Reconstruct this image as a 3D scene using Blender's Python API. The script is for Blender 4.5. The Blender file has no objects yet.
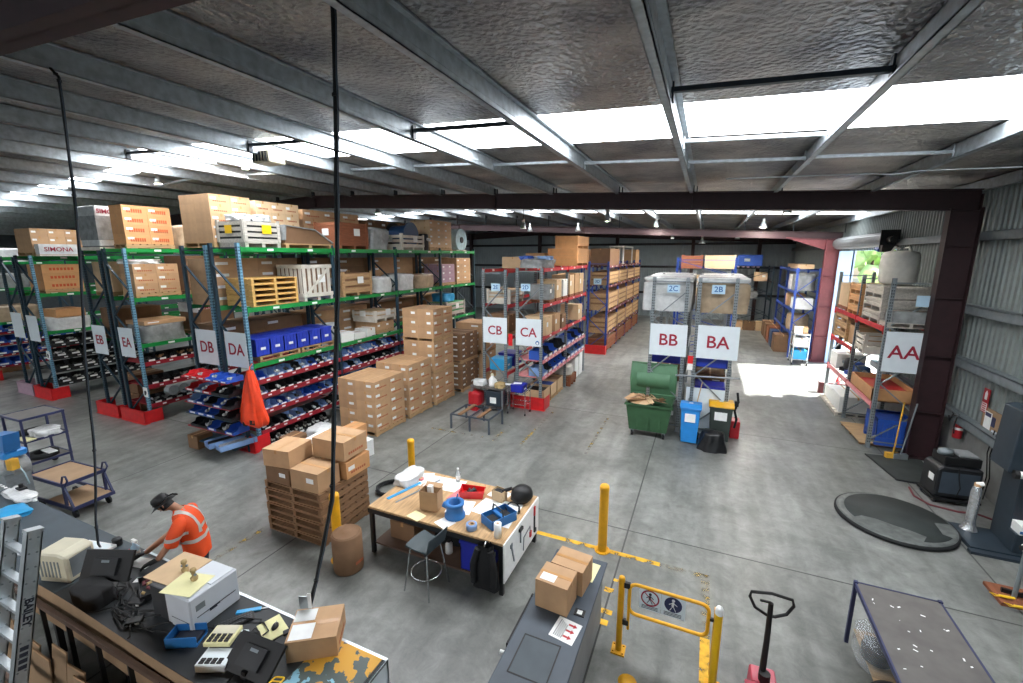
import bpy, bmesh, math, random
from mathutils import Vector, Matrix, Euler
random.seed(7)
SC = bpy.context.scene
COL = SC.collection
PI = math.pi
R = math.radians

# ------------------------------------------------------------------ mesh builder
class MB:
    def __init__(s):
        s.v = []; s.f = []; s.mi = []; s.sm = []
    def add(s, vs, fs, mi=0, smooth=False, M=None):
        b = len(s.v)
        for p in vs:
            s.v.append(tuple(M @ Vector(p)) if M else tuple(p))
        for f in fs:
            s.f.append([i + b for i in f]); s.mi.append(mi); s.sm.append(smooth)
        return s
    def box(s, x0, x1, y0, y1, z0, z1, mi=0, M=None):
        v = [(x0,y0,z0),(x1,y0,z0),(x1,y1,z0),(x0,y1,z0),(x0,y0,z1),(x1,y0,z1),(x1,y1,z1),(x0,y1,z1)]
        return s.add(v, [(0,3,2,1),(4,5,6,7),(0,1,5,4),(1,2,6,5),(2,3,7,6),(3,0,4,7)], mi, False, M)
    def cbox(s, c, size, rz=0, mi=0, rx=0, ry=0):
        M = Matrix.Translation(c) @ Euler((rx,ry,rz)).to_matrix().to_4x4()
        a,b,d = size[0]/2,size[1]/2,size[2]/2
        return s.box(-a,a,-b,b,-d,d,mi,M)
    def bar(s, p, q, w, h, mi=0, roll=0):
        p = Vector(p); q = Vector(q); d = q-p; L = d.length
        if L < 1e-6: return s
        z = d/L
        up = Vector((0,0,1)) if abs(z.z) < .95 else Vector((0,1,0))
        x = up.cross(z).normalized(); y = z.cross(x)
        M = Matrix((x,y,z)).transposed().to_4x4(); M.translation = p
        if roll: M = M @ Matrix.Rotation(roll,4,'Z')
        return s.box(-w/2,w/2,-h/2,h/2,0,L,mi,M)
    def cyl(s, p, q, r, n=14, mi=0, r2=None, caps=True, smooth=True):
        p = Vector(p); q = Vector(q); d = (q-p).normalized()
        up = Vector((0,0,1)) if abs(d.z) < .95 else Vector((1,0,0))
        x = up.cross(d).normalized(); y = d.cross(x); r2 = r if r2 is None else r2
        vs = []
        for k in range(n):
            a = 2*PI*k/n; o = x*math.cos(a)+y*math.sin(a)
            vs.append(p+o*r); vs.append(q+o*r2)
        s.add(vs, [(2*k,(2*k+2)%(2*n),(2*k+3)%(2*n),2*k+1) for k in range(n)], mi, smooth)
        if caps:
            s.add([vs[2*k] for k in range(n)], [tuple(range(n))[::-1]], mi)
            s.add([vs[2*k+1] for k in range(n)], [tuple(range(n))], mi)
        return s
    def tube(s, pts, r, n=8, mi=0, closed=False, caps=True):
        P = [Vector(p) for p in pts]; N = len(P); rings = []; prev = None
        for i,p in enumerate(P):
            if closed: t = (P[(i+1)%N]-P[i-1]).normalized()
            elif i == 0: t = (P[1]-P[0]).normalized()
            elif i == N-1: t = (P[-1]-P[-2]).normalized()
            else: t = ((P[i+1]-p).normalized()+(p-P[i-1]).normalized()).normalized()
            if prev is None:
                up = Vector((0,0,1)) if abs(t.z) < .9 else Vector((1,0,0))
                x = up.cross(t).normalized()
            else:
                x = (prev - t*prev.dot(t)).normalized()
            prev = x; y = t.cross(x)
            rr = r[i] if isinstance(r,(list,tuple)) else r
            rings.append([p+(x*math.cos(2*PI*k/n)+y*math.sin(2*PI*k/n))*rr for k in range(n)])
        vs = [v for g in rings for v in g]; fs = []
        for i in range(N if closed else N-1):
            j = (i+1)%N
            for k in range(n):
                fs.append((i*n+k, i*n+(k+1)%n, j*n+(k+1)%n, j*n+k))
        s.add(vs, fs, mi, True)
        if caps and not closed:
            s.add(rings[0], [tuple(range(n))[::-1]], mi); s.add(rings[-1], [tuple(range(n))], mi)
        return s
    def lathe(s, prof, c=(0,0,0), n=20, mi=0, axis='Z', smooth=True, sx=1, sy=1):
        vs = []
        for r,z in prof:
            for k in range(n):
                a = 2*PI*k/n; p = (r*math.cos(a)*sx, r*math.sin(a)*sy, z)
                if axis == 'X': p = (p[2],p[0],p[1])
                elif axis == 'Y': p = (p[1],p[2],p[0])
                vs.append((p[0]+c[0],p[1]+c[1],p[2]+c[2]))
        fs = []
        for i in range(len(prof)-1):
            for k in range(n):
                fs.append((i*n+k,i*n+(k+1)%n,(i+1)*n+(k+1)%n,(i+1)*n+k))
        s.add(vs, fs, mi, smooth)
        if prof[0][0] > 1e-4: s.add(vs[:n], [tuple(range(n))[::-1]], mi)
        if prof[-1][0] > 1e-4: s.add(vs[-n:], [tuple(range(n))], mi)
        return s
    def prism(s, poly, a, b, axis='Z', mi=0):
        n = len(poly)
        def m(p,t):
            return (p[0],p[1],t) if axis=='Z' else ((p[0],t,p[1]) if axis=='Y' else (t,p[0],p[1]))
        vs = [m(p,a) for p in poly]+[m(p,b) for p in poly]
        s.add(vs, [tuple(range(n))[::-1], tuple(range(n,2*n))]+[(k,(k+1)%n,n+(k+1)%n,n+k) for k in range(n)], mi)
        return s
    def grid(s, fn, nu, nv, mi=0, smooth=True):
        vs = [fn(i/nu, j/nv) for j in range(nv+1) for i in range(nu+1)]
        fs = [(j*(nu+1)+i, j*(nu+1)+i+1, (j+1)*(nu+1)+i+1, (j+1)*(nu+1)+i) for j in range(nv) for i in range(nu)]
        return s.add(vs, fs, mi, smooth)
    def mesh(s, name, mats):
        me = bpy.data.meshes.new(name)
        me.from_pydata(s.v, [], s.f)
        for m in (mats if isinstance(mats,(list,tuple)) else [mats]):
            me.materials.append(m)
        me.polygons.foreach_set('material_index', s.mi)
        me.polygons.foreach_set('use_smooth', s.sm)
        bm = bmesh.new(); bm.from_mesh(me); bmesh.ops.recalc_face_normals(bm, faces=bm.faces); bm.to_mesh(me); bm.free()
        me.update()
        return me
    def obj(s, name, mats, parent=None, loc=None, rz=0, bevel=0, seg=1):
        o = bpy.data.objects.new(name, s.mesh(name, mats)); COL.objects.link(o)
        if parent: o.parent = parent
        if loc: o.location = loc
        if rz: o.rotation_euler = (0,0,rz)
        if bevel:
            b = o.modifiers.new('bevel','BEVEL'); b.width = bevel; b.segments = seg; b.limit_method = 'ANGLE'; b.angle_limit = R(40)
        return o

def tag(o, label, cat, group=None, kind=None):
    if label: o['label'] = label
    if cat: o['category'] = cat
    if group: o['group'] = group
    if kind: o['kind'] = kind
    return o
def thing(name, label, cat, loc=(0,0,0), rz=0, group=None):
    o = bpy.data.objects.new(name, None); COL.objects.link(o)
    o.location = loc; o.rotation_euler = (0,0,rz); o.empty_display_size = .1
    return tag(o, label, cat, group)
def struct(name, mb, mats, bevel=0):
    o = mb.obj(name, mats, bevel=bevel); o['kind'] = 'structure'; return o
def dup(root, loc=None, rz=None, label=None, group=None, mats=None):
    def cp(o, par):
        c = o.copy(); COL.objects.link(c)
        if par: c.parent = par
        for ch in CH.get(o.name, []) : cp(ch, c)
        return c
    CH = {}
    stack = [root]
    while stack:
        o = stack.pop()
        CH[o.name] = list(o.children); stack += CH[o.name]
    c = cp(root, None)
    if loc is not None: c.location = loc
    if rz is not None: c.rotation_euler = (0,0,rz)
    if label: c['label'] = label
    if group: c['group'] = group
    return c
_ORD = 'first second third fourth fifth sixth seventh eighth ninth tenth eleventh twelfth thirteenth fourteenth fifteenth sixteenth seventeenth eighteenth nineteenth twentieth'.split()
def nth(i):
    if i < 20: return _ORD[i]
    return {2:'twenty',3:'thirty',4:'forty'}[(i+1)//10] + ('-'+_ORD[i % 10 ] if (i+1) % 10 else 'th')
def text_obj(name, s, size, mat, parent=None, loc=(0,0,0), rot=(PI/2,0,0), ext=.002, align='CENTER', bold=0.0):
    cu = bpy.data.curves.new(name,'FONT'); cu.body = s; cu.size = size; cu.extrude = ext; cu.align_x = align; cu.align_y = 'CENTER'
    cu.offset = bold; cu.resolution_u = 3
    t = bpy.data.objects.new('txt', cu); COL.objects.link(t)
    bpy.context.view_layer.update()
    me = bpy.data.meshes.new_from_object(t.evaluated_get(bpy.context.evaluated_depsgraph_get()))
    bpy.data.objects.remove(t); bpy.data.curves.remove(cu)
    me.materials.clear(); me.materials.append(mat)
    o = bpy.data.objects.new(name, me); COL.objects.link(o)
    o.location = loc; o.rotation_euler = rot
    if parent: o.parent = parent
    return o

# ------------------------------------------------------------------ materials
def hx(h):
    h = h.lstrip('#'); c = [int(h[i:i+2],16)/255 for i in (0,2,4)]
    return tuple(x/12.92 if x <= .04045 else ((x+.055)/1.055)**2.4 for x in c)
def mat(name, c, rough=.6, metal=0, var=.12, scale=6, bump=0, bscale=60, rnd=0, emit=0, alpha=1, trans=0, c2=None, stretch=None, spec=.5):
    m = bpy.data.materials.new(name); m.use_nodes = True
    nt = m.node_tree; N = nt.nodes; L = nt.links; b = N['Principled BSDF']
    if isinstance(c,str): c = hx(c)
    if c2 is None: hi = tuple(min(1,x*(1+var)) for x in c); lo = tuple(x*(1-var) for x in c)
    else: lo = c; hi = hx(c2) if isinstance(c2,str) else c2
    tc = N.new('ShaderNodeTexCoord'); no = N.new('ShaderNodeTexNoise'); no.inputs['Scale'].default_value = scale; no.inputs['Detail'].default_value = 5
    src = tc.outputs['Object']
    if stretch:
        mp = N.new('ShaderNodeMapping'); mp.inputs['Scale'].default_value = stretch; L.new(src, mp.inputs['Vector']); src = mp.outputs['Vector']
    L.new(src, no.inputs['Vector'])
    cr = N.new('ShaderNodeValToRGB'); cr.color_ramp.elements[0].position = .3; cr.color_ramp.elements[1].position = .7
    cr.color_ramp.elements[0].color = (*lo,1); cr.color_ramp.elements[1].color = (*hi,1)
    L.new(no.outputs['Fac'], cr.inputs['Fac']); out = cr.outputs['Color']
    if rnd:
        oi = N.new('ShaderNodeObjectInfo'); hs = N.new('ShaderNodeHueSaturation'); mr = N.new('ShaderNodeMapRange')
        mr.inputs['To Min'].default_value = 1-rnd; mr.inputs['To Max'].default_value = 1+rnd
        L.new(oi.outputs['Random'], mr.inputs['Value']); L.new(mr.outputs['Result'], hs.inputs['Value']); L.new(out, hs.inputs['Color']); out = hs.outputs['Color']
    L.new(out, b.inputs['Base Color'])
    b.inputs['Roughness'].default_value = rough; b.inputs['Metallic'].default_value = metal
    b.inputs['Specular IOR Level'].default_value = spec
    if trans: b.inputs['Transmission Weight'].default_value = trans
    if alpha < 1: b.inputs['Alpha'].default_value = alpha
    if emit:
        L.new(out, b.inputs['Emission Color']); b.inputs['Emission Strength'].default_value = emit
    if bump:
        n2 = N.new('ShaderNodeTexNoise'); n2.inputs['Scale'].default_value = bscale; n2.inputs['Detail'].default_value = 4
        L.new(src, n2.inputs['Vector'])
        bp = N.new('ShaderNodeBump'); bp.inputs['Strength'].default_value = bump; bp.inputs['Distance'].default_value = .02
        L.new(n2.outputs['Fac'], bp.inputs['Height']); L.new(bp.outputs['Normal'], b.inputs['Normal'])
    return m
def emission(name, c, s):
    m = bpy.data.materials.new(name); m.use_nodes = True; nt = m.node_tree
    for n in list(nt.nodes): nt.nodes.remove(n)
    e = nt.nodes.new('ShaderNodeEmission'); o = nt.nodes.new('ShaderNodeOutputMaterial'); e.inputs[0].default_value = (*(hx(c) if isinstance(c,str) else c),1); e.inputs[1].default_value = s
    nt.links.new(e.outputs[0], o.inputs[0]); return m

M = {}
def dm(k, *a, **kw): M[k] = mat(k, *a, **kw)
dm('steel','#8f979b',.45,.6,var=.12,scale=20); dm('galv','#b4bec4',.42,.35,var=.2,scale=9,bump=.05,bscale=40)
dm('maroon','#2e181c',.6,var=.2); dm('darkred','#6b3338',.55,var=.15)
dm('rackblue','#6c9ab4',.5,var=.12); dm('rackgrey','#7d868a',.5,.2,var=.12); dm('rackroyal','#2b4fa8',.5); dm('racknavy','#233d4c',.55)
dm('hole','#1a1f24',.8); dm('holelight','#9db2bd',.6); dm('green','#128a40',.45,var=.1); dm('beamred','#c02f36',.45,var=.12); dm('shelfred','#9c2230',.45,var=.15); dm('beampink','#d98085',.5,var=.1)
dm('guardred','#d8252a',.4,var=.12); dm('paper','#eef0ee',.7,var=.04,scale=12); dm('manila','#e6e2ac',.7,var=.05); dm('ink','#1f2430',.6); dm('inkred','#9c2038',.6,var=.05); dm('inkblue','#2f6aa8',.6,var=.05)
dm('signwhite','#dfe9ee',.45,var=.03); dm('signblue','#bcdcf0',.45,var=.03)
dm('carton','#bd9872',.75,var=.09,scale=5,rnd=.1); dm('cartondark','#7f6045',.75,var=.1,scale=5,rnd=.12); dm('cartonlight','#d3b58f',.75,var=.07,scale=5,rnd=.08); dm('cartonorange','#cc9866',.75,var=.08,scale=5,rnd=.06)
dm('tape','#b98a55',.3,var=.08); dm('tapeclear','#d6bd94',.25,var=.06); dm('printred','#a85a3a',.7,var=.1); dm('printorange','#c4552a',.7,var=.1)
dm('wood','#b8966c',.75,var=.22,scale=5,stretch=(6,.7,6),bump=.1); dm('woodold','#8c6a4c',.8,var=.25,scale=5,stretch=(6,.7,6),bump=.1,rnd=.1); dm('woodgrey','#b9b4aa',.8,var=.2,scale=5,stretch=(6,.7,6),rnd=.06); dm('woodyellow','#d9ae66',.7,var=.14,scale=5,stretch=(6,.7,6),rnd=.06); dm('woodred','#8a5236',.75,var=.22,scale=5,stretch=(6,.7,6),rnd=.08); dm('woodwhite','#d9d4c8',.75,var=.12,scale=5,rnd=.05)
dm('wrap','#d9dcdc',.2,var=.14,scale=7,bump=.55,bscale=16); dm('wrapgrey','#8f9292',.25,var=.25,scale=6,bump=.6,bscale=16); dm('wrapbrown','#b09c82',.25,var=.25,scale=4,bump=.5,bscale=14); dm('wrapcyan','#b9d5de',.25,var=.18,scale=6,bump=.5,bscale=16)
dm('binblue','#2d59b8',.4,var=.1,rnd=.15); dm('binlight','#7fa0d0',.4,var=.1,rnd=.15); dm('binred','#c22a30',.4,var=.1,rnd=.12); dm('bindark','#181b20',.5,var=.1,rnd=.2); dm('toteblue','#2740b8',.38,var=.1,rnd=.08); dm('totedeep','#1f2aa0',.4,var=.1)
dm('part','#b9bcb9',.35,.6,var=.3,scale=25); dm('partblack','#191b1e',.5,var=.2); dm('cyan','#2fa0d8',.4,var=.06); dm('orange','#f2471e',.45,var=.08,scale=9,bump=.3,bscale=12)
dm('hivis','#f0531f',.7,var=.07,scale=7,bump=.15,bscale=18); dm('silvertape','#c9c3bd',.45,.1,var=.06); dm('black','#0c0d0f',.55,var=.15); dm('blacksoft','#121315',.85,var=.2); dm('skin','#a9785c',.55,var=.06); dm('trouser','#232a3a',.85,var=.15)
dm('yellow','#e6a91a',.42,var=.1,scale=9); dm('yellowbright','#f0c21e',.42,var=.06); dm('bincover','#e0a818',.45,var=.05); dm('wheelgreen','#355a3b',.55,var=.12,scale=5); dm('lidgreen','#4f7a5a',.55,var=.1,scale=5); dm('wheelieblue','#2a8ad8',.45,var=.06); dm('wheeliegrey','#3a433f',.55,var=.1)
dm('rubber','#17191b',.8,var=.15); dm('bagblack','#141518',.3,var=.3,scale=10,bump=.6,bscale=14); dm('chrome','#c4c8ca',.22,.9,var=.05); dm('benchblack','#2c3033',.6,var=.18,scale=4); dm('girt','#7f888c',.5,.3,var=.15,scale=6); dm('benchgrey','#454f56',.6,var=.12,scale=4); dm('benchdark','#3f4a55',.5,var=.14,scale=3); dm('benchside','#8b8f90',.6,var=.1,scale=4)
dm('printer','#c9cfd6',.45,var=.03); dm('printerdark','#3a3d40',.5,var=.1); dm('cream','#cfcab2',.5,var=.06); dm('tray','#2a6fb0',.45,var=.06)
dm('machine','#26323c',.5,var=.12,scale=6); dm('turntop','#2e3433',.7,var=.28,scale=3); dm('turnrim','#6a6f6d',.5,.3,var=.3,scale=8); dm('foil','#cfd2d4',.2,.8,var=.15,scale=20,bump=.4,bscale=30)
dm('fabric','#d2d1ca',.85,var=.08,scale=8,bump=.2,bscale=20); dm('purpleplast','#b496a6',.4,var=.12); dm('navydrum','#1f3f66',.45,var=.14); dm('extred','#b3202a',.35,var=.08); dm('plastic_clear','#cfd6da',.15,var=.08,alpha=.3); dm('glass','#dfeaf0',.05,var=.02,alpha=.35); dm('tabletop','#5c5956',.65,var=.16,scale=5); dm('navy','#2d3358',.5,var=.1); dm('plywood','#a88c66',.7,var=.18,scale=3,stretch=(1,4,1)); dm('brownboard','#a08466',.7,var=.14,scale=3); dm('masonite','#5e4a3e',.6,var=.2,scale=4); dm('alu','#b4bcc0',.35,.75,var=.12,scale=8); dm('jackred','#b0394c',.4,var=.1); dm('cushion','#3f4a4e',.6,var=.1); dm('hessian','#b89f70',.9,var=.15)
dm('patchyellow','#dba83a',.8,var=.35,scale=3); dm('shutter','#858b8d',.5,.3,var=.06); dm('bark','#4a3a2c',.9,var=.3); dm('leaf','#9dbb78',.8,var=.35,scale=1.5,bump=.6,bscale=6); dm('crane','#e2b070',.6,var=.08)
M['skylight'] = emission('skylight', (1.0,1.02,1.06), 14)
M['lamp'] = emission('lamp', (1.0,.93,.84), 900)
# ------------------------------------------------------------------ camera, world, sun
cam = bpy.data.cameras.new('camera'); co = bpy.data.objects.new('camera', cam); COL.objects.link(co)
cam.sensor_width = 36; cam.lens = 36*440/1023; cam.clip_start = .05; cam.clip_end = 300
PITCH = math.atan(86/440)
co.location = (0,0,5); co.rotation_euler = (PI/2-PITCH, 0, R(23.79))
SC.camera = co
w = bpy.data.worlds.new('world'); SC.world = w; w.use_nodes = True
nt = w.node_tree; bg = nt.nodes['Background']; sky = nt.nodes.new('ShaderNodeTexSky')
sky.sky_type = 'NISHITA'; sky.sun_disc = False; sky.sun_elevation = R(48); sky.sun_rotation = R(80); sky.air_density = 1; sky.dust_density = 2
nt.links.new(sky.outputs[0], bg.inputs[0]); bg.inputs[1].default_value = SKY_STRENGTH = .6
sl = bpy.data.lights.new('sun','SUN'); sl.energy = 45; sl.angle = R(1.2); sl.color = (1,.97,.92)
so = bpy.data.objects.new('sun', sl); COL.objects.link(so)
so.rotation_euler = Vector((-1,-.42,-1.2)).to_track_quat('-Z','Y').to_euler()
SC.view_settings.view_transform = 'Standard'; SC.view_settings.look = 'None'; SC.view_settings.gamma = 1; SC.view_settings.use_curve_mapping = False
SC.view_settings.exposure = 0.06
SC.cycles.use_denoising = True; SC.cycles.max_bounces = 6; SC.cycles.diffuse_bounces = 2; SC.cycles.glossy_bounces = 3; SC.cycles.transparent_max_bounces = 8
SC.cycles.sample_clamp_indirect = 6; SC.cycles.caustics_reflective = False; SC.cycles.caustics_refractive = False

XL, XR, YB, YF = -40.0, 5.75, -9.0, 38.4
RIDGE = -14.5
def roofz(x): return 6.9-.0441*(x+.58) if x >= RIDGE else 6.9-.0441*(RIDGE+.58)-.0441*(RIDGE-x)

# concrete floor with saw-cut joints
fm = mat('concrete', '#7f8180', .62, var=.3, scale=.55)
def floor_nodes():
    nt = fm.node_tree; N = nt.nodes; L = nt.links; b = N['Principled BSDF']
    tc = N.new('ShaderNodeTexCoord'); sp = N.new('ShaderNodeSeparateXYZ'); L.new(tc.outputs['Object'], sp.inputs[0])
    def noise(scale, detail=6, rough=.6, dist=0):
        n = N.new('ShaderNodeTexNoise'); n.inputs['Scale'].default_value = scale; n.inputs['Detail'].default_value = detail; n.inputs['Roughness'].default_value = rough
        n.inputs['Distortion'].default_value = dist
        L.new(tc.outputs['Object'], n.inputs['Vector']); return n.outputs['Fac']
    def math_(op, a, bb=None, clamp=False):
        m = N.new('ShaderNodeMath'); m.operation = op; m.use_clamp = clamp
        for i,x in enumerate((a,bb)):
            if x is None: continue
            if isinstance(x,(int,float)): m.inputs[i].default_value = x
            else: L.new(x, m.inputs[i])
        return m.outputs[0]
    def ramp(f, a, ca, bpos, cb):
        r = N.new('ShaderNodeValToRGB'); r.color_ramp.elements[0].position = a; r.color_ramp.elements[1].position = bpos
        r.color_ramp.elements[0].color = (*ca,1); r.color_ramp.elements[1].color = (*cb,1); L.new(f, r.inputs[0]); return r.outputs[0]
    def mix(kind, f, a, bb):
        m = N.new('ShaderNodeMixRGB'); m.blend_type = kind
        for i,x in enumerate((f,a,bb)):
            if isinstance(x,(int,float)): m.inputs[i].default_value = x
            elif isinstance(x,tuple): m.inputs[i].default_value = (*x,1)
            else: L.new(x, m.inputs[i])
        return m.outputs[0]
    base = ramp(noise(.45,7,.62,.6), .32, hx('#6b6e6b'), .68, hx('#979996'))
    fine = ramp(noise(3.6,10,.78,.5), .32, (.6,.6,.6), .68, (1.22,1.22,1.2))
    c = mix('MULTIPLY', .85, base, fine)
    spot = ramp(noise(1.3,3,.5,1.5), .62, (1,1,1), .74, (.68,.66,.64))
    c = mix('MULTIPLY', .7, c, spot)
    scuff = N.new('ShaderNodeTexNoise'); mp = N.new('ShaderNodeMapping'); mp.inputs['Scale'].default_value = (1.6,.25,1); mp.inputs['Rotation'].default_value = (0,0,.5)
    L.new(tc.outputs['Object'], mp.inputs[0]); L.new(mp.outputs[0], scuff.inputs['Vector']); scuff.inputs['Scale'].default_value = 2.2; scuff.inputs['Detail'].default_value = 8
    c = mix('MULTIPLY', .6, c, ramp(scuff.outputs['Fac'], .35, (.6,.6,.59), .6, (1.05,1.05,1.05)))
    cell = N.new('ShaderNodeCombineXYZ'); L.new(math_('FLOOR', math_('DIVIDE', math_('SUBTRACT', sp.outputs[0], -.98), 5.45)), cell.inputs[0]); L.new(math_('FLOOR', math_('DIVIDE', math_('SUBTRACT', sp.outputs[1], 7.58), 5.9)), cell.inputs[1])
    wn = N.new('ShaderNodeTexWhiteNoise'); L.new(cell.outputs[0], wn.inputs['Vector'])
    c = mix('MULTIPLY', 1, c, ramp(wn.outputs['Value'], 0, (.88,.88,.87), 1, (1.06,1.06,1.07)))
    def joint(axis, off, per, wdt):
        f = math_('FRACT', math_('DIVIDE', math_('SUBTRACT', sp.outputs[axis], off-per/2), per))
        d = math_('MULTIPLY', math_('ABSOLUTE', math_('SUBTRACT', f, .5)), per)
        return math_('LESS_THAN', d, wdt)
    j = math_('MAXIMUM', joint(0,-.98,5.45,.014), joint(1,7.58,5.9,.014))
    c = mix('MIX', j, c, hx('#3b3c3b'))
    for l in list(b.inputs['Base Color'].links): L.remove(l)
    L.new(c, b.inputs['Base Color'])
    rr = math_('ADD', math_('MULTIPLY', noise(1.1,4), .35), .2); L.new(rr, b.inputs['Roughness'])
    bp = N.new('ShaderNodeBump'); bp.inputs['Strength'].default_value = .12; bp.inputs['Distance'].default_value = .01; L.new(noise(30,3), bp.inputs['Height']); L.new(bp.outputs[0], b.inputs['Normal'])
floor_nodes()
struct('floor', MB().box(XL,XR+.3,YB,YF+.3,-.2,0), fm)

# foil-lined roof, with translucent skylight strips
foil = bpy.data.materials.new('foil_sarking'); foil.use_nodes = True
def foil_nodes():
    nt = foil.node_tree; N = nt.nodes; L = nt.links; b = N['Principled BSDF']
    b.inputs['Metallic'].default_value = .8; b.inputs['Roughness'].default_value = .33
    tc = N.new('ShaderNodeTexCoord')
    n1 = N.new('ShaderNodeTexNoise'); n1.inputs['Scale'].default_value = 1.1; n1.inputs['Detail'].default_value = 4; L.new(tc.outputs['Object'], n1.inputs['Vector'])
    cr = N.new('ShaderNodeValToRGB'); cr.color_ramp.elements[0].position = .3; cr.color_ramp.elements[1].position = .72
    cr.color_ramp.elements[0].color = (*hx('#77777b'),1); cr.color_ramp.elements[1].color = (*hx('#c4c0ba'),1)
    L.new(n1.outputs['Fac'], cr.inputs[0]); L.new(cr.outputs[0], b.inputs['Base Color'])
    vo = N.new('ShaderNodeTexVoronoi'); vo.inputs['Scale'].default_value = 16; vo.feature = 'SMOOTH_F1'; L.new(tc.outputs['Object'], vo.inputs['Vector'])
    n2 = N.new('ShaderNodeTexNoise'); n2.inputs['Scale'].default_value = 8; n2.inputs['Detail'].default_value = 8; n2.inputs['Distortion'].default_value = 1.6; L.new(tc.outputs['Object'], n2.inputs['Vector'])
    ad = N.new('ShaderNodeMath'); ad.operation = 'ADD'; L.new(vo.outputs['Distance'], ad.inputs[0]); L.new(n2.outputs['Fac'], ad.inputs[1])
    bp = N.new('ShaderNodeBump'); bp.inputs['Strength'].default_value = 1.0; bp.inputs['Distance'].default_value = .055; L.new(ad.outputs[0], bp.inputs['Height']); L.new(bp.outputs[0], b.inputs['Normal'])
foil_nodes()
def roof_strip(y0,y1,dz=.06,th=.03,parts=None):
    m = MB(); z0,z1 = dz,dz+th
    for xa,xb in (parts or ((XL,RIDGE),(RIDGE,XR+.2))):
        a,b = roofz(xa), roofz(xb)
        v = [(xa,y0,a+z0),(xb,y0,b+z0),(xb,y1,b+z0),(xa,y1,a+z0),(xa,y0,a+z1),(xb,y0,b+z1),(xb,y1,b+z1),(xa,y1,a+z1)]
        m.add(v,[(0,3,2,1),(4,5,6,7),(0,1,5,4),(1,2,6,5),(2,3,7,6),(3,0,4,7)])
    return m
SKY = [(-7.0,-5.2),(6.62,8.45),(22.2,23.4)]  # first strip is unseen, added behind the camera as fill light
ys = [YB]+[v for s in SKY for v in s]+[YF+.3]
for i in range(0,len(ys),2):
    struct('ceiling', roof_strip(ys[i],ys[i+1]), foil)
for i,(a,b) in enumerate(SKY):
    if i == 1:
        struct('window_2', roof_strip(a,b,.065,.004,((RIDGE,XR+.2),)), M['skylight'])
        struct('ceiling', roof_strip(a,7.75,parts=((XL,RIDGE),)), foil)
        struct('window_4', roof_strip(7.75,b,.065,.004,((XL,RIDGE),)), M['skylight'])
    else: struct('window_%d'%(i+1), roof_strip(a,b,.065,.004), M['skylight'])

# purlins along the length of the shed
def purlin(x):
    z1 = roofz(x)+.045; z0 = z1-.26; m = MB(); t=.006
    m.box(x-t,x+t,YB,YF,z0,z1); m.box(x-.085,x+t,YB,YF,z0,z0+t*2); m.box(x-t,x+.085,YB,YF,z1-t*2,z1)
    m.box(x-.085,x-.078,YB,YF,z0,z0+.025); m.box(x+.078,x+.085,YB,YF,z1-.025,z1)
    m.box(x+t,x+t+.004,YB,YF,z0+.07,z0+.15)
    return m
px_ = [-.54+2.02*k for k in range(-19,4)]
for x in px_:
    struct('ceiling_purlin', purlin(x), M['galv'])
def bridging(x0,y,kind=0):
    z = roofz(x0+1)-.06; m = MB(); m.bar((x0+.01,y,roofz(x0)-.08),(x0+2.01,y,roofz(x0+2.02)-.08),.07,.05)
    m.cbox((x0+.03,y,z),(.02,.09,.2)); m.cbox((x0+1.99,y,z-.04),(.02,.09,.2))
    struct('ceiling_strut', m, M['machine'] if kind else M['galv'])
for x0,y,k in ((-.54,5.65,1),(-.54,8.1,0),(-.54,9.9,0),(-4.58,6.4,1),(-4.58,9.4,0),(-2.56,9.6,0),(-6.6,9.2,0),(-8.62,6.5,1),(-8.62,9.3,0),(-12.66,6.4,1),(-12.66,9.4,0),(-16.7,9.4,0),(1.48,9.8,0),(-.54,18,0),(1.48,18,0),(-4.58,18,0),(-8.6,18,0)):
    bridging(x0,y,k)
# portal frames
def rafter(y,dz_bot,dtop,wd=.2):
    m = MB(); t = .016
    for x0,x1 in ((XL,RIDGE),(RIDGE,XR-.3)):
        zb0,zb1 = roofz(x0)-.65+dz_bot, roofz(x1)-.65+dz_bot
        zt0,zt1 = roofz(x0)-.185+dtop, roofz(x1)-.185+dtop
        def slab(ya,yb,a0,a1,b0,b1):
            v = [(x0,ya,a0),(x1,ya,a1),(x1,yb,a1),(x0,yb,a0),(x0,ya,b0),(x1,ya,b1),(x1,yb,b1),(x0,yb,b0)]
            m.add(v,[(0,3,2,1),(4,5,6,7),(0,1,5,4),(1,2,6,5),(2,3,7,6),(3,0,4,7)])
        slab(y-wd/2,y+wd/2,zb0,zb1,zb0+t*1.4,zb1+t*1.4); slab(y-wd/2,y+wd/2,zt0-t*1.4,zt1-t*1.4,zt0,zt1); slab(y-t/2,y+t/2,zb0,zb1,zt0,zt1)
        for k in range(int((x1-x0)/6)):
            xx = x1-6*k; zz = roofz(xx)-.65+dz_bot; m.box(xx-.01,xx+.01,y-wd/2,y+wd/2,zz,zz+.36)
    return m
def column(y,ztop,x0=4.93,x1=5.5,wd=.26,haunch=True):
    m = MB(); t=.02
    m.box(x0,x0+t,y-wd/2,y+wd/2,0,ztop); m.box(x1-t,x1,y-wd/2,y+wd/2,0,ztop); m.box(x0,x1,y-t/2,y+t/2,0,ztop)
    m.box(x0-.06,x1+.06,y-wd/2-.05,y+wd/2+.05,0,.025)
    for zz in (1.2,2.6,4.0,5.2): m.box(x0+t,x1-t,y-wd/2+.02,y-t/2,zz,zz+.012)
    # haunch under the rafter
    if haunch: m.prism([(x0,ztop),(x0-1.6,ztop+.09),(x0-1.6,ztop+.06),(x0,ztop-.5)],y-t,y+t,'Y')
    return m
for y,db,dt in ((1.66,0,0),(13.6,0,0),(24.8,-.3,-.42),(38.1,-.1,0)):
    struct('ceiling_rafter', rafter(y,db,dt), M['maroon'])
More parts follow.
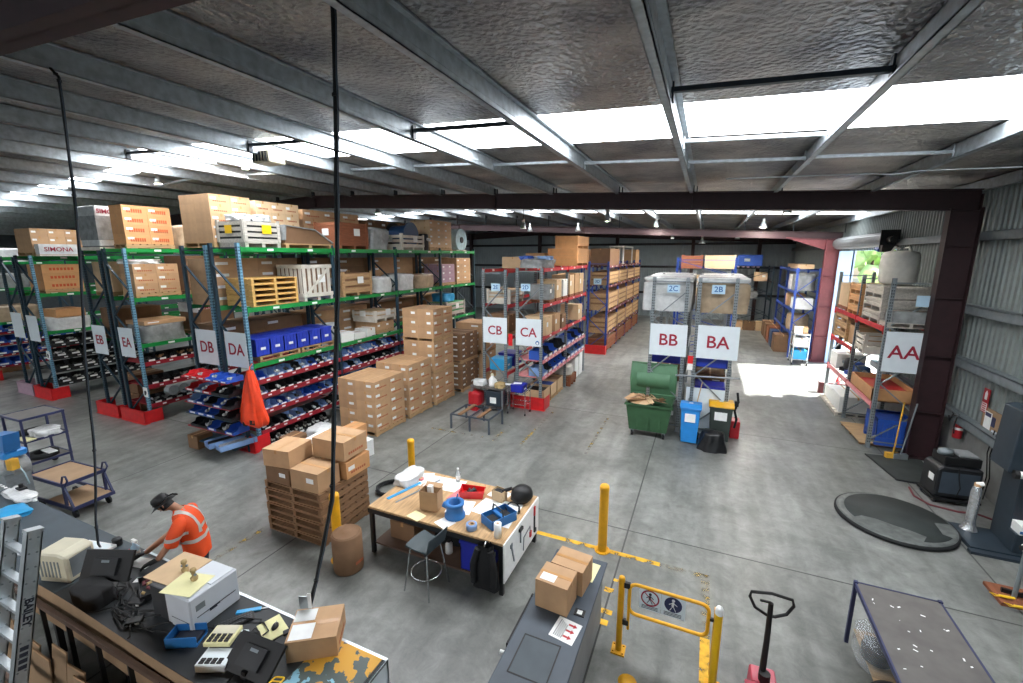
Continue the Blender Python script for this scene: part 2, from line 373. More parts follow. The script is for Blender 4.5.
struct('wall_column', column(13.6,6.05,haunch=False), M['maroon']); struct('wall_column', column(24.75,5.75,4.86,5.45,.3), M['darkred']); struct('wall_column', column(1.66,6.05), M['maroon'])

for y in (13.6,24.8):
    for x in px_[4:]:
        z = 6.25-.0441*(x+.58)
        struct('ceiling_cleat', MB().box(x+.01,x+.03,y-.06,y+.06,roofz(x)-(.19 if y<20 else .62),roofz(x)-.02).cbox((x+.1,y,roofz(x)-.12),(.03,.05,.16)), M['machine'])
# walls: corrugated cladding on girts, over a low block wall
def corrug_x(x,y0,y1,z0,z1,sgn=-1,p=.19,d=.035):
    m = MB(); n = int((y1-y0)/p); prof=[]
    for k in range(n):
        y = y0+k*p; prof += [(y,0),(y+p*.5,0),(y+p*.6,d),(y+p*.9,d)]
    prof.append((y1,0)); vs=[]
    for y,o in prof: vs += [(x+sgn*o,y,z0),(x+sgn*o,y,z1)]
    m.add(vs,[(2*i,2*i+2,2*i+3,2*i+1) for i in range(len(prof)-1)]); 
    return m
def corrug_y(y,x0,x1,z0,z1,p=.19,d=.035):
    m = MB(); n = int((x1-x0)/p); prof=[]
    for k in range(n):
        x = x0+k*p; prof += [(x,0),(x+p*.5,0),(x+p*.6,d),(x+p*.9,d)]
    prof.append((x1,0)); vs=[]
    for x,o in prof: vs += [(x,y-o,z0),(x,y-o,z1)]
    m.add(vs,[(2*i,2*i+2,2*i+3,2*i+1) for i in range(len(prof)-1)]); return m
dm('cladding','#8d9694',.5,.25,var=.08,scale=3); dm('block','#8e908e',.85,var=.12,scale=4); dm('claddingdark','#9fabb0',.55,.2,var=.08,scale=2)
DY0,DY1,DZ = 19.0,24.55,5.2
rw = MB()
for a in (corrug_x(XR,YB,DY0,1.25,6.75), corrug_x(XR,DY1,YF,1.25,6.75), corrug_x(XR,DY0,DY1,DZ,6.75)):
    rw.add(a.v,a.f)
rw.box(XR-.02,XR+.2,YB,DY0,0,1.25); rw.box(XR-.02,XR+.2,DY1,YF,0,1.25)
rw.box(XR+.14,XR+.2,YB,DY0,1.25,6.75); rw.box(XR+.14,XR+.2,DY1,YF,1.25,6.75); rw.box(XR+.14,XR+.2,DY0,DY1,DZ,6.75)
o = struct('wall_right', rw, [M['cladding'],M['block']])
for p in o.data.polygons:
    if p.center.z < .9: p.material_index = 1
bw = corrug_y(YF,XL,XR,0,8.7); bw.box(XL,XR,YF+.1,YF+.2,0,8.7); struct('wall_back', bw, M['claddingdark'])
dm('walldark','#4a5256',.7); struct('wall_left', MB().box(XL-.2,XL,YB,YF,0,8.8), M['walldark'])
# front wall behind the viewpoint, with an unseen vehicle opening added for sky fill
fw = MB(); fw.box(XL,-12,YB-.2,YB,0,8.8); fw.box(-12,-1,YB-.2,YB,0,7.6); fw.box(-1,0,YB-.2,YB,0,6.95); fw.box(0,5,YB-.2,YB,4.6,6.95); fw.box(5,XR,YB-.2,YB,0,6.7)
struct('wall_front', fw, M['claddingdark'])
for z in (1.3,2.55,3.78,5.42):
    m = MB()
    for ya,yb in ((YB,DY0 if z<DZ else YF),)+(((DY1,YF),) if z<DZ else ()):
        m.box(XR-.25,XR-.235,ya,yb,z-.1,z+.1); m.box(XR-.25,XR-.05,ya,yb,z+.085,z+.1); m.box(XR-.25,XR-.17,ya,yb,z-.1,z-.088)
    struct('wall_girt', m, M['girt'])
for z in (2.0,4.1,5.9):
    struct('wall_girt', MB().box(XL,XR,YF-.24,YF-.05,z-.09,z+.09), M['partblack'])
for x in (-21,-14,-7.1,-1.2,3.4):
    struct('wall_column', MB().box(x-.12,x+.12,YF-.5,YF-.2,0,roofz(x)-.2), M['maroon'])
# unseen mezzanine floor the view is taken from, added and trimmed to set shade
mz = MB(); mz.box(-14,4.2,YB+.1,-2.4,3.1,3.28); mz.box(-2.2,1.6,-2.4,-.1,3.1,3.28); mz.box(-14,4.2,-2.55,-2.4,2.85,3.1)
struct('floor_mezzanine', mz, M['benchside'])
# roller door on the right wall
d = MB(); d.box(XR-.02,XR+.22,DY0-.12,DY0,0,DZ); d.box(XR-.36,XR+.25,DY1,DY1+.1,0,DZ); d.box(XR-.02,XR+.22,DY0,DY1,DZ,DZ+.12)
dm('jamb','#a9c6ea',.5,var=.04)  # pale blue puts the sky glow of the doorway into the colour
door = struct('door_1', d, M['jamb'])
dr = MB(); dr.cyl((XR-.38,DY0-.5,DZ+.32),(XR-.38,DY1+.45,DZ+.32),.25,22)
for k in range(14):
    a = 2*PI*k/14; dr.bar((XR-.38+.25*math.cos(a),DY0-.45,DZ+.32+.25*math.sin(a)),(XR-.38+.25*math.cos(a),DY1+.4,DZ+.32+.25*math.sin(a)),.02,.02)
dr.obj('roller_drum', M['shutter'], door)
m = MB(); m.cbox((XR-.42,DY0-.62,DZ+.32),(.5,.05,.6)); m.cyl((XR-.42,DY0-.66,DZ+.3),(XR-.42,DY0-1.0,DZ+.3),.11,12); m.cbox((XR-.5,DY0-.75,DZ+.02),(.3,.22,.22)); m.obj('drive_motor', M['partblack'], door)
m = MB(); m.tube([(XR-.5,DY0-.7,DZ-.05),(XR-.52,DY0-.6,DZ-.5),(XR-.5,DY0-.45,DZ-.55),(XR-.48,DY0-.3,DZ-.05)],.012,6); m.obj('chain', M['chrome'], door)
m = MB(); m.cyl((XR-.6,DY0-.5,DZ-.02),(XR-.6,DY0-.15,DZ+.02),.07,10); m.obj('gearbox', M['binblue'], door)
# yellow floor lines, worn
fy = MB()
def stripe(x0,x1,y0,y1): fy.add([(x0,y0,.003),(x1,y0,.003),(x1,y1,.003),(x0,y1,.003)],[(0,1,2,3)])
wornmat = mat('line_paint','#d6a52a',.7,var=.3,scale=7)
nt_ = wornmat.node_tree; n_ = nt_.nodes.new('ShaderNodeTexNoise'); n_.inputs['Scale'].default_value = 7; n_.inputs['Detail'].default_value = 8
tc_ = nt_.nodes.new('ShaderNodeTexCoord'); nt_.links.new(tc_.outputs['Object'], n_.inputs['Vector'])
r_ = nt_.nodes.new('ShaderNodeValToRGB'); r_.color_ramp.elements[0].position=.34; r_.color_ramp.elements[1].position=.46; nt_.links.new(n_.outputs['Fac'], r_.inputs[0])
nt_.links.new(r_.outputs[0], nt_.nodes['Principled BSDF'].inputs['Alpha'])
faint = mat('faded_paint','#a58a3e',.8,var=.3,scale=6)
for mm in (faint,):
    nn = mm.node_tree; a_ = nn.nodes.new('ShaderNodeTexNoise'); a_.inputs['Scale'].default_value=6; a_.inputs['Detail'].default_value=8; t_ = nn.nodes.new('ShaderNodeTexCoord'); nn.links.new(t_.outputs['Object'],a_.inputs['Vector'])
    b_ = nn.nodes.new('ShaderNodeValToRGB'); b_.color_ramp.elements[0].position=.45; b_.color_ramp.elements[1].position=.75; nn.links.new(a_.outputs['Fac'],b_.inputs[0]); nn.links.new(b_.outputs[0], nn.nodes['Principled BSDF'].inputs['Alpha'])
stripe(-2.75,-.35,6.8,6.9); stripe(.28,.4,3.6,5.6)
for x,y,a,b in ((-.98,5.32,.18,.1),(-.95,5.52,.16,.09),(-1.0,5.95,.14,.1),(-.93,6.2,.1,.06)): stripe(x-a/2,x+a/2,y-b/2,y+b/2)
ln = fy.obj('floor_marking', wornmat); ln['kind']='structure'
fy = MB(); stripe(-.35,.4,6.8,6.9); stripe(.28,.4,5.6,6.9); stripe(-7.25,-7.15,3.3,6.2); stripe(-7.1,-5.4,10.24,10.32); stripe(-5.1,-5.02,10.2,11.4); stripe(-4.3,-4.22,10.3,13); stripe(-5.75,-5.2,5.2,5.3)
stripe(-2.55,-2.47,10.4,13.2)
ln = fy.obj('floor_marking', faint); ln['kind']='structure'
# outside the roller door
yard = mat('yard_concrete','#b9b6ae',.9,var=.12,scale=1.2)
struct('ground', MB().box(XR+.3,60,-10,70,-.25,-.05), yard)
def tree(x,y,h,r,label):
    t = thing('tree',label,'tree',(x,y,-.05),0,'trees beyond the roller door')
    MB().tube([(0,0,0),(.1,.05,h*.3),(0,.1,h*.6)],[.22,.16,.08],8).obj('trunk',M['bark'],t)
    m = MB(); rnd = random.Random(int(x*7+y))
    for k in range(26):
        a = rnd.uniform(0,2*PI); q = rnd.uniform(0,1)**.5*r; z = h*.62+rnd.uniform(-.34,.4)*h*.75; s = rnd.uniform(.45,.8)*r*.55
        bm = bmesh.new(); bmesh.ops.create_icosphere(bm, subdivisions=2, radius=s)
        c = Vector((q*math.cos(a),q*math.sin(a),z))
        vs = [v.co*(1+rnd.uniform(-.22,.22))+c for v in bm.verts]; fs = [[v.index for v in f.verts] for f in bm.faces]; bm.free()
        m.add(vs,fs)
    m.obj('crown',M['leaf'],t)
tree(12.2,41.2,9,1.7,'tall green tree outside the open roller door, beside the pale wall'); tree(15.2,36.6,8,1.9,'bushy green tree outside the roller door, farthest from the light blue jamb')
tree(9.9,36.6,8.5,1.9,'green tree just past the light blue door jamb outside')
m = MB(); m.box(7.8,40,44,44.3,-.1,3.2); tag(m.obj('boundary_wall',M['block']),'pale block boundary wall outside beyond the roller door','wall',kind='structure')
t = thing('loader_arm','pale orange lifting arm of a machine standing outside the roller door','machine',(9.2,27.5,0))
MB().cbox((1.2,1.6,.9),(2.6,1.8,1.2)).obj('body',M['cream'],t); MB().bar((.2,1.0,1.5),(3.2,2.6,4.3),.22,.26).obj('boom',M['crane'],t)
m = MB()
for x,y in ((.2,.8),(2.2,.8),(.2,2.4),(2.2,2.4)): m.cyl((x,y-.15,.4),(x,y+.15,.4),.42,18)
for i,(x,y) in enumerate(((.2,.8),(2.2,.8),(.2,2.4),(2.2,2.4))): MB().cyl((x,y-.15,.4),(x,y+.15,.4),.42,18).obj('wheel',M['rubber'],t)

# high-bay lamps
def lamp(label,x,y,z,r=.2):
    r*=.56
    t = thing('high_bay_lamp',label,'lamp',(x,y,z),0,'high bay lamps under the roof')
    MB().lathe([(.05,.3),(.07,.26),(r*.6,.16),(r,0),(r-.012,0),(r*.55,.14),(.05,.2)],n=18).obj('reflector',M['alu'],t)
    MB().lathe([(r*.82,.015),(r*.82,.03)],n=18).obj('bulb',M['lamp'],t)
    MB().lathe([(.0,.27),(.07,.28),(.07,.42),(.0,.44)],n=12).obj('ballast',M['part'],t)
    MB().tube([(0,0,.44),(0,0,roofz(x)-z)],.012,6).obj('hanger',M['partblack'],t)
for a in (('bell lamp hanging close below the near dark rafter, above the crate topped rack',-3.37,16,6.17,.24),('round lamp just past the near rafter over the bright aisle to the roller door',2.06,16,6.24,.26),
    ('lamp above the empty aisle between the timber rack and the wrapped loads',-2.58,24,6.42,.3),('lamp in front of the far reddish rafter, nearest the red steel column',2.19,24,6.26,.34),
    ('lamp beyond the near rafter above the rack with two tall wood crates',-6.63,24,6.3,.28),('lamp over the far end of the long green beam rack',-9.43,24,6.36,.28),
    ('lowest far lamp, hanging in front of the grey back wall',-.48,31,5.75,.36),('small far lamp against the back rafter beside the lowest far lamp',-2.3,31.5,6.1,.26),('small far lamp between the hanging bell lamp and the red column',1.53,31.5,6.0,.26),
    ('lamp hanging over the leftmost pair of pallet racks',-16.36,9,7.25,.22),('lamp hidden half behind a roof beam near the box shaped fan heater',-12.19,9,7.4,.2),
    ('lamp over the tall rack above the dark reel crate',-14.3,17,6.9,.3),('lamp over the cream wood crates on the green beam rack',-7.79,19,6.2,.26)):
    lamp(*a)
# small heater box under the roof
t = thing('unit_heater','pale box shaped heater hung under the roof beside the skylight','heater',(-8.6,6.9,7.0))
MB().cbox((0,0,0),(.5,.4,.24)).obj('housing',M['cream'],t,bevel=.02)
m = MB()
for k in range(5): m.cbox((-.18+k*.09,-.21,0),(.02,.03,.18))
m.obj('grille',M['partblack'],t)
for s in (-1,1): MB().tube([(s*.2,0,.12),(s*.2,0,roofz(-8.6)-7.0+.03)],.01,6).obj('hanger_rod',M['steel'],t)
# loose conduit
tag(MB().tube([(.2,10.9,roofz(.2)-.26),(2.6,10.6,roofz(2.6)-.26),(2.9,10.3,roofz(2.9)-.33),(3.3,10.4,roofz(3.3)-.26),(5.4,10.2,roofz(5.4)-.26)],.015,6).obj('conduit',M['alu']),'thin grey conduit running under the roof foil towards the right wall','conduit')
# ------------------------------------------------------------------ pallet racks
def rack(label, group, x0, x1, ys, H, postm, beams, shelves=(), face=1, endholes=True, brace=True, postw=.09, bracem=None):
    """x0..x1 depth, ys frame positions; beams: (z_top, mat, [bays]); shelves: (z, mat, [bays])"""
    t = thing('pallet_rack', label, 'rack', (0,0,0), 0, group); t.location = (x0,ys[0],0)
    W = x1-x0; d = .07
    def post_mesh(holes):
        m = MB(); m.box(-postw/2,postw/2,-d/2,d/2,0,H); m.box(-.07,.07,-.07,.07,0,.012)
        if holes:
            k = .15
            while k < H-.1:
                for s in (-1,1):
                    m.box(postw*.22*s-.009,postw*.22*s+.009,-d/2-.002,-d/2,k,k+.032,1)
                    m.box(postw/2,postw/2+.002,d*.2*s-.007,d*.2*s+.007,k,k+.032,1)
                k += .075
        return m
    proto = {}
    for yi,y in enumerate(ys):
        for xx in (postw/2, W-postw/2):
            h = yi == 0 or (endholes and yi < 2)
            if h not in proto:
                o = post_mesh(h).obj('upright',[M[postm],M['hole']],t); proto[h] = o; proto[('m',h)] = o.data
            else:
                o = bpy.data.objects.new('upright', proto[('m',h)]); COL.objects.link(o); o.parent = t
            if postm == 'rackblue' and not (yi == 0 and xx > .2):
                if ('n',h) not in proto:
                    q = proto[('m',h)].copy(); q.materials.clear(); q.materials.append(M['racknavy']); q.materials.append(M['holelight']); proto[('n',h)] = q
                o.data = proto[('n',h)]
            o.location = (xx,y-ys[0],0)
        if brace:
            if 'b' not in proto:
                m = MB(); z = .25; s = 0
                while z+.75 < H:
                    a,b = (postw,W-postw)[::(1 if s%2==0 else -1)]
                    m.bar((a,0,z),(b,0,z+.75),.05,.03); z += .75; s += 1
                m.bar((postw,0,.18),(W-postw,0,.18),.04,.03); m.bar((postw,0,H-.12),(W-postw,0,H-.12),.04,.03)
                o = m.obj('brace',M[bracem or ('racknavy' if postm=='rackblue' else postm)],t); proto['b'] = o
            else:
                o = bpy.data.objects.new('brace', proto['b'].data); COL.objects.link(o); o.parent = t
            o.location = (0,y-ys[0],0)
    for z,bm_,bays in beams:
        for b in (bays if bays is not None else range(len(ys)-1)):
            L = ys[b+1]-ys[b]-.09; k = (bm_,round(L,2))
            for side in (0,1):
                if k not in proto:
                    m = MB(); m.box(-.02,.02,0,L,-.11,0); m.box(-.035,-.02,0,L,-.11,-.02); m.box(-.03,.03,-.01,.006,-.19,.03); m.box(-.03,.03,L-.006,L+.01,-.19,.03)
                    for q in (.28,.72): m.box(.02,.022,L*q-.09,L*q+.09,-.085,-.03,1)
                    o = m.obj('beam',[M[bm_],M['paper']],t); proto[k] = o
                else:
                    o = bpy.data.objects.new('beam', proto[k].data); COL.objects.link(o); o.parent = t
                o.location = (W-.01 if side else .01, ys[b]-ys[0]+.045, z)
    for z,sm_,bays in shelves:
        for b in (bays if bays is not None else range(len(ys)-1)):
            L = ys[b+1]-ys[b]-.1; k = ('s',sm_,round(L,2))
            if k not in proto:
                m = MB(); m.box(.02,W-.02,0,L,-.03,-.005); m.box(W-.01,W+.015,0,L,-.1,.02)
                m.box(-.015,.01,0,L,-.1,.02)
                for q in (.12,.25,.4,.55,.7,.86): m.box(W+.015,W+.017,L*q-.05,L*q+.05,-.06,-.02,1)
                o = m.obj('shelf',[M[sm_],M['paper']],t); proto[k] = o
            else:
                o = bpy.data.objects.new('shelf', proto[k].data); COL.objects.link(o); o.parent = t
            o.location = (0,ys[b]-ys[0]+.05,z)
    return t
def sign(label, txt, x0, x1, y, z0, z1, size, colr='inkred', bg='signwhite', logo=False, group='large aisle signs on rack ends', name='aisle_sign'):
    t = thing(name, label, 'sign', ((x0+x1)/2, y, (z0+z1)/2), 0, group)
    w,h = (x1-x0)/2,(z1-z0)/2
    pn = MB().box(-w,w,0,.008,-h,h).obj('panel',M[bg],t)
    if txt: text_obj('lettering',txt,size,M[colr],pn,(0,-.006,-.02*h),bold=.012*size)
    if logo:
        m = MB(); m.cyl((w*.72,-.001,-h*.72),(w*.72,-.004,-h*.72),h*.15,20); m.obj('emblem',M['inkblue'],pn)
        m = MB(); m.cyl((w*.72,-.004,-h*.76),(w*.72,-.006,-h*.76),h*.08,16); m.cbox((w*.72,-.005,-h*.68),(h*.14,.003,h*.03)); m.obj('emblem',M['paper'],pn)
    return t
def guard(label, x0,x1,y0,y1,h,m='guardred',L=.9, side=1):
    t = thing('rack_end_guard',label,'guard',((x0+x1)/2,y0,0),0,'red rack end guards')
    w=(x1-x0)/2
    b = MB(); b.box(-w,w,0,.012,.01,h); b.box(-w,w,0,.05,h-.012,h); b.obj('front_plate',M[m],t)
    b = MB(); b.box(w-.012,w,0,y1-y0,.01,h); b.obj('side_plate',M[m],t)
    b = MB(); b.box(-w,-w+.012,0,y1-y0,.01,h); b.obj('side_plate',M[m],t)
    b = MB(); b.box(-w-.02,w+.02,-.03,.12,0,.012); b.obj('foot_plate',M[m],t)

DYS = [7.2,10.13,13.07,16.0,18.95]
rack('long blue and green rack behind the DA sign, orange bag on its end','green beam pallet racks',-11.4,-10.3,DYS,5.3,'rackblue',[(5.2,'green',None),(3.72,'green',None),(2.3,'green',None)],[(1.85,'shelfred',[0,1,2]),(1.45,'shelfred',[0,1,2]),(1.02,'shelfred',[0,1,2]),(.5,'shelfred',[0,1,2,3])])
rack('back to back rack behind the DB sign, tall brown carton stack on its end','green beam pallet racks',-12.55,-11.5,DYS,5.25,'rackblue',[(5.2,'green',None),(3.72,'green',None),(2.3,'green',None)],[])
EYS = [7.2,10.1,13.0,15.9]
rack('rack with blue posts behind the EA sign, dark bins on its red shelves','green beam pallet racks',-16.25,-15.12,EYS,5.2,'rackblue',[(5.2,'green',None),(3.78,'green',None),(2.42,'green',None)],[(1.85,'shelfred',[0,1]),(1.15,'shelfred',[0,1]),(.55,'shelfred',[0,1])])
rack('rack with dark posts behind the EB sign, white plastic wrapped block on top','green beam pallet racks',-17.5,-16.42,EYS,5.15,'racknavy',[(5.15,'green',None),(3.78,'green',None),(2.42,'green',None)],[])
rack('far rack between the EB rack and the outermost rack, black bins low down','green beam pallet racks',-21.85,-20.7,EYS,5.0,'rackblue',[(4.98,'green',None),(3.72,'green',None),(2.42,'green',None)],[(1.95,'partblack',[0]),(1.5,'partblack',[0]),(1.05,'partblack',[0]),(.55,'partblack',[0])])
rack('dark back rack with a white sign half, standing against the far rack with black bins','green beam pallet racks',-23.0,-21.95,EYS,4.95,'racknavy',[(4.95,'green',None),(3.72,'green',None),(2.42,'green',None)],[])
rack('outermost rack with rows of blue bins on dark red shelves','green beam pallet racks',-27.15,-26.0,EYS,4.9,'rackblue',[(4.75,'green',None),(3.7,'green',None),(2.35,'green',None)],[(1.95,'shelfred',[0]),(1.5,'shelfred',[0]),(1.05,'shelfred',[0]),(.6,'shelfred',[0])])
CYS = [13.12,15.85,18.6]
rack('grey post rack behind the CA sign with pale red beams and blue bins','grey post pallet racks',-5.62,-4.7,CYS,4.62,'rackgrey',[(4.6,'beamred',None),(3.46,'beamred',None),(2.42,'beamred',None)],[(1.62,'beampink',None),(1.06,'beampink',None)])
rack('grey post rack behind the CB sign','grey post pallet racks',-6.85,-5.95,CYS,4.55,'rackgrey',[(4.55,'beamred',None),(3.4,'beamred',None),(2.3,'beamred',None),(1.1,'beamred',None)],[])
C2Y = [22.5,25.3,28.1,30.9,33.7]
rack('royal blue post rack full of long timber crates beyond the CA rack','blue post pallet racks',-5.6,-4.55,C2Y,4.7,'rackroyal',[(4.5,'darkred',None),(3.5,'darkred',None),(2.2,'darkred',None),(1.0,'darkred',None)],[])
rack('far royal blue rack standing back to back behind the long timber crates','blue post pallet racks',-6.75,-5.75,C2Y,4.7,'rackroyal',[(4.5,'darkred',None),(3.5,'darkred',None),(2.2,'darkred',None)],[])
BYS = [12.92,15.7,18.45]
rack('open grey rack frame behind the BA sign','grey post pallet racks',-.2,.78,BYS,4.42,'steel',[(3.42,'steel',None),(1.95,'steel',None),(1.0,'steel',None)],[])
rack('open grey rack frame behind the BB sign','grey post pallet racks',-1.38,-.42,BYS,4.42,'steel',[(3.42,'steel',None),(1.95,'steel',None),(1.0,'steel',None)],[])
rack('far blue rack beyond the wrapped loads, with two big cases on its top','blue post pallet racks',-1.45,1.25,[23.9,26.7],4.9,'rackroyal',[(4.35,'rackroyal',None),(2.9,'rackroyal',None),(1.4,'rackroyal',None)],[])
rack('dark low rack against the back wall with a bright blue case on top','back wall racks',1.7,4.0,[33.6,36.2],4.3,'racknavy',[(4.2,'maroon',None),(3.3,'maroon',None),(2.1,'racknavy',None),(.9,'racknavy',None)],[])
AYS = [13.86,16.2,18.7]
rack('grey post rack by the open roller door behind the AA sign','right wall racks',4.2,5.2,AYS,4.45,'rackgrey',[(3.22,'beamred',None),(2.25,'beamred',[1]),(1.22,'beampink',None)],[(.98,'beampink',None)] and [])
rack('blue post rack past the red steel column, wrapped goods on its shelves','right wall racks',3.95,4.95,[25.3,28.1,30.9],4.4,'rackroyal',[(4.35,'rackroyal',None),(3.3,'rackroyal',None),(2.4,'rackroyal',None),(1.3,'rackroyal',None)],[])

sign('white DA sign on the rack with the orange bag','DA',-11.13,-10.33,7.13,2.22,3.11,.42)
sign('white DB sign beside the DA sign','DB',-12.3,-11.48,7.13,2.18,3.1,.42)
sign('white EA sign on the rack end with dark posts','EA',-16.02,-15.28,7.13,2.02,2.9,.4)
sign('white EB sign, beside the EA sign and behind the long hanging cable','EB',-17.5,-16.76,7.13,1.98,2.88,.4)
sign('pale blue CB sign on the grey rack by the cluttered side table','CB',-6.8,-5.92,13.05,2.11,2.98,.42,logo=False)
sign('pale blue CA sign with a small round blue emblem in its corner','CA',-5.6,-4.72,13.05,2.11,3.0,.42,logo=True)
sign('pale blue BB sign above the green wheeled bin','BB',-1.36,-.38,12.85,2.23,3.12,.46)
sign('pale blue BA sign above the yellow lidded bin','BA',-.12,.9,12.85,2.24,3.15,.47)
sign('white AA sign half hidden by the dark steel column','AA',4.22,5.02,13.71,2.11,3.14,.47)
sign('white square sign with a red smear on the far dark posts','',-22.9,-22.1,7.13,2.1,3.0,.4)
sign('plain white square sign on the far rack with black bins','',-21.75,-21.0,7.13,2.05,2.95,.4)
G2='small rack number plates'
sign('small 2E plate high on the CB rack','2E',-6.49,-6.17,13.06,3.86,4.1,.18,'inkblue','signblue',group=G2,name='rack_plate'); sign('small 2D plate high on the CA rack','2D',-5.43,-5.11,13.06,3.88,4.12,.18,'inkblue','signblue',group=G2,name='rack_plate')
sign('small 2C plate above the BB sign','2C',-.98,-.66,12.86,4.0,4.22,.2,'inkblue','signblue',group=G2,name='rack_plate'); sign('small 2B plate above the BA sign','2B',.14,.46,12.86,4.0,4.24,.2,'inkblue','signblue',group=G2,name='rack_plate')
sign('small pale plate with blue lines on the AA rack','',4.68,5.12,13.7,3.78,4.05,.1,'inkblue','signblue',group=G2,name='rack_plate')
sign('small 3D plate on the royal blue timber crate rack','3D',-5.3,-4.9,22.42,3.55,3.85,.2,'inkblue','signblue',group=G2,name='rack_plate')
for lab,x,y,z in (('small white notice with a black hand symbol on the EA rack post',-15.12,7.14,.98),('small white notice with a black symbol on the far rack with black bins',-20.72,7.14,1.6)):
    t = thing('safety_notice',lab,'sign',(x,y,z),0,'small white notices on rack posts'); MB().box(-.11,.11,0,.006,-.15,.15).obj('panel',M['paper'],t)
    m = MB(); m.cyl((0,-.001,.0),(0,-.005,.0),.055,14); m.cbox((-.02,-.003,-.06),(.07,.004,.06)); m.obj('symbol',M['ink'],t)
guard('red guard plate at the foot of the DA rack beneath the orange bag',-11.3,-10.28,7.0,7.45,.42); guard('red guard plate at the foot of the EA rack',-16.35,-15.1,7.0,7.5,.4); guard('red guard plate at the foot of the EB rack',-17.75,-16.5,7.0,7.5,.4)
guard('red guard plate at the foot of the far rack with black bins',-21.9,-20.65,7.0,7.5,.42); guard('pale pink faced guard plate beside the red one on the far dark rack',-23.2,-22.0,7.0,7.5,.42,'purpleplast')
guard('red guard plate at the foot of the outermost rack',-27.2,-25.95,7.0,7.5,.42)
guard('red guard plate at the foot of the CA rack behind the small wire cart',-5.85,-4.55,12.95,13.5,.42); guard('bright red guard plate at the foot of the timber crate rack',-5.7,-4.5,22.1,22.4,.45)
guard('dark red low guard between the AA rack and the roller door',4.1,5.2,18.95,19.15,.4,'darkred')
for lab,x,y,z in (('small red plate between the CB and CA signs',-5.79,13.04,2.27),('red and white plate between the BB and BA signs',-.25,12.84,2.08)):
    t = thing('fire_plate',lab,'sign',(x,y,z),0,'small red plates between signs'); MB().box(-.07,.07,0,.01,-.02,.2).obj('panel',M['guardred'],t); MB().box(-.07,.07,0,.01,-.2,-.02).obj('panel',M['paper' if x>-1 else 'guardred'],t)
m = MB(); m.cyl((-.6,12.72,1.72),(1.0,12.72,1.8),.025,10); tag(m.obj('rail',M['steel']),'grey tube rail across the BA rack behind the bins','rail')
# ------------------------------------------------------------------ cartons, pallets, crates, bins
def carton_mesh(w,d,h,tape=True,board='carton',tp='tape',flaps=False):
    m = MB(); a,b = w/2,d/2; e=.0015
    m.box(-a,a,-b,b,0,h)
    if tape:
        m.box(-.025,.025,-b-e,b+e,h-.07,h+e,1) if d>=w else m.box(-a-e,a+e,-.025,.025,h-.07,h+e,1)
    return m
_CM = {}
def carton(label, x,y,z,w,d,h,board='carton',rz=0,group=None,lab=(),prt=(),tape=True,name='carton'):
    """lab: list of faces carrying a white label, prt: faces carrying printing; faces: 'f' (-Y), 'r' (+X)"""
    k = (round(w,3),round(d,3),round(h,3),board,tape,tuple(lab),tuple(prt))
    if k in _CM:
        return dup(_CM[k],(x,y,z),rz,label,group)
    o = carton_mesh(w,d,h,tape,board).obj(name,[M[board],M['tape']],None,(x,y,z),rz)
    tag(o,label,'box',group)
    for f in lab:
        m = MB()
        if f=='f': m.box(w*.08,w*.34,-d/2-.003,-d/2-.001,h*.45,h*.7)
        elif f=='r': m.box(w/2+.001,w/2+.003,-d*.42,-d*.16,h*.45,h*.7)
        elif f=='t': m.box(-w*.4,w*.05,-d*.4,-d*.05,h+.002,h+.004)
        m.obj('label',M['paper'],o)
    for f in prt:
        m = MB(); n=7
        for q in range(n):
            u0=-.32+q*.64/n; u1=u0+.64/n*.72
            if f=='f': m.box(w*u0,w*u1,-d/2-.003,-d/2-.001,h*.24,h*.37)
            elif f=='r': m.box(w/2+.001,w/2+.003,d*u0,d*u1,h*.24,h*.37)
            elif f=='F': m.box(w*u0,w*u1,-d/2-.003,-d/2-.001,h*.3,h*.62)
            elif f=='R': m.box(w/2+.001,w/2+.003,d*u0,d*u1,h*.3,h*.62)
        m.obj('printing',M['printred' if f in 'fr' else 'printorange'],o)
    _CM[k] = o
    return o
_PM = {}
def pallet(label,x,y,z,w,d,h=.14,board='wood',rz=0,group=None,name='pallet'):
    k = (w,d,h,board)
    if k in _PM: return dup(_PM[k],(x,y,z),rz,label,group)
    t = thing(name,label,'pallet',(x,y,z),rz,group); n = 6 if d < 1 else 7; g=.25
    m = MB()
    for i in range(n):
        y0 = -d/2+i*d/n*1.0; m.box(-w/2,w/2,y0,y0+d/n*(1-g),h-.022,h)
    m.obj('top_deck',M[board],t)
    for xx in (-w/2+.04,0,w/2-.04):
        MB().box(xx-.035,xx+.035,-d/2,d/2,.02,h-.022).obj('bearer',M[board],t)
    m = MB()
    for yy in (-d/2+.06,0,d/2-.06): m.box(-w/2,w/2,yy-.05,yy+.05,0,.02)
    m.obj('bottom_deck',M[board],t)
    _PM[k]=t; return t
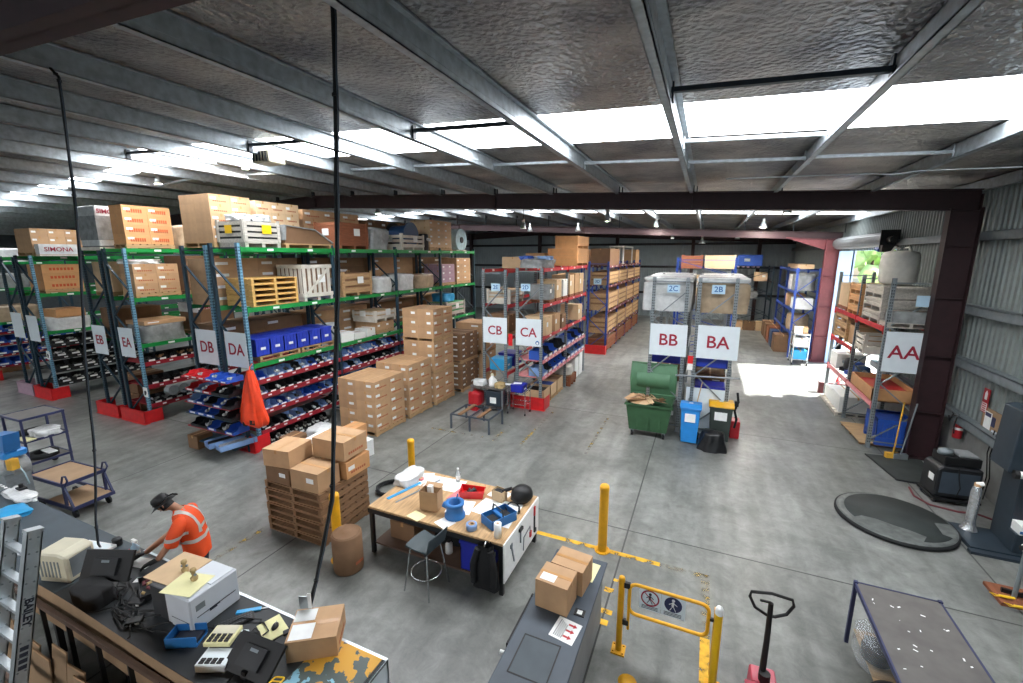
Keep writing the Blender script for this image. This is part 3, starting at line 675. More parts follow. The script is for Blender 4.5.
def cstack(desc,x,y,z,nx,ny,nz,w,d,h,board='carton',group=None,lab=(),prt=(),pal='wood',jit=.0015,pd=None,skip=None,gap=.004,palname=None,tape=True):
    """x,y: min corner; cartons nx*ny*nz on a pallet; each carton its own thing"""
    W,D = nx*(w+gap),ny*(d+gap); z0=z
    if pal:
        pallet(palname or ('wooden pallet under the '+desc),x+W/2,y+D/2,z,round(W+.02,2),round(D+.02,2),.13,pal,group='pallets under loads'); z0 = z+.13
    fx = lambda i: '' if nx==1 else (('rack side','aisle side') if nx==2 else ('rack side','centre','aisle side'))[i if nx<=3 else min(2,i)]
    fy = lambda j: '' if ny==1 else ('%s along'%nth(j))
    for k in range(nz):
        for j in range(ny):
            for i in range(nx):
                if skip and skip(i,j,k): continue
                if nx>2 and ny>2 and 0<i<nx-1 and 0<j<ny-1 and k<nz-1: continue
                lay = ('only','bottom','top')[0 if nz==1 else 1] if k==0 else ('top' if k==nz-1 else nth(k))
                parts = [p for p in (lay+' layer' if nz>1 else '', fy(j), fx(i)) if p]
                L = ('carton, '+', '.join(parts)+', ' if parts else 'carton, ')+desc
                carton(L, x+(i+.5)*(w+gap)+random.uniform(-jit,jit), y+(j+.5)*(d+gap)+random.uniform(-jit,jit), z0+k*(h+.001), w,d,h,board,0,group or ('cartons in the '+desc),lab,prt,tape)
    return z0+nz*h
_SC = {}
def crate(label,x,y,z,w,d,h,ns=4,board='woodwhite',ticket=None,fill=None,group='slatted crates',name='slatted_crate',diag=False,vert=False,gap=.35):
    """open slatted crate; base corner centre at x,y"""
    k = (w,d,h,ns,board,ticket,fill,diag,vert)
    if k in _SC: return dup(_SC[k],(x,y,z),0,label,group)
    t = thing(name,label,'crate',(x,y,z),0,group); p=.02
    m = MB(); m.box(-w/2,w/2,-d/2,d/2,.1,.12)
    for yy in (-d/2+.05,0,d/2-.05): m.box(-w/2,w/2,yy-.045,yy+.045,0,.1)
    m.obj('base',M[board],t)
    hh = h-.12
    for s,nm in ((0,'side_panel'),(1,'side_panel'),(2,'end_panel'),(3,'end_panel')):
        m = MB(); n = ns if not vert else 6
        L = w if s<2 else d
        def pb(u0,u1,z0,z1,off=0):
            if s==0: m.box(u0-w/2,u1-w/2,-d/2-off,-d/2+p-off,z0,z1)
            elif s==1: m.box(u0-w/2,u1-w/2,d/2-p,d/2,z0,z1)
            elif s==2: m.box(-w/2,-w/2+p,u0-d/2,u1-d/2,z0,z1)
            else: m.box(w/2-p+off,w/2+off,u0-d/2,u1-d/2,z0,z1)
        if vert:
            for i in range(n): pb(i*L/n,i*L/n+L/n*.6,.12,h)
            pb(0,L,h-.1,h,p); pb(0,L,.12,.22,p)
        else:
            for i in range(n): pb(0,L,.12+i*hh/n,.12+i*hh/n+hh/n*(1-gap))
            pb(0,.08,.12,h,p if s in (0,3) else 0); pb(L-.08,L,.12,h,p if s in (0,3) else 0)
        if diag and s==3:
            m.bar((w/2+p,-d/2+.1,.2),(w/2+p,d/2-.1,h-.08),.02,.08)
        m.obj(nm,M[board],t)
    if fill:
        m = MB(); m.box(-w/2+.03,w/2-.03,-d/2+.03,d/2-.03,.12,h*.93); m.obj('contents',M[fill],t,bevel=.02)
    if ticket:
        m = MB(); m.box(w/2+.022,w/2+.026,-.02,.24,h*.5,h*.5+.22); m.box(-.16,.1,-d/2-.026,-d/2-.022,h*.5,h*.5+.2); m.obj('ticket',M[ticket],t)
    _SC[k]=t; return t
def blob(name,label,cat,x,y,z,w,d,h,m,rnd=.1,group=None,seed=1,pw=4,base=True,rz=0,pal=None,taper=.0):
    """soft wrapped load: rounded box with folds"""
    r = random.Random(seed); mb = MB(); N=20; K=9
    ph = [r.uniform(0,6.3) for _ in range(6)]
    def f(u,v):
        a = 2*PI*u; zz = v
        c,s_ = math.cos(a),math.sin(a)
        q = (abs(c)**pw+abs(s_)**pw)**(-1/pw)
        shr = 1-taper*zz
        if v>.86: shr *= max(0.0,1-((v-.86)/.14)**2)**.5 if v<1 else 0.0
        wob = 1+rnd*(.45*math.sin(5*a+ph[0]+2*zz)+.35*math.sin(9*a+ph[1]-3*zz)+.3*math.sin(3*a+ph[2]+6*zz))
        top = rnd*.5*math.sin(2*a+ph[3])*h if v>.6 else 0
        return (w/2*q*c*shr*wob, d/2*q*s_*shr*wob, h*min(1,zz*1.05)+top*.5)
    mb.grid(f,N*2,K+5)
    o = mb.obj(name,M[m],None,(x,y,z),rz)
    return tag(o,label,cat,group)
def bin_mesh(w,d,h):
    """open-front picking bin; opening towards +X"""
    m = MB(); t=.006; a,b=w/2,d/2
    m.box(-a,a,-b,b,0,t); m.box(-a,-a+t,-b,b,0,h)
    for s in (-1,1):
        y0,y1 = (b-t,b) if s>0 else (-b,-b+t)
        m.prism([(-a,0),(a,0),(a,h*.42),(a*.45,h*.55),(a*.3,h),(-a,h)],y0,y1,'Y')
    m.box(a-t,a,-b,b,0,h*.42); m.box(a,a+.01,-b,b,h*.38,h*.43)
    return m
_BM = {}
def pbin(label,x,y,z,w,d,h,board='binblue',rz=0,group=None,fill=None,tickets=True,name='picking_bin'):
    k=(w,d,h,board,fill,tickets)
    if k in _BM: return dup(_BM[k],(x,y,z),rz,label,group)
    o = bin_mesh(w,d,h).obj(name,M[board],None,(x,y,z),rz); tag(o,label,'bin',group)
    if fill:
        m = MB(); r = random.Random(hash(k)%1000 if False else int(w*1000+d*977+h*31))
        for q in range(7):
            c = (r.uniform(-w*.3,w*.28),r.uniform(-d*.32,d*.32),h*.25+r.uniform(0,h*.3)); m.cyl((c[0]-.03,c[1],c[2]),(c[0]+.03,c[1]+r.uniform(-.03,.03),c[2]+.02),.03,8)
        f=m.obj('contents',M[fill],o); f['kind']='stuff'
    if tickets: MB().box(w/2+.007,w/2+.009,-d*.3,d*.3,h*.1,h*.34).obj('ticket',M['paper'],o)
    _BM[k]=o; return o
def bins_row(desc,x,y0,y1,z,n,w,h,boards,group,fills=('part',None,'partblack'),rz=0,kind='picking bin'):
    L=(y1-y0)/n; r=random.Random(int(z*100+y0*10)); cnt={}
    for i in range(n):
        b=boards[r.randrange(len(boards))]; col={'binblue':'blue','binlight':'pale blue','binred':'red','bindark':'black','partblack':'black'}[b]
        k=cnt.get(col,0); cnt[col]=k+1
        pbin('%s %s bin from the sign end, %s'%(nth(k),col,desc),x,y0+(i+.5)*L,z,w,round(L-.025,3),h,b,rz,group,fills[r.randrange(len(fills))])
def tote(label,x,y,z,w,d,h,m='toteblue',group=None):
    k=('tote',w,d,h,m)
    if k in _BM: return dup(_BM[k],(x,y,z),None,label,group)
    t = MB(); a,b=w/2,d/2; s=.94; th=.012
    for (x0,x1,y0,y1) in ((-a,a,-b,-b+th),(-a,a,b-th,b),(-a,-a+th,-b,b),(a-th,a,-b,b)): t.box(x0,x1,y0,y1,0,h)
    t.box(-a,a,-b,b,0,.012); t.box(-a-.015,a+.015,-b-.015,b+.015,h-.05,h-.01)
    t.box(-a-.01,a+.01,-b-.01,b+.01,h-.012,h-.002)
    for q in (-.3,0,.3): t.box(a,a+.008,d*q-.01,d*q+.01,.02,h-.05)
    o=t.obj('tote_box',M[m],None,(x,y,z)); tag(o,label,'tote',group)
    MB().box(a+.009,a+.012,-.07,.07,h*.35,h*.5).obj('label',M['paper'],o)
    _BM[k]=o; return o
# ------------------------------------------------------------------ rack D and its loads
A='aisle'
cstack('tall end stack on top of the DB rack',-12.6,7.35,5.2,2,2,5,.59,.54,.235,'carton',lab='r',prt='r')
cstack('second tall stack on top of the DB rack',-12.6,8.6,5.2,1,3,4,1.18,.46,.285,'cartonlight',lab='r',prt='r')
cstack('third stack on top of the DB rack',-12.6,10.35,5.2,1,3,4,.95,.8,.27,'carton',lab='r',prt='r')
cstack('fourth stack on top of the DB rack',-12.6,13.2,5.2,1,3,3,.95,.75,.32,'cartondark',lab='r')
crate('grey slatted crate with a bright yellow ticket on top of the DA rack',-10.9,7.95,5.2,1.0,1.0,.68,4,'woodgrey','yellowbright','partblack')
for i,(x,y) in enumerate(((-10.95,7.75),(-10.75,8.15),(-11.1,8.2))):
    blob('plastic_bag','crumpled white plastic bag %s in the grey crate with the yellow ticket'%('in front','at the aisle edge','at the back')[i],'bag',x,y,5.86,.5,.45,.16,'wrap',.15,'white bags in the grey crate',i)
t = thing('covered_load','pallet load covered by a sloping grey metal sheet on top of the DA rack','load',(-10.85,9.35,5.2))
m=MB(); m.prism([(-.8,.12),(.8,.12),(.8,.2),(.2,.5),(-.75,.58)],-.5,.5,'X'); m.obj('goods',M['cartondark'],t)
m=MB(); m.prism([(-.82,.2),(-.8,.6),(.2,.53),(.84,.18),(.82,.14),(.2,.5),(-.75,.575),(-.8,.2)],-.54,.54,'X'); m.obj('cover_sheet',M['wrapgrey'],t)
m=MB(); m.box(-.52,.52,-.85,.85,.09,.12); [m.box(-.52,.52,q-.05,q+.05,0,.09) for q in (-.75,0,.75)]; m.obj('skid',M['wood'],t)
crate('reddish brown timber crate with a white ticket on top of the DA rack',-10.85,11.1,5.2,1.0,1.25,.82,6,'woodred','paper','woodred',gap=.18)
blob('wrapped_load','clear plastic wrapped load beside the reddish timber crate','load',-10.85,12.45,5.2,.95,1.0,.75,'wrapgrey',.09,'wrapped loads on the DA rack',3)
crate('pale slatted crate holding a dark reel on top of the DA rack',-10.85,14.2,5.2,1.0,1.4,.6,3,'woodwhite','paper',None)
t=thing('cable_reel','dark blue black reel lying in the pale slatted crate','reel',(-10.85,14.2,5.32))
MB().cyl((-.38,0,.46),(.38,0,.46),.34,26).obj('drum',M['navydrum'],t)
for s in (-1,1): MB().cyl((s*.38,0,.46),(s*.43,0,.46),.46,26).obj('flange',M['navydrum' if s>0 else 'partblack'],t)
cstack('pale stack beside the dark reel crate',-11.3,15.35,5.2,2,3,4,.46,.55,.27,'cartonlight',lab='r',tape=True)
t=thing('black_drum','black drum with a white pipe stub standing before the pale carton stack','drum',(-10.55,15.15,5.2)); MB().lathe([(.18,0),(.2,.02),(.2,.6),(.18,.64),(.05,.65)],n=20).obj('body',M['partblack'],t); MB().cyl((.12,0,.45),(.34,0,.4),.06,10).obj('pipe_stub',M['paper'],t)
t=thing('wrapped_roll','big pale cyan wrapped roll standing on the far end of the DA rack','roll',(-10.8,18.1,5.2))
MB().cyl((-.3,0,.5),(.3,0,.5),.5,28).obj('roll_body',M['wrapcyan'],t); MB().cyl((.3,0,.5),(.33,0,.5),.14,16).obj('core',M['partblack'],t); MB().box(-.3,.3,-.45,.45,0,.06).obj('skid',M['woodwhite'],t)
# level two
for k in range(5):
    pallet('pale yellow pallet in the stack on the DA rack, %s from below'%nth(k),-10.87,8.15,3.72+k*.142,1.36,1.0,.14,'woodyellow',PI/2,'pale yellow pallets stacked on the DA rack')
crate('white upright slatted crate with a diagonal brace next to the pale yellow pallets',-10.87,9.55,3.72,1.0,1.05,1.02,4,'woodwhite','paper','cartondark',diag=True,vert=True)
crate('plain timber crate of three wide boards with a ticket, above the white crates',-10.87,11.15,3.72,1.0,1.3,.78,3,'wood','paper','woodold')
for i,(y,dd,hh,mm,lb) in enumerate(((12.55,.8,.55,'wrap','white wrapped parcel past the timber crate of three wide boards'),(13.75,1.1,.62,'wrap','white wrapped parcel heap in the middle of the DA rack'),(15.1,1.2,.55,'wrapbrown','brownish wrapped parcel heap in the middle of the DA rack'))):
    blob('wrapped_load',lb,'load',-10.85,y,3.72,.95,dd,hh,mm,.08,'wrapped loads on the DA rack',10+i)
cstack('mauve stack near the far DA end',-11.25,16.15,3.72,2,2,3,.45,.5,.26,'purpleplast',lab='r')
cstack('brown stack at the far DA end',-11.25,17.35,3.72,2,2,4,.45,.62,.26,'carton',lab='r')
# level one
for r_ in range(2):
    for k in range(6):
        tote('%s blue tote from the DA sign, %s row above the red bin shelves'%(nth(k),('front','back')[r_]),-10.6-.44*r_,7.62+k*.42,2.44,.4,.4,.46,'toteblue','blue totes on the DA rack')
for k in range(2): pallet('low pallet under the blue totes, %s from the DA sign'%nth(k),-10.85,8.1+1.3*k,2.3,1.24,.98,.13,'wood',PI/2,'pallets under the blue totes')
for i,(x,y,w,d,h) in enumerate(((-10.6,10.55,.5,.5,.3),(-10.6,11.1,.45,.5,.2),(-10.65,11.65,.5,.45,.26))):
    carton('white carton, %s past the blue totes on the DA rack'%nth(i),x,y,2.3,w,d,h,'paper',.1*i-.1,'white cartons past the blue totes',tape=True)
blob('plastic_bag','clear plastic bag standing behind the white cartons past the totes','bag',-10.9,10.4,2.3,.4,.4,.6,'wrap',.12,None,5)
crate('pale slatted crate with a ticket above the red shelves, beside the tall carton stack',-10.85,12.4,2.72,1.0,1.1,.4,2,'woodwhite','paper','cartonlight')
cstack('low pile under the pale slatted crate',-11.35,11.95,2.3,2,2,1,.48,.45,.27,'carton',lab='r')
crate('pale green slatted crate on the far part of the DA rack',-10.85,17.2,2.3,1.0,1.6,.7,3,'woodgrey','paper','green')
blob('plastic_bag','bright blue plastic bag on the far bay of the DA rack','bag',-10.8,16.9,3.0,.8,.9,.35,'cyan',.1,None,6)
# cartons standing on the DB side, seen through the rack
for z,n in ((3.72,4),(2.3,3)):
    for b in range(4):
        cstack('%s bay of the DB rack %s level'%(nth(b),'upper' if z>3 else 'lower'),-12.55,DYS[b]+.12,z,1,2,n,.95,1.3,.3,('cartondark','carton')[(b+int(z))%2],lab='r',tape=False,group='brown cartons deep inside the DB rack',pal=None)  # dark board puts part of the rack's inner shade into the cartons
SH=[(1.85,'top red shelf'),(1.45,'second red shelf'),(1.02,'third red shelf'),(.5,'lowest red shelf')]
for z,nm in SH:
    for b in range(3):
        if b==2 and z<1: continue
        pal_={1.85:['binlight','binlight','binblue','bindark'],1.45:['bindark','binlight','bindark'],1.02:['binlight','binblue','binblue'],.5:['bindark','binlight','bindark']}[z]
        bins_row('%s of DA, %s bay'%(nm,nth(b)),-10.47,DYS[b]+.09,DYS[b+1]-.09,z,10 if b<2 else 8,.34,.17 if z<1.8 else .2,pal_,'part bins on the DA shelves',)
for k in range(7):
    pbin('%s black bin on the floor under the DA shelves'%nth(k),-10.5,7.55+.3*k,.0,.4,.27,.26,'bindark',0,'black floor bins under the DA rack','part')
# bins on the end of the D rows
t=thing('louvre_bin_rack','dark steel bin rack on the end of the DA and DB racks','rack',(-11.35,7.02,0))
for x in (-.85,0,.85): MB().box(x-.03,x+.03,-.04,.04,0,2.05).obj('upright',M['racknavy'],t)
for i,z in enumerate((1.95,1.6,1.28,.98,.62,.24)):
    MB().box(-.9,.9,-.42,.04,z-.03,z).obj('shelf',M['shelfred' if i%2==0 else 'racknavy'],t)
rows=[(1.95,['binred','binred','binred','binblue','binblue','binblue'],.13),(1.6,['binred','binlight','binred','bindark','bindark'],.15),(1.28,['binlight','binblue','bindark','binblue','bindark'],.17),(.98,['binblue','binblue','binblue','bindark','bindark'],.17),(.62,['bindark','bindark','binblue','bindark','binblue'],.18)]
for i,(z,cols,h) in enumerate(rows):
    n=len(cols)
    for k,c in enumerate(cols):
        nm={'binred':'red','binblue':'blue','binlight':'pale blue','bindark':'black'}[c]
        pbin('%s bin on the %s shelf of the rack end, %s from the DB side'%(nm,nth(i),nth(k)),-12.1+(k+.5)*1.7/n,6.8,z,.42,round(1.62/n,3),h,c,-PI/2,'bins on the end of the D racks','part' if k%2 else None,tickets=(c!='bindark'))
for k in range(2):
    t=thing('long_tray','long pale blue tray at the foot of the rack end, %s the orange bag'%('nearer' if k else 'farther from'),'tray',(-10.95+.42*k,6.72,.3),-.25,'long pale blue trays on the rack end')
    m=MB(); m.box(-.17,.17,-.42,.42,0,.012); m.box(-.17,-.155,-.42,.42,0,.14); m.box(.155,.17,-.42,.42,0,.14); m.box(-.17,.17,-.42,-.405,0,.1); m.box(-.17,.17,.405,.42,0,.14); m.obj('tray_body',M['binlight'],t)
    m=MB(); m.box(-.13,.13,-.36,.36,.012,.1); m.obj('contents',M[('partblack','part')[k]],t)
    MB().box(-.16,.16,-.36,.3,.26,.27) 
carton('small brown carton on the floor at the DB foot beneath the bin rack',-12.05,6.75,0,.4,.4,.36,'cartondark')
# orange bag hanging on the rack corner
t=thing('orange_bag','bright orange plastic bag hanging from the DA rack corner','bag',(-10.16,6.98,.8))
mb=MB()
def _ob(u,v):
    a=2*PI*u; top=v**1.0; w=.5*(1-.86*v**1.05)*(1+.1*math.sin(5*a+4*v)+.08*math.sin(9*a-7*v)+.05*math.sin(14*a+11*v)); d=.24*(1-.66*v)*(1+.14*math.sin(4*a+1+5*v)+.08*math.sin(11*a))
    if v<.12: k=(v/.12)**.45; w*=.55+.45*k; d*=.5+.5*k
    return (w*math.cos(a)+.06*v, d*math.sin(a), 1.42*v+.03*math.sin(3*a)*(1-v))
mb.grid(_ob,40,22); mb.add([_ob(k/40,0) for k in range(40)],[tuple(range(40))[::-1]]); mb.obj('bag_body',M['orange'],t)
m=MB(); m.cbox((.2,-.17,.16),(.14,.05,.12),.2); m.cbox((-.05,-.2,.1),(.12,.05,.1),-.1); m.obj('dark_contents',M['black'],t)
m=MB(); m.tube([(.05,0,1.38),(.0,.05,1.5),(-.02,.14,1.56)],.012,6); m.obj('tie',M['orange'],t)

# ------------------------------------------------------------------ floor stacks along the D aisle
g='carton stacks on the aisle floor'
cstack('floor stack nearest the yellow bollards',-9.45,9.1,0,2,2,5,.65,.65,.288,'carton',lab='fr',prt='r')
cstack('floor stack second from the orange bag',-9.36,10.62,0,2,2,5,.61,.61,.315,'carton',lab='fr',prt='r')
for q in range(3): cstack('tallest floor stack, %s pallet load'%nth(q),-9.32,12.0,q*1.09,2,2,3,.61,.6,.318,'carton',lab='fr',prt='r',skip=lambda i,j,k,q=q: i==0 and j==1 and q<2)
for q in range(2): cstack('dark floor stack behind the tallest, %s load'%nth(q),-9.2,13.65,q*1.09,1,2,4,1.2,.6,.238,'cartondark',lab='fr')
for q in range(2): cstack('floor stack by the CB rack, %s load'%nth(q),-9.1,15.1,q*1.2,1,2,4,1.2,.58,.262,'carton',lab='fr')

# ------------------------------------------------------------------ rack E, F, G
cstack('orange brown stack on top of the EA rack',-15.85,7.33,5.2,1,2,4,.62,.62,.27,'cartonorange',lab='r',prt='rR')
blob('wrapped_load','small plastic wrapped load beside the orange brown cartons','load',-15.7,9.25,5.2,.95,.8,.75,'wrapbrown',.06,'wrapped loads on the EA rack',21)
t=thing('sheet_block','tall white plastic wrapped block of sheets with red lettering on the EB rack','block',(-16.95,7.85,5.15))
MB().box(-.5,.5,-.6,.6,.12,1.28).obj('sheet_stack',M['wrap'],t,bevel=.02); MB().box(-.52,.52,-.62,.62,0,.1).obj('skid',M['woodwhite'],t); text_obj('lettering','SIMONA',.17,M['inkred'],t,(.515,-.24,1.12),(PI/2,0,PI/2),bold=.004)
MB().box(-.505,.505,-.61,-.1,.3,1.0).obj('grey_wrap',M['wrapgrey'],t)
cstack('second stack on the EA rack upper level',-15.85,7.35,3.78,1,2,3,.66,.6,.28,'carton',lab='r',prt='r')
blob('plastic_cover','white crumpled plastic cover on the cartons of the EA upper level','cover',-15.7,7.8,4.755,.95,.8,.14,'wrap',.14,None,22)
cstack('dark stack farther in on the EA upper level',-16.2,8.75,3.78,1,2,3,1.08,.55,.36,'cartondark',tape=False)
blob('wrapped_load','grey brown wrapped pallet load on the EA lower level','load',-15.68,8.0,2.42,1.0,1.2,.55,'wrapgrey',.06,'wrapped loads on the EA rack',23,pw=6)
t=carton('flat brown lid with a white sheet on the grey wrapped EA load',-15.68,8.0,2.95,.98,1.15,.12,'carton',lab='r')
cstack('dark pile behind the grey wrapped EA load',-16.2,9.0,2.42,1,2,2,1.08,.55,.35,'cartondark',tape=False)
t=thing('sheet_block','white sheet pack with dark lettering on the EA rack, behind the wrapped load','block',(-15.75,9.5,3.15)); MB().box(-.5,.55,-.5,.5,.0,.3).obj('sheet_stack',M['wrap'],t); text_obj('lettering','SIMONA',.16,M['inkred'],t,(.555,-.1,.15),(PI/2,0,PI/2),bold=.003)
for z,nm in ((1.85,'top'),(1.15,'middle'),(.55,'lowest')):
    bins_row('%s red EA shelf'%nm,-15.35,7.3,10.0,z,9,.4,.22,['bindark','bindark','partblack'],'dark bins on the EA shelves',('partblack','part','woodold'))
t=thing('valve_body','round grey pipe fittings bundle on the lowest EA shelf','fitting',(-15.0,7.75,.78))
for k in range(3): MB().cyl((-.1,.0+.3*k,.1),(.12,.02+.3*k,.12),.15,16).obj('fitting_ring',M['steel'],t)
cstack('lower level of the EB rack',-17.45,7.4,2.42,1,2,3,.95,.6,.28,'cartondark',tape=False); cstack('upper level of the EB rack',-17.45,7.4,3.78,1,2,3,.95,.6,.3,'cartonlight',tape=False)
for i in range(2): carton('brown carton low in the EB rack, %s from the floor'%nth(i),-16.9,8.0,.0+.62*i,.8,.8,.6,'cartondark',0,'cartons low in the EB rack')
# F
cstack('stack on top of the far rack with black bins',-21.8,7.3,4.98,1,3,3,1.08,.44,.26,'carton',lab='r')
t=thing('sheet_block','low white sheet pack with purple lettering atop the far rack with black bins','block',(-20.6,7.85,4.98)); MB().box(-.16,.16,-.5,.5,.06,.4).obj('sheet_stack',M['wrap'],t); text_obj('lettering','SIMONA',.2,M['inkred'],t,(.165,0,.22),(PI/2,0,PI/2),bold=.003); MB().box(-.16,.16,-.5,.5,0,.05).obj('skid',M['woodwhite'],t)
cstack('orange lettered stack on the far rack upper level',-21.7,7.4,3.72,2,1,3,.5,1.05,.28,'cartonorange',prt='R')
blob('wrapped_load','white sack load on the far rack lower level','load',-21.2,7.95,2.42,1.0,1.2,.45,'wrap',.06,'loads on the far rack',31)
cstack('pile on the white sack load of the far rack',-21.6,7.55,2.86,2,1,1,.45,.8,.28,'cartonorange',pal=None)
for z,nm in ((1.95,'top'),(1.5,'second'),(1.05,'third'),(.55,'lowest')):
    bins_row('%s shelf of the far rack'%nm,-20.95,7.3,10.0,z,7,.45,.24,['bindark','bindark'],'black bins on the far rack',('part','wrap','partblack'))
# G
blob('wrapped_load','white wrapped load on top of the outermost rack','load',-26.6,8.2,4.75,1.1,1.8,.55,'wrap',.06,'loads on the outermost rack',41); blob('wrapped_load','grey white wrapped load halfway up the outermost rack','load',-26.6,8.2,3.7,1.1,1.6,.6,'wrapgrey',.06,'loads on the outermost rack',42)
blob('wrapped_load','pale wrapped load above the blue bins of the outermost rack','load',-26.5,8.3,2.35,1.1,1.5,.65,'wrapbrown',.05,'loads on the outermost rack',43)
for z,nm in ((1.95,'top'),(1.5,'second'),(1.05,'third'),(.6,'lowest')):
    bins_row('%s shelf of the outermost rack'%nm,-26.2,7.4,10.0,z,6,.5,.26,['binblue','binblue'],'blue bins on the outermost rack',(None,'part'))
cstack('low pile between the outermost racks',-28.4,7.6,0,1,2,1,.9,.6,.35,'carton')
t=thing('pipe_bundle','long dark tubes leaning upright against the far rack posts','tube',(-22.3,7.25,.0)); 
for k in range(3): MB().cyl((.15*k,-.02,.01),(.1+.18*k,.05,2.3+.1*k),.04,8).obj('tube',M[('alu','partblack','steel')[k]],t)

# ------------------------------------------------------------------ rack C
t=blob('wrapped_load','plastic wrapped bundle of blue and white pipes on top of the CA rack','load',-5.2,14.0,4.6,.95,1.3,.3,'wrapgrey',.08,None,51)
for i,(dx,dy,mm) in enumerate(((-.3,-.2,'binblue'),(.05,.1,'wrap'),(.3,-.1,'binlight'))):
    blob('plastic_bag',('blue','white','pale blue')[i]+' plastic bag on the wrapped bundle atop the CA rack','bag',-5.2+dx,14.0+dy,4.86,.42,.6,.13,mm,.12,'bags atop the CA rack',52+i)
crate('big orange brown timber case on top of the CA rack, lower of two',-5.3,17.85,4.6,1.2,1.75,.68,4,'cartonorange',None,'wood',group='timber cases atop the CA rack',name='timber_case',gap=.06)
crate('big orange brown timber case on top of the CA rack, upper of two',-5.15,17.85,5.28,.9,1.7,.48,3,'cartonorange',None,'wood',group='timber cases atop the CA rack',name='timber_case',gap=.06)
LB=[(14.0,.5,.5,'wrapgrey'),(14.75,.55,.62,'cartonlight'),(15.5,.5,.6,'paper'),(16.35,.55,.72,'cartonlight'),(17.05,.55,.74,'carton'),(17.75,.6,.74,'cartonlight')]
for i,(y,d,h,b) in enumerate(LB):
    pallet('small pallet under the %s box on the upper CA level'%nth(i),-5.05,y,3.46,.74,round(d+.05,2),.1,'woodred',0,'pallets on the upper CA level')
    carton('%s %s box from the sign end on the upper CA level'%(nth(i),{'paper':'white','wrapgrey':'grey','carton':'brown','cartonlight':'pale brown'}[b]),-5.05,y,3.56,.72,d,h,b,0,'boxes on the upper CA level',('r',) if i!=4 else ())
for i,(y,d,h,b) in enumerate(((13.7,.6,.62,'cartonlight'),(14.6,.55,.6,'carton'),(15.35,.5,.5,'cartondark'),(17.6,.6,.62,'cartonlight'))):
    carton('%s box from the sign end on the lower CA level, behind the CA sign'%nth(i),-5.05,y,2.42,.75,d,h,b,0,'boxes on the lower CA level','r')
for z,nm in ((1.62,'upper'),(1.06,'lower')):
    for b in range(2):
        bins_row('%s pink CA shelf, %s bay'%(nm,nth(b)),-4.95,CYS[b]+.08,CYS[b+1]-.08,z,5,.5,.3,['binblue','binblue','binlight','bindark'],'bins on the CA shelves',('partblack',None))
for b,y in enumerate((13.7,14.45,15.2)):
    t=thing('open_carton','%s open topped pale carton of fittings on the floor under the CA rack'%nth(b),'box',(-5.1,y,.12),0,'open cartons under the CA rack')
    m=MB(); m.box(-.38,.38,-.33,.33,0,.02)
    for q in ((-.38,.38,-.33,-.315),(-.38,.38,.315,.33),(-.38,-.365,-.33,.33),(.365,.38,-.33,.33)): m.box(*q,0,.42)
    m.obj('box_walls',M['cartonlight'],t); MB().box(-.36,.36,-.31,.31,.02,.36).obj('contents',M[('partblack','binblue','woodold')[b]],t)
    pallet('%s pallet under the open cartons of the CA rack'%nth(b),-5.1,y,0,.78,.7,.12,'wood',0,'pallets under open cartons')
crate('small dark crate with a pale sack at the foot of the CA rack',-4.95,16.35,0,.8,.8,.42,3,'woodred',None,'woodold',name='slatted_crate')
blob('sack','pale rounded sack on the dark crate at the foot of the CA rack','sack',-4.95,16.35,.42,.7,.7,.35,'fabric',.08,None,61,pw=2.5)
for i in range(2): carton('tall white carton standing on the floor at the far CA end, %s'%('nearer one','farther one')[i],-4.95,17.4+.65*i,0,.5,.5,.85+.1*i,'paper',0,'tall white cartons at the far CA end','r')
tote('cyan tote low in the CB rack behind the white bottle',-6.4,13.6,1.1,.6,.55,.4,'cyan'); tote('deep blue tote behind the CB posts',-6.4,14.4,1.1,.6,.7,.45,'totedeep')
crate('pale beige crate on the upper CB level',-6.4,14.0,3.4,.85,1.2,.5,3,'woodwhite',None,'cartonlight'); cstack('dark pile under the CB sign',-6.8,13.4,2.3,1,2,2,.8,.6,.3,'cartondark')
carton('long pale carton on top of the CB rack',-6.4,15.6,4.55,.8,2.0,.4,'cartonlight'); carton('brown carton on top of the CB rack far end',-6.4,17.4,4.55,.8,1.1,.55,'carton')
# C2 long timber crates
for zi,(z,nm) in enumerate(((0.0,'floor'),(1.0,'lowest beam'),(2.2,'middle beam'),(3.5,'upper beam'))):
    for b in range(4):
        crate('long slatted timber crate on the %s level of the royal blue rack, %s bay'%(nm,nth(b)),-5.05,(C2Y[b]+C2Y[b+1])/2,z if z else .02,1.0,2.5,(.75,.85,.95,.72)[zi],3,('woodred','wood','wood','wood')[zi],None,'woodold',group='long timber crates',name='timber_crate')
carton('dark brown long case on top of the royal blue rack, near end',-5.05,23.9,4.5,1.0,2.6,.85,'cartondark'); t=thing('steel_frame_stand','white open steel frame on top of the royal blue rack','frame',(-5.05,28.6,4.5))
m=MB()
for x in (-.4,.4):
    for y in (-1.6,1.6): m.bar((x,y,0),(x,y,1.0),.07,.07)
m.obj('frame_legs',M['paper'],t); m=MB(); m.box(-.45,.45,-1.65,1.65,1.0,1.07); m.obj('frame_top',M['paper'],t)
carton('pale carton at the far end of the royal blue rack top',-5.05,32.4,4.5,.9,1.6,.9,'carton')
for i in range(2): carton('wide dark case on the far back to back rack top, %s'%('near end','far end')[i],-6.3,23.8+3.2*i,4.5,.9,2.4,.8,'cartondark',0,'wide cases on the far rack')

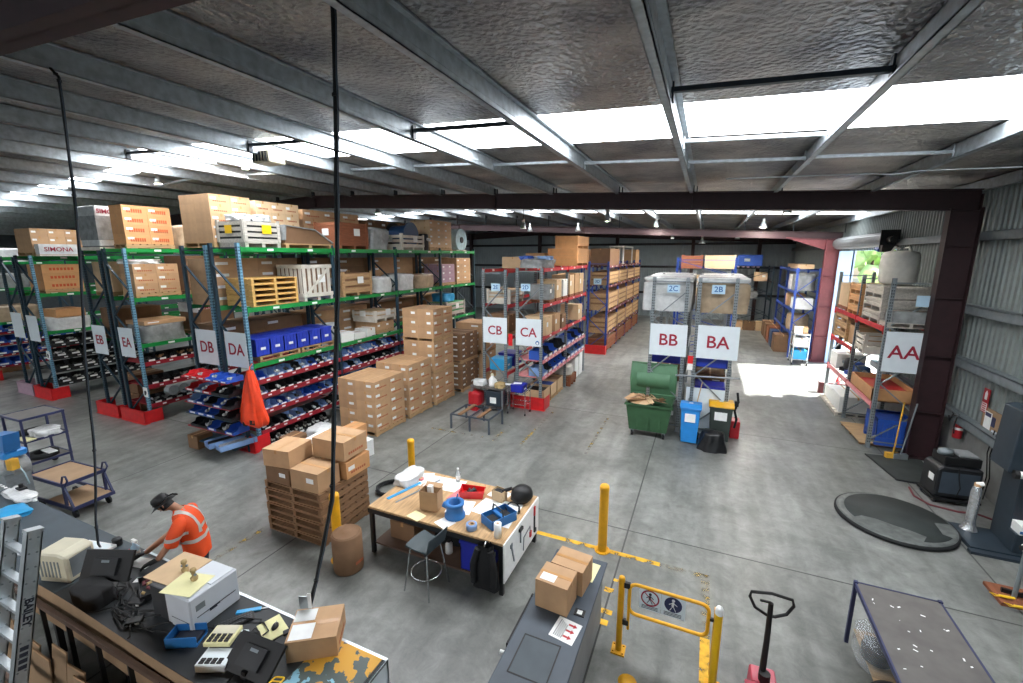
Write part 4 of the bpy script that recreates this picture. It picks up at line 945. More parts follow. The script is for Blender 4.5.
# ------------------------------------------------------------------ rack B
for i,(y,d) in enumerate(((13.75,1.3),(15.1,1.2),(16.5,1.2))):
    blob('wrapped_load','white wrapped pallet load at the top of the BB rack, %s from the sign'%nth(i),'load',-1.0,y,3.46,1.35,d,.85,'wrap',.03,'white wrapped loads on the B racks',71+i,pw=8)
    blob('wrapped_load','brown and white wrapped load high on the BA rack, %s from the sign'%nth(i),'load',.42,y,3.46,1.3,d,.84,('wrapbrown','wrapbrown','wrap')[i],.03,'brown wrapped loads on the B racks',75+i,pw=8)
    for s,(xx,nm) in enumerate(((-1.0,'BB'),(.42,'BA'))):
        blob('plastic_cover','white plastic top sheet of the %s %s load'%(nth(i),nm),'cover',xx,y,4.28,1.3,d,.12,'wrap',.04,'white top sheets on the B loads',78+i+s,pw=8)
for i,(x,y,w,h,mm,lb) in enumerate(((-.9,13.5,.8,.45,'totedeep','deep blue tote low in the BB rack behind the green bin lid'),(.3,13.4,.8,.42,'toteblue','blue tote on the lower BA beam under the BA sign'),(.3,13.4,.75,.4,'totedeep','deep blue tote on the bottom BA beam, lowest one'))):
    tote(lb,x,y,(1.95,1.95,1.0)[i],w,.7,h,mm,'totes in the B racks')
for i,(x,y,z,b) in enumerate(((-.9,14.6,1.95,'cartondark'),(.3,14.6,1.95,'carton'),(-.9,14.0,0,'wrapgrey'),(.3,14.4,1.0,'cartondark'),(-.9,15.2,1.0,'cartondark'))):
    carton('carton deep in the %s rack, %s'%('BB' if x<0 else 'BA',('middle beam','middle beam','on the floor','lowest beam','lowest beam')[i]),x,y,z,.8,.9,.55,b,0,'cartons deep in the B racks','f')
t=thing('flat_panel','pale grey sheet of board standing behind the bins','panel',(.25,12.98,0)); MB().box(-.55,.55,-.015,.015,0,1.35).obj('sheet',M['signwhite'],t,); MB().box(-.55,.55,-.02,.02,0,.03).obj('edge_strip',M['steel'],t)
crate('dark orange slatted case on the far blue rack, beside the paler case',-.78,25.3,4.35,1.0,1.6,.68,4,'woodred',None,'cartonorange',name='timber_case',group='cases on the far blue rack',gap=.3)
crate('pale timber case on the far blue rack, larger of two',.5,25.3,4.35,1.35,1.6,.66,3,'cartonlight',None,'cartonlight',name='timber_case',group='cases on the far blue rack',gap=.05)
for i,x in enumerate((-.8,.5)): carton('white cartons load on the far blue rack middle level, %s'%('BB side','BA side')[i],x,25.0,2.9,1.1,1.6,1.1,'cartonlight',0,None,'f')
# back wall rack
t=thing('equipment_case','bright blue equipment case on the dark rack by the back wall','case',(2.55,34.6,4.2)); MB().box(-.75,.75,-.6,.6,.1,.85).obj('body',M['binblue'],t,bevel=.04); MB().box(-.35,.0,-.62,-.6,.4,.6).obj('label',M['paper'],t)
m=MB(); [m.box(-.7+.3*k,-.6+.3*k,-.6,.6,0,.1) for k in range(5)]; m.obj('skid',M['purpleplast'],t)
carton('pale carton with a dark band on the dark back wall rack',3.3,34.4,3.3,.75,.8,.6,'cartonlight',0,None,'f'); carton('grey white carton low on the dark back wall rack',2.7,34.4,2.1,1.0,.9,.5,'wrapgrey')
for i in range(3): carton('carton on the floor before the dark back wall rack, %s from the B racks'%nth(i),2.1+.75*i,33.9,.0,.7,.7,.6,('carton','cartondark','cartonlight')[i],0,'cartons by the back wall')

# ------------------------------------------------------------------ rack A by the roller door
t=thing('bulk_bag','large pale grey woven bulk bag on top of the AA rack','bag',(4.78,15.45,4.23))
mb=MB(); mb.lathe([(.0,0),(.36,.01),(.41,.08),(.43,.45),(.41,.78),(.36,.86),(.2,.9),(.0,.9)],n=28); mb.obj('bag_body',M['fabric'],t)
for a in (.5,2.1,3.6,5.2): MB().tube([(.3*math.cos(a),.3*math.sin(a),.84),(.2*math.cos(a),.2*math.sin(a),1.0),(.06*math.cos(a),.06*math.sin(a),.95)],.025,6).obj('lifting_loop',M['fabric'],t)
for q in range(3):
    crate('grey timber crate under the bulk bag on the AA rack, %s from below'%nth(q),4.7,15.15,3.22+.335*q,.95,1.45,.33,2,'woodgrey',None,'woodgrey',name='timber_crate',group='grey crates under the bulk bag')
for q in range(3):
    crate('orange brown timber crate on the AA upper level, %s from below'%nth(q),4.7,16.75,3.22+.32*q,.95,1.2,.31,2,'cartonorange',None,'wood',name='timber_crate',group='orange brown crates on the AA upper level',gap=.2)
carton('light brown carton on a pallet, nearest the roller door on the AA upper level',4.7,18.05,3.35,.9,1.05,.75,'cartonlight'); pallet('red brown pallet under the light brown AA carton',4.7,18.05,3.22,.95,1.1,.13,'woodred')
for q in range(3):
    crate('pale timber crate on the AA middle level by the roller door, %s from below'%nth(q),4.7,17.85,2.25+.31*q,.95,1.4,.3,2,'wood',None,'woodold',name='timber_crate',group='pale crates on the AA middle level',gap=.25)
carton('brown carton on the AA middle level',4.7,16.7,2.25,.8,.8,.6,'carton'); crate('pale open slatted crate tilted on the AA middle level',4.65,15.7,2.25,.85,.85,.55,3,'woodwhite',None,None,name='slatted_crate')
pallet('grey plank pallet on the AA upper level behind the AA sign',4.7,14.1,3.22,.95,.6,.13,'woodgrey'); carton('flat grey case on the AA upper level beside the column',4.75,14.1,3.35,.85,.55,.28,'wrapgrey')
t=thing('open_timber_box','long open brown timber box on the pink AA beam','box',(4.7,15.0,1.22))
m=MB(); m.box(-.48,.48,-.95,.95,0,.03)
for q in ((-.48,.48,-.95,-.92),(-.48,.48,.92,.95),(-.48,-.45,-.95,.95),(.45,.48,-.95,.95)): m.box(*q,0,.34)
m.obj('box_walls',M['cartonorange'],t); MB().box(-.42,.42,-.85,.85,.03,.22).obj('contents',M['extred'],t)
for i,(y,mm) in enumerate(((16.4,'navydrum'),(16.95,'binblue'),(17.5,'partblack'))):
    t=thing('gearbox',('dark blue','blue','black')[i]+' gearbox on the pink AA beam','gearbox',(4.6,y,1.22),.3*i,'gearboxes on the AA rack')
    m=MB(); m.cbox((0,0,.06),(.45,.45,.12)); m.obj('base',M[mm],t); m=MB(); m.lathe([(.2,.12),(.22,.2),(.2,.4),(.1,.45)],n=16); m.obj('housing',M[mm],t); m=MB(); m.cyl((0,-.3,.28),(0,.3,.28),.07,12); m.obj('shaft',M['steel'],t)
carton('yellow topped white carton on the pink AA beam by the door',4.65,18.2,1.22,.8,.8,.5,'paper',0,None,'r')
pallet('pale pallet on the floor under the AA rack',4.6,17.4,0,1.1,2.2,.12,'woodwhite'); carton('big white carton with dark print on the AA floor pallet',4.62,16.9,.12,.95,1.0,.5,'paper',0,None,(),'r'); carton('smaller white carton beside it on the AA floor pallet, under the dark box',4.62,17.95,.12,.9,.9,.38,'paper')
t=thing('plywood_sheet','speckled plywood sheet lying under the AA rack front','board',(4.45,14.75,0),.05); MB().box(-.4,.6,-.8,.8,.06,.08).obj('sheet',M['plywood'],t); m=MB(); [m.box(-.38,.58,q-.04,q+.04,0,.06) for q in (-.7,0,.7)]; m.obj('batten',M['woodold'],t)
crate('bright blue slatted crate under the AA rack beside the column',4.75,14.3,.09,.75,.9,.72,4,'binblue',None,'binblue',name='slatted_crate',vert=True)
for i,(x,mm,lb) in enumerate(((4.75,'alu','grey shovel leaning by the dark column'),(4.6,'patchyellow','yellow handled broom leaning by the dark column'))):
    t=thing(('shovel','broom')[i],lb,'tool',(x,13.36,0)); MB().cyl((0,-.1,.12),(.18-.1*i,.0,1.45),.018,8).obj('handle',M[('rackgrey','patchyellow')[i]],t); m=MB(); m.cbox((-.02,-.12,.08),(.3,.1,.16),.2); m.obj('blade' if i==0 else 'head',M[mm],t)
t=thing('traffic_cone','red cone at the roller door end of the AA rack','cone',(4.75,19.35,0)); MB().lathe([(.14,0.03),(.03,.6),(.0,.6)],n=16).obj('body',M['guardred'],t); MB().box(-.18,.18,-.18,.18,0,.03).obj('base',M['guardred'],t)
# A2 goods past the red column
for i,(y,z,h,mm,lb) in enumerate(((26.0,3.3,.85,'wrapgrey','clear wrapped goods high on the rack past the red column'),(27.2,3.3,.8,'wrap','pale wrapped goods deeper on the rack past the red column'),(26.4,1.3,.8,'wrapbrown','brown wrapped goods low on the rack past the red column'))):
    blob('wrapped_load',lb,'load',4.4,y,z,.9,1.0,h,mm,.06,'goods past the red column',91+i)
carton('white carton on the rack past the red column, middle level',4.4,25.9,2.4,.8,.9,.55,'paper',0,None,'f'); carton('brown carton low on the rack past the red column',4.4,27.8,2.4,.8,.9,.6,'carton'); carton('long pale carton on top of the rack past the red column',4.4,27.4,4.35,.7,3.0,.22,'cartonlight')
for i in range(5): carton('dark carton in the low row leading to the back wall, %s from the trolley'%nth(i),3.9,27+1.3*i,0,.8,1.0,.9,('cartondark','navydrum','woodred','cartondark','cartondark')[i],0,'dark cartons leading to the back wall')
t=thing('stock_trolley','wire stock trolley with a cyan box, by the red steel column','trolley',(4.2,24.0,0))
for x in (-.3,.3):
    for y in (-.45,.45): MB().cyl((x,y,.1),(x,y,1.5),.02,8).obj('post',M['chrome'],t)
for z in (.25,.85,1.4): MB().box(-.32,.32,-.47,.47,z,z+.02).obj('shelf',M['alu'],t)
for x in (-.3,.3):
    for y in (-.45,.45): MB().cyl((x-.02,y,.06),(x+.02,y,.06),.06,12).obj('wheel',M['rubber'],t)
carton('cyan box on the bottom of the wire stock trolley',4.2,23.85,.27,.5,.6,.42,'cyan',0); carton('white carton on the middle of the wire stock trolley',4.2,23.9,.87,.5,.7,.4,'paper',0,None,'f'); carton('brown carton on top of the wire stock trolley',4.3,24.15,1.42,.35,.4,.3,'carton'); carton('white carton on top of the wire stock trolley',4.05,23.75,1.42,.3,.3,.35,'paper')
# ------------------------------------------------------------------ aisle furniture and floor things
def bollard(label,x,y,h=1.14,r=.075):
    t=thing('bollard',label,'bollard',(x,y,0),0,'yellow bollards'); m=MB(); m.lathe([(r,.012),(r,h-.05),(r*.96,h-.02),(r*.8,h-.003),(0,h)],n=24); m.obj('post',M['yellow'],t)
    MB().lathe([(r*1.03,h-.09),(r*1.06,h-.085),(r*1.06,h-.03),(r*.9,h+.004),(0,h+.012)],n=24).obj('cap',M['yellow'],t)
    m=MB(); m.lathe([(r*1.75,0),(r*1.75,.012)],n=24); [m.cyl((r*1.45*math.cos(a),r*1.45*math.sin(a),.012),(r*1.45*math.cos(a),r*1.45*math.sin(a),.025),.01,6) for a in (.8,2.4,3.9,5.5)]; m.obj('base_plate',M['yellow'],t)
bollard('tall yellow bollard on the yellow line in the middle of the floor',-1.3,6.83,1.22); bollard('yellow bollard beside the brown cardboard drum',-5.28,4.82,1.2); bollard('yellow bollard behind the cluttered wooden workbench',-5.76,7.5,.98)
# swing gate
t=thing('safety_gate','yellow swing gate with two round safety signs','gate',(-.68,4.96,0))
m=MB(); m.cyl((0,0,.015),(0,0,1.05),.038,18); m.lathe([(.038,1.05),(.034,1.075),(0,1.085)],n=18); m.obj('hinge_post',M['yellow'],t); m=MB(); m.cbox((0,0,.01),(.17,.17,.02)); [m.cyl((sx*.06,sy*.06,.02),(sx*.06,sy*.06,.04),.012,6) for sx in(-1,1) for sy in (-1,1)]; m.obj('base_plate',M['yellow'],t)
def rr(x0,x1,z0,z1,r,n=6):
    P=[]
    for cx_,cz_,a0 in ((x1-r,z1-r,0),(x0+r,z1-r,90),(x0+r,z0+r,180),(x1-r,z0+r,270)):
        for k in range(n+1): a=R(a0+90*k/n); P.append((cx_+r*math.cos(a),0,cz_+r*math.sin(a)))
    return P
MB().tube(rr(.1,1.0,.6,1.02,.09),.022,10,closed=True).obj('gate_frame',M['yellow'],t); MB().tube([(.1,0,.36),(.1,0,1.0)],.018,8).obj('hinge_tube',M['yellow'],t)
m=MB()
for z in (.45,.98): m.cbox((.055,0,z),(.1,.04,.07))
m.obj('hinge',M['partblack'],t)
m=MB(); m.cbox((1.04,0,.85),(.08,.03,.035)); m.obj('latch',M['black'],t)
PL=[MB().box(.22,.47,-.012,-.004,.73,1.01).obj('sign_plate',M['signwhite'],t), MB().box(.475,.75,-.012,-.004,.73,1.01).obj('sign_plate',M['signwhite'],t)]
m=MB(); m.tube([(.345+.1*math.cos(2*PI*k/28),-.016,.9+.1*math.sin(2*PI*k/28)) for k in range(28)],.009,5,closed=True); m.bar((.275,-.016,.97),(.415,-.016,.83),.014,.006); m.obj('prohibition_ring',M['inkred'],PL[0])
def walker(x,z,mm,s=1,flip=1):
    m=MB(); y=-.02; m.cyl((x,y,z+.055*s),(x,y+.004,z+.055*s),.017*s,12); m.bar((x,y,z+.035*s),(x-.005*flip,y,z-.015*s),.024*s,.004); m.bar((x,y,z-.01*s),(x+.03*s,y,z-.07*s),.014*s,.004); m.bar((x,y,z-.01*s),(x-.032*s,y,z-.068*s),.014*s,.004); m.bar((x,y,z+.03*s),(x+.042*s,y,z),.011*s,.004); m.bar((x,y,z+.03*s),(x-.042*s,y,z+.002),.011*s,.004); return m
walker(.345,.9,'ink').obj('walking_figure',M['ink'],PL[0])
m=MB(); m.cyl((.61,-.013,.9),(.61,-.017,.9),.1,28); m.obj('mandatory_disc',M['navy'],PL[1]); walker(.61,.9,'paper',1.1).obj('walking_figure',M['paper'],PL[1])
m=MB()
for k in range(3): m.box(.25,.44,-.014,-.0125,.745+k*.018,.753+k*.018); m.box(.51,.71,-.014,-.0125,.745+k*.018,.753+k*.018)
m.obj('lettering',M['ink'],t)
t=thing('gate_post','yellow latch post with a pale top beside the swing gate','post',(.42,4.9,0)); m=MB(); m.cyl((0,0,.01),(0,0,1.06),.042,18); m.obj('post',M['yellowbright'],t); MB().lathe([(.044,1.0),(.044,1.06),(.03,1.09),(0,1.1)],n=18).obj('cap',M['paper'],t); m=MB(); m.cbox((-.02,.07,.55),(.05,.05,.9)); m.obj('stop_bar',M['yellow'],t); MB().cbox((0,0,.01),(.17,.17,.02)).obj('base_plate',M['yellow'],t)
tag(MB().lathe([(0,.004),(.11,.004),(.11,0)],c=(-.5,4.56,0),n=24).obj('floor_spot',M['yellow']),'round yellow dot painted on the floor in front of the gate','marking',kind='structure')

# pallet jack
t=thing('pallet_jack','hand pallet jack with a black loop handle and dull red pump body','pallet jack',(.93,4.98,0),R(4))
MB().tube([(-.02,-.02,.32),(0,.03,.75),(0,.05,1.22)],[.035,.03,.026],10).obj('handle_shaft',M['black'],t)
MB().tube([(-.2,.06,1.3),(-.21,.06,1.24),(-.15,.055,1.12),(-.03,.05,1.06),(.05,.05,1.06),(.16,.055,1.12),(.22,.06,1.24),(.2,.06,1.31),(0,.065,1.33)],.017,8,closed=True).obj('handle_loop',M['black'],t)
MB().bar((-.11,.04,1.235),(0,.05,1.225),.02,.02).obj('release_lever',M['black'],t)
m=MB(); m.prism([(-.1,.05),(.14,.05),(.1,.34),(-.1,.3)],-.13,.13,'X'); m.obj('pump_body',M['jackred'],t,bevel=.015); m=MB(); m.cyl((0,-.05,.1),(0,-.05,.4),.06,14); m.obj('cylinder',M['black'],t)
m=MB(); [m.bar((-.07,-.15+.045*k,.02+.055*k+.27-.0),(-.07,-.12+.045*k,.05+.055*k+.27),.05,.008) for k in range(0)]; m.box(-.1,-.06,-.104,-.1,.08,.26); m.obj('warning_strip',M['paper'],t)
for s in (-1,1):
    m=MB(); m.box(s*.2-.08,s*.2+.08,-1.35,-.1,.07,.12); m.obj('fork',M['jackred'],t); m=MB(); m.cyl((s*.2-.03,-1.2,.04),(s*.2+.03,-1.2,.04),.04,12); m.obj('load_roller',M['rubber'],t)
for s in (-1,1): MB().cyl((s*.07,.06,.09),(s*.07+.05*s,.06,.09),.09,16).obj('steer_wheel',M['rubber'],t)
m=MB(); m.box(-.2,.2,-.24,-.1,.07,.3); m.obj('fork_carriage',M['jackred'],t)

# table with bagged goods, lower right
t=thing('side_table','large grey topped table with dark navy frame and paint specks','table',(2.45,5.0,0))
MB().box(-.4,.42,-1.2,1.3,.87,.89).obj('table_top',M['tabletop'],t)
m=MB(); r_=random.Random(4)
for k in range(34):
    x,y=r_.uniform(-.34,.36),r_.uniform(-1.1,1.2); s=r_.uniform(.006,.018); m.cbox((x,y,.8905),(s*r_.uniform(1,3),s,.001),r_.uniform(0,3))
o_=m.obj('paint_specks',M['paper'],t); o_['kind']='stuff'
m=MB(); m.box(-.42,-.4,-1.2,1.32,.84,.895); m.box(.42,.44,-1.2,1.32,.84,.895); m.box(-.42,.44,1.3,1.32,.84,.895); m.box(-.42,.44,-1.2,-1.18,.84,.895); m.obj('frame',M['navy'],t)
for x in (-.405,.425):
    for y in (-1.17,1.3): m=MB(); m.box(x-.02,x+.02,y-.02,y+.02,0,.91); m.obj('leg',M['navy'],t)
MB().box(-.38,.4,-1.15,1.2,.28,.3).obj('lower_shelf',M['plywood'],t)
blob('plastic_bag','clear plastic bag with dark goods on the lower shelf of the grey topped table','bag',2.17,5.75,.3,.4,.55,.34,'plastic_clear',.08,None,101)
t=thing('rubber_part','dark rubber part inside the clear bag under the table','rubber part',(2.17,5.75,.302)); m=MB(); m.lathe([(.08,0),(.15,.03),(.15,.16),(.08,.2)],n=20); m.obj('ring',M['rubber'],t); MB().cbox((0,.12,.1),(.16,.1,.14)).obj('block',M['black'],t)
t=thing('rubber_disc','black round rubber mat leaning under the grey topped table','mat',(2.22,5.2,.3)); MB().lathe([(0,0),(.24,0),(.25,.03),(.2,.05),(0,.05)],n=28).obj('disc',M['rubber'],t); MB().lathe([(.1,.05),(.13,.062),(.16,.05)],n=28).obj('rib',M['black'],t)
t=thing('navy_bucket','round navy tub on the floor beside the grey topped table','tub',(2.0,5.05,0)); MB().lathe([(.12,0),(.15,.25),(.16,.27),(.13,.26),(.1,.02),(0,.02)],n=20).obj('tub_body',M['navydrum'],t); MB().tube([(.15*math.cos(a),.15*math.sin(a),.27) for a in [PI*k/8 for k in range(9)]],.006,5).obj('handle',M['chrome'],t)

# dark packing bench in the middle foreground
t=thing('packing_bench','dark blue grey topped packing bench with pale cartons on it','bench',(-1.3,4.1,0))
MB().box(-.36,.36,-1.6,1.28,.87,.9).obj('bench_top',M['benchdark'],t,bevel=.008); m=MB(); m.box(.28,.31,-1.55,1.22,.0,.87); m.obj('side_panel',M['benchside'],t); m=MB(); m.box(-.31,-.28,-1.55,1.22,.1,.87); m.obj('side_panel',M['benchside'],t); m=MB(); m.box(-.28,.28,1.19,1.22,0,.87); m.obj('end_panel',M['benchside'],t); m=MB(); m.box(-.28,.28,-1.55,-1.52,0,.87); m.obj('end_panel',M['benchside'],t)
m=MB(); m.tube([(-.4,-.35,.8),(-.4,.4,.8)],.02,8); m.cbox((-.38,-.35,.8),(.06,.04,.06)); m.cbox((-.38,.4,.8),(.06,.04,.06)); m.obj('side_rail',M['black'],t)
m=MB(); m.box(-.22,.16,-.72,-.25,.9,.902); m.obj('inset_plate',M['benchgrey'],t)
m=MB(); [m.box(*q,.902,.904) for q in ((-.24,.18,-.25,-.235),(-.24,.18,-.735,-.72),(-.24,-.225,-.73,-.24),(.165,.18,-.73,-.24))]; m.obj('tape_edge',M['black'],t)
m=MB(); m.cyl((-.42,-.5,.84),(-.36,-.5,.84),.022,12); m.obj('knob',M['paper'],t)
t=thing('notice_sheet','white notice with three red arrows lying on the dark packing bench','notice',(-1.14,4.08,.901),R(-8)); MB().box(-.14,.14,-.15,.15,0,.003).obj('sheet',M['paper'],t)
m=MB()
for k in range(3):
    y=.09-.085*k; m.prism([(.0,y-.012),(.06,y-.012),(.06,y-.03),(.1,y),(.06,y+.03),(.06,y+.012),(0,y+.012)],.003,.0045); 
m.obj('arrow_mark',M['extred'],t); m=MB()
for k in range(5): m.box(-.1+.022*k,-.092+.022*k,-.12,.12*(1-.1*k),.003,.0045)
m.obj('lettering',M['ink'],t)
tag(MB().box(-.06,.06,-.05,.05,0,.012).obj('tape_dispenser_plate',M['black'],None,(-1.06,4.38,.9)),'small black plate with a white sticker behind the pale cartons','plate'); bpy.data.objects['tape_dispenser_plate'].name='scale_plate'
MB().box(-.03,.03,-.03,.03,.012,.014).obj('sticker',M['paper'],bpy.data.objects['scale_plate'])
carton('pale brown carton with a white label on the dark bench, front one',-1.37,4.44,.9,.4,.34,.36,'carton',R(-4),'pale cartons on the dark bench','t')
carton('pale brown carton on the dark bench, back one',-1.29,4.83,.9,.42,.36,.33,'carton',R(-6),'pale cartons on the dark bench')
t=thing('paper_sheet','cream paper sheet under the back carton on the dark bench','paper',(-1.3,5.08,.9),R(-5)); MB().box(-.3,.27,-.14,.22,0,.004).obj('sheet',M['manila'],t)
t=thing('tape_gun','black clip at the end of the cream paper on the dark bench','clip',(-1.42,5.26,.904),0); MB().cbox((0,0,.01),(.2,.035,.02)).obj('clip_body',M['black'],t); MB().cbox((.05,0,.025),(.05,.03,.012)).obj('clip_lever',M['chrome'],t)

# stack of pallets with cartons
for q in range(7):
    pallet('pallet in the stack beside the yellow bollard, %s from the floor'%nth(q),-6.42,5.52,.142*q,1.36,1.16,.14,'woodold',R(2*(q%2)),'pallets stacked beside the bollard')  # darker timber also carries the stack's shaded side in its colour
zt=.995; gb='cartons on the pallet stack'
carton('wide brown carton on the pallet stack, open side to the bench',-6.75,5.2,zt,.58,.5,.3,'cartondark',0,gb,'f'); carton('front brown carton with clear tape on the pallet stack, lowest corner',-6.1,5.2,zt,.62,.5,.36,'carton',R(2),gb,'f')
carton('brown carton at the top corner of the pallet stack, nearest the drum stack side',-6.8,5.25,zt+.302,.56,.58,.32,'carton',R(8),gb); 
carton('carton with a white strip on the pallet stack aisle side, lower',-6.0,5.83,zt,.6,.6,.32,'cartonorange',0,gb,'r','r'); carton('big light brown carton on top of the pallet stack aisle side',-6.08,5.8,zt+.362,.72,.62,.36,'carton',R(3),gb,(),'r')
carton('flat brown carton at the back of the pallet stack',-6.75,5.88,zt,.58,.5,.28,'carton',0,gb)
t=thing('flat_board','flat card sheet bridging the cartons on the pallet stack','board',(-6.42,5.6,zt+.37),0); 
bpy.data.objects.remove(t)
# white cartons and odds on the floor behind the pallet stack
carton('white carton with a blue label behind the pallet stack',-8.35,7.55,.0,.7,.7,.62,'paper',R(5),'goods on the floor by the DA rack','r'); t=thing('blue_label_card','blue card lying on the white carton behind the pallet stack','card',(-8.35,7.55,.622),R(5)); MB().box(-.2,.2,-.16,.16,0,.006).obj('card',M['binblue'],t); MB().cbox((.02,.03,.008),(.16,.1,.004),.4).obj('white_shape',M['paper'],t)
carton('small orange brown carton behind the white carton with the blue label',-8.2,8.35,0,.4,.45,.62,'cartonorange',0,'goods on the floor by the DA rack'); carton('low white carton beside the white carton with the blue label',-7.75,8.0,0,.5,.5,.42,'paper',R(-8),'goods on the floor by the DA rack'); carton('open brown carton on the floor by the red guard',-9.5,7.55,0,.5,.5,.42,'cartondark',0,'goods on the floor by the DA rack')
blob('white_sack','pale grey sack between the white carton and the red shelves','sack',-9.0,8.0,0,.6,.6,.6,'wrap',.1,None,111)
# cardboard drum
t=thing('cardboard_roll','brown cardboard roll standing upright on the floor by the bollard','roll',(-5.0,4.75,0)); MB().lathe([(0,0),(.23,0),(.235,.02),(.235,.62),(.22,.63),(0,.63)],n=32).obj('roll_body',M['cartondark'],t); MB().lathe([(.215,.631),(.21,.64),(.2,.64),(.195,.634),(.06,.634),(.055,.638),(0,.638)],n=32).obj('roll_end',M['cartondark'],t); MB().box(.235,.237,-.08,.08,.15,.2).obj('label',M['printred'],t)

# black mat round pile behind the workbench
t=thing('hose_coil','coil of black hose on the floor behind the workbench','hose',(-5.9,6.95,0)); 
MB().tube([((.3+.02*math.sin(k*.9))*math.cos(k*.35),(.3+.02*math.cos(k*1.3))*math.sin(k*.35),.02+.0012*k) for k in range(72)],.022,7).obj('coil',M['rubber'],t)
# ------------------------------------------------------------------ cluttered workbench
t=thing('workbench','wooden topped workbench covered in papers with a white tool board end','workbench',(-3.67,5.9,0))
W2,D2=1.25,.72
MB().box(-W2,W2,-D2,D2,.83,.87).obj('bench_top',M['wood'],t,bevel=.006)
MB().box(-W2,W2,-D2-.01,-D2+.02,.76,.83).obj('apron',M['partblack'],t); MB().box(-W2,W2,D2-.02,D2+.01,.76,.83).obj('apron',M['partblack'],t)
for x in (-W2+.04,W2-.04):
    for y in (-D2+.04,D2-.04): MB().box(x-.03,x+.03,y-.03,y+.03,0,.83).obj('leg',M['partblack'],t)
MB().box(-W2+.05,W2-.05,-D2+.05,D2-.05,.16,.19).obj('lower_shelf',M['masonite'],t)
m=MB(); m.box(W2+.0,W2+.02,-D2,D2,.22,.86); m.obj('tool_board',M['paper'],t)
m=MB(); m.box(-.35,.35,D2-.08,D2-.05,.2,.8); m.obj('back_panel',M['masonite'],t)
hx_=-3.67+W2+.03
def hang(name,label,parts,y,z):
    t=thing(name,label,'tool',(hx_,5.9+y,z))
    for nm,mb,mm in parts: mb.obj(nm,M[mm],t)
hang('spanner','long grey spanner hung on the white tool board, nearest the coat',[('shaft',MB().bar((0,.05,-.18),(0,-.05,.12),.012,.03),'rackgrey'),('jaw',MB().cbox((0,-.06,.15),(.014,.07,.06),0),'rackgrey')],-.42,.55)
hang('hacksaw','grey hacksaw hung on the white tool board',[('frame',MB().tube([(0,-.15,-.12),(0,-.13,.1),(0,.14,.14),(0,.15,-.02)],.008,6),'rackgrey'),('grip',MB().cbox((0,.17,-.02),(.02,.06,.1)),'guardred')],.15,.42)
hang('mallet','small dark mallet hung on the white tool board',[('shaft',MB().bar((0,0,-.14),(0,0,.08),.02,.02),'rackgrey'),('head',MB().cbox((0,0,.1),(.05,.12,.05)),'partblack')],-.12,.66)
hang('pipe_wrench','red handled pipe wrench hung at the far end of the white tool board',[('handle',MB().bar((0,0,-.25),(0,0,.02),.02,.03),'partblack'),('grip',MB().bar((0,0,.02),(0,0,.18),.022,.045),'guardred'),('jaw',MB().cbox((0,.02,-.27),(.03,.07,.06)),'partblack')],.5,.62)
Zb=.871
def on(name,label,cat,x,y,rz=0,z=Zb,group=None): return thing(name,label,cat,(x,y,z),rz,group)
def sheet(label,x,y,w,d,rz=0,mm='paper',dz=0,lines=0):
    t=on('paper_sheet',label,'paper',x,y,rz,Zb+dz,'papers on the workbench'); MB().box(-w/2,w/2,-d/2,d/2,0,.002).obj('sheet',M[mm],t)
    if lines:
        m=MB()
        for k in range(lines): m.box(-w*.4,w*.4*(1-.15*(k%3)),d*.38-k*d*.76/lines,d*.38-k*d*.76/lines+.006,.002,.0028)
        m.obj('print_lines',M['rackgrey'],t)
sheet('large patterned paper on the far edge of the workbench',-4.2,6.32,.85,.42,R(4),'paper',0,9); sheet('small white paper lying on the patterned paper',-4.62,6.4,.32,.26,R(20),'paper',.004,3); sheet('pink red strip of paper beside the red tray',-3.72,6.15,.18,.5,R(-8),'beampink',.002)
sheet('white paper under the blue flange casting',-3.48,5.78,.42,.4,R(12),'paper',.001,0); sheet('white paper in the middle of the bench before the helmet',-3.0,5.95,.5,.46,R(-6),'paper',.001,8); sheet('cream paper hanging over the front edge by the open carton',-4.0,5.27,.26,.2,R(-14),'manila',.001)
sheet('white paper hanging over the front edge by the blue flange',-3.48,5.3,.26,.24,R(-22),'paper',.001); sheet('white paper with red line at the tool board end of the bench',-2.72,5.9,.4,.7,R(3),'paper',.002,10); sheet('small white paper behind the small open carton',-3.05,6.4,.36,.28,R(-10),'paper',.001,4); sheet('thin brown card under the red tray',-3.3,6.1,.3,.3,R(15),'carton',.0)
t=on('open_box','small open topped brown carton standing on the workbench front edge','box',-3.92,5.58,R(8))
m=MB()
for q in ((-.16,.16,-.11,-.105),(-.16,.16,.105,.11),(-.16,-.155,-.11,.11),(.155,.16,-.11,.11)): m.box(*q,0,.33)
m.box(-.16,.16,-.11,.11,0,.006); m.obj('box_walls',M['carton'],t); m=MB(); m.cbox((0,.13,.34),(.3,.09,.005),0,0,.5); m.cbox((-.18,0,.35),(.09,.2,.005),0,0,0,-.6); m.obj('flap',M['carton'],t); MB().box(-.06,.02,-.02,.06,.1,.38).obj('paper_insert',M['paper'],t)
t=on('flange_casting','blue pipe flange casting standing on a white paper','casting',-3.43,5.52,0)
MB().lathe([(.165,.0),(.165,.04),(.14,.05),(.135,.2),(.155,.21),(.155,.25),(.1,.25),(.09,.06),(0,.05)],n=24).obj('body',M['tray'],t)
m=MB(); m.cyl((-.1,0,.14),(-.21,.0,.16),.05,12); m.cyl((0,.06,.26),(0,.1,.34),.012,8); m.obj('branch',M['tray'],t); MB().lathe([(.095,.1),(0,.1)],n=20).obj('bore',M['black'],t)
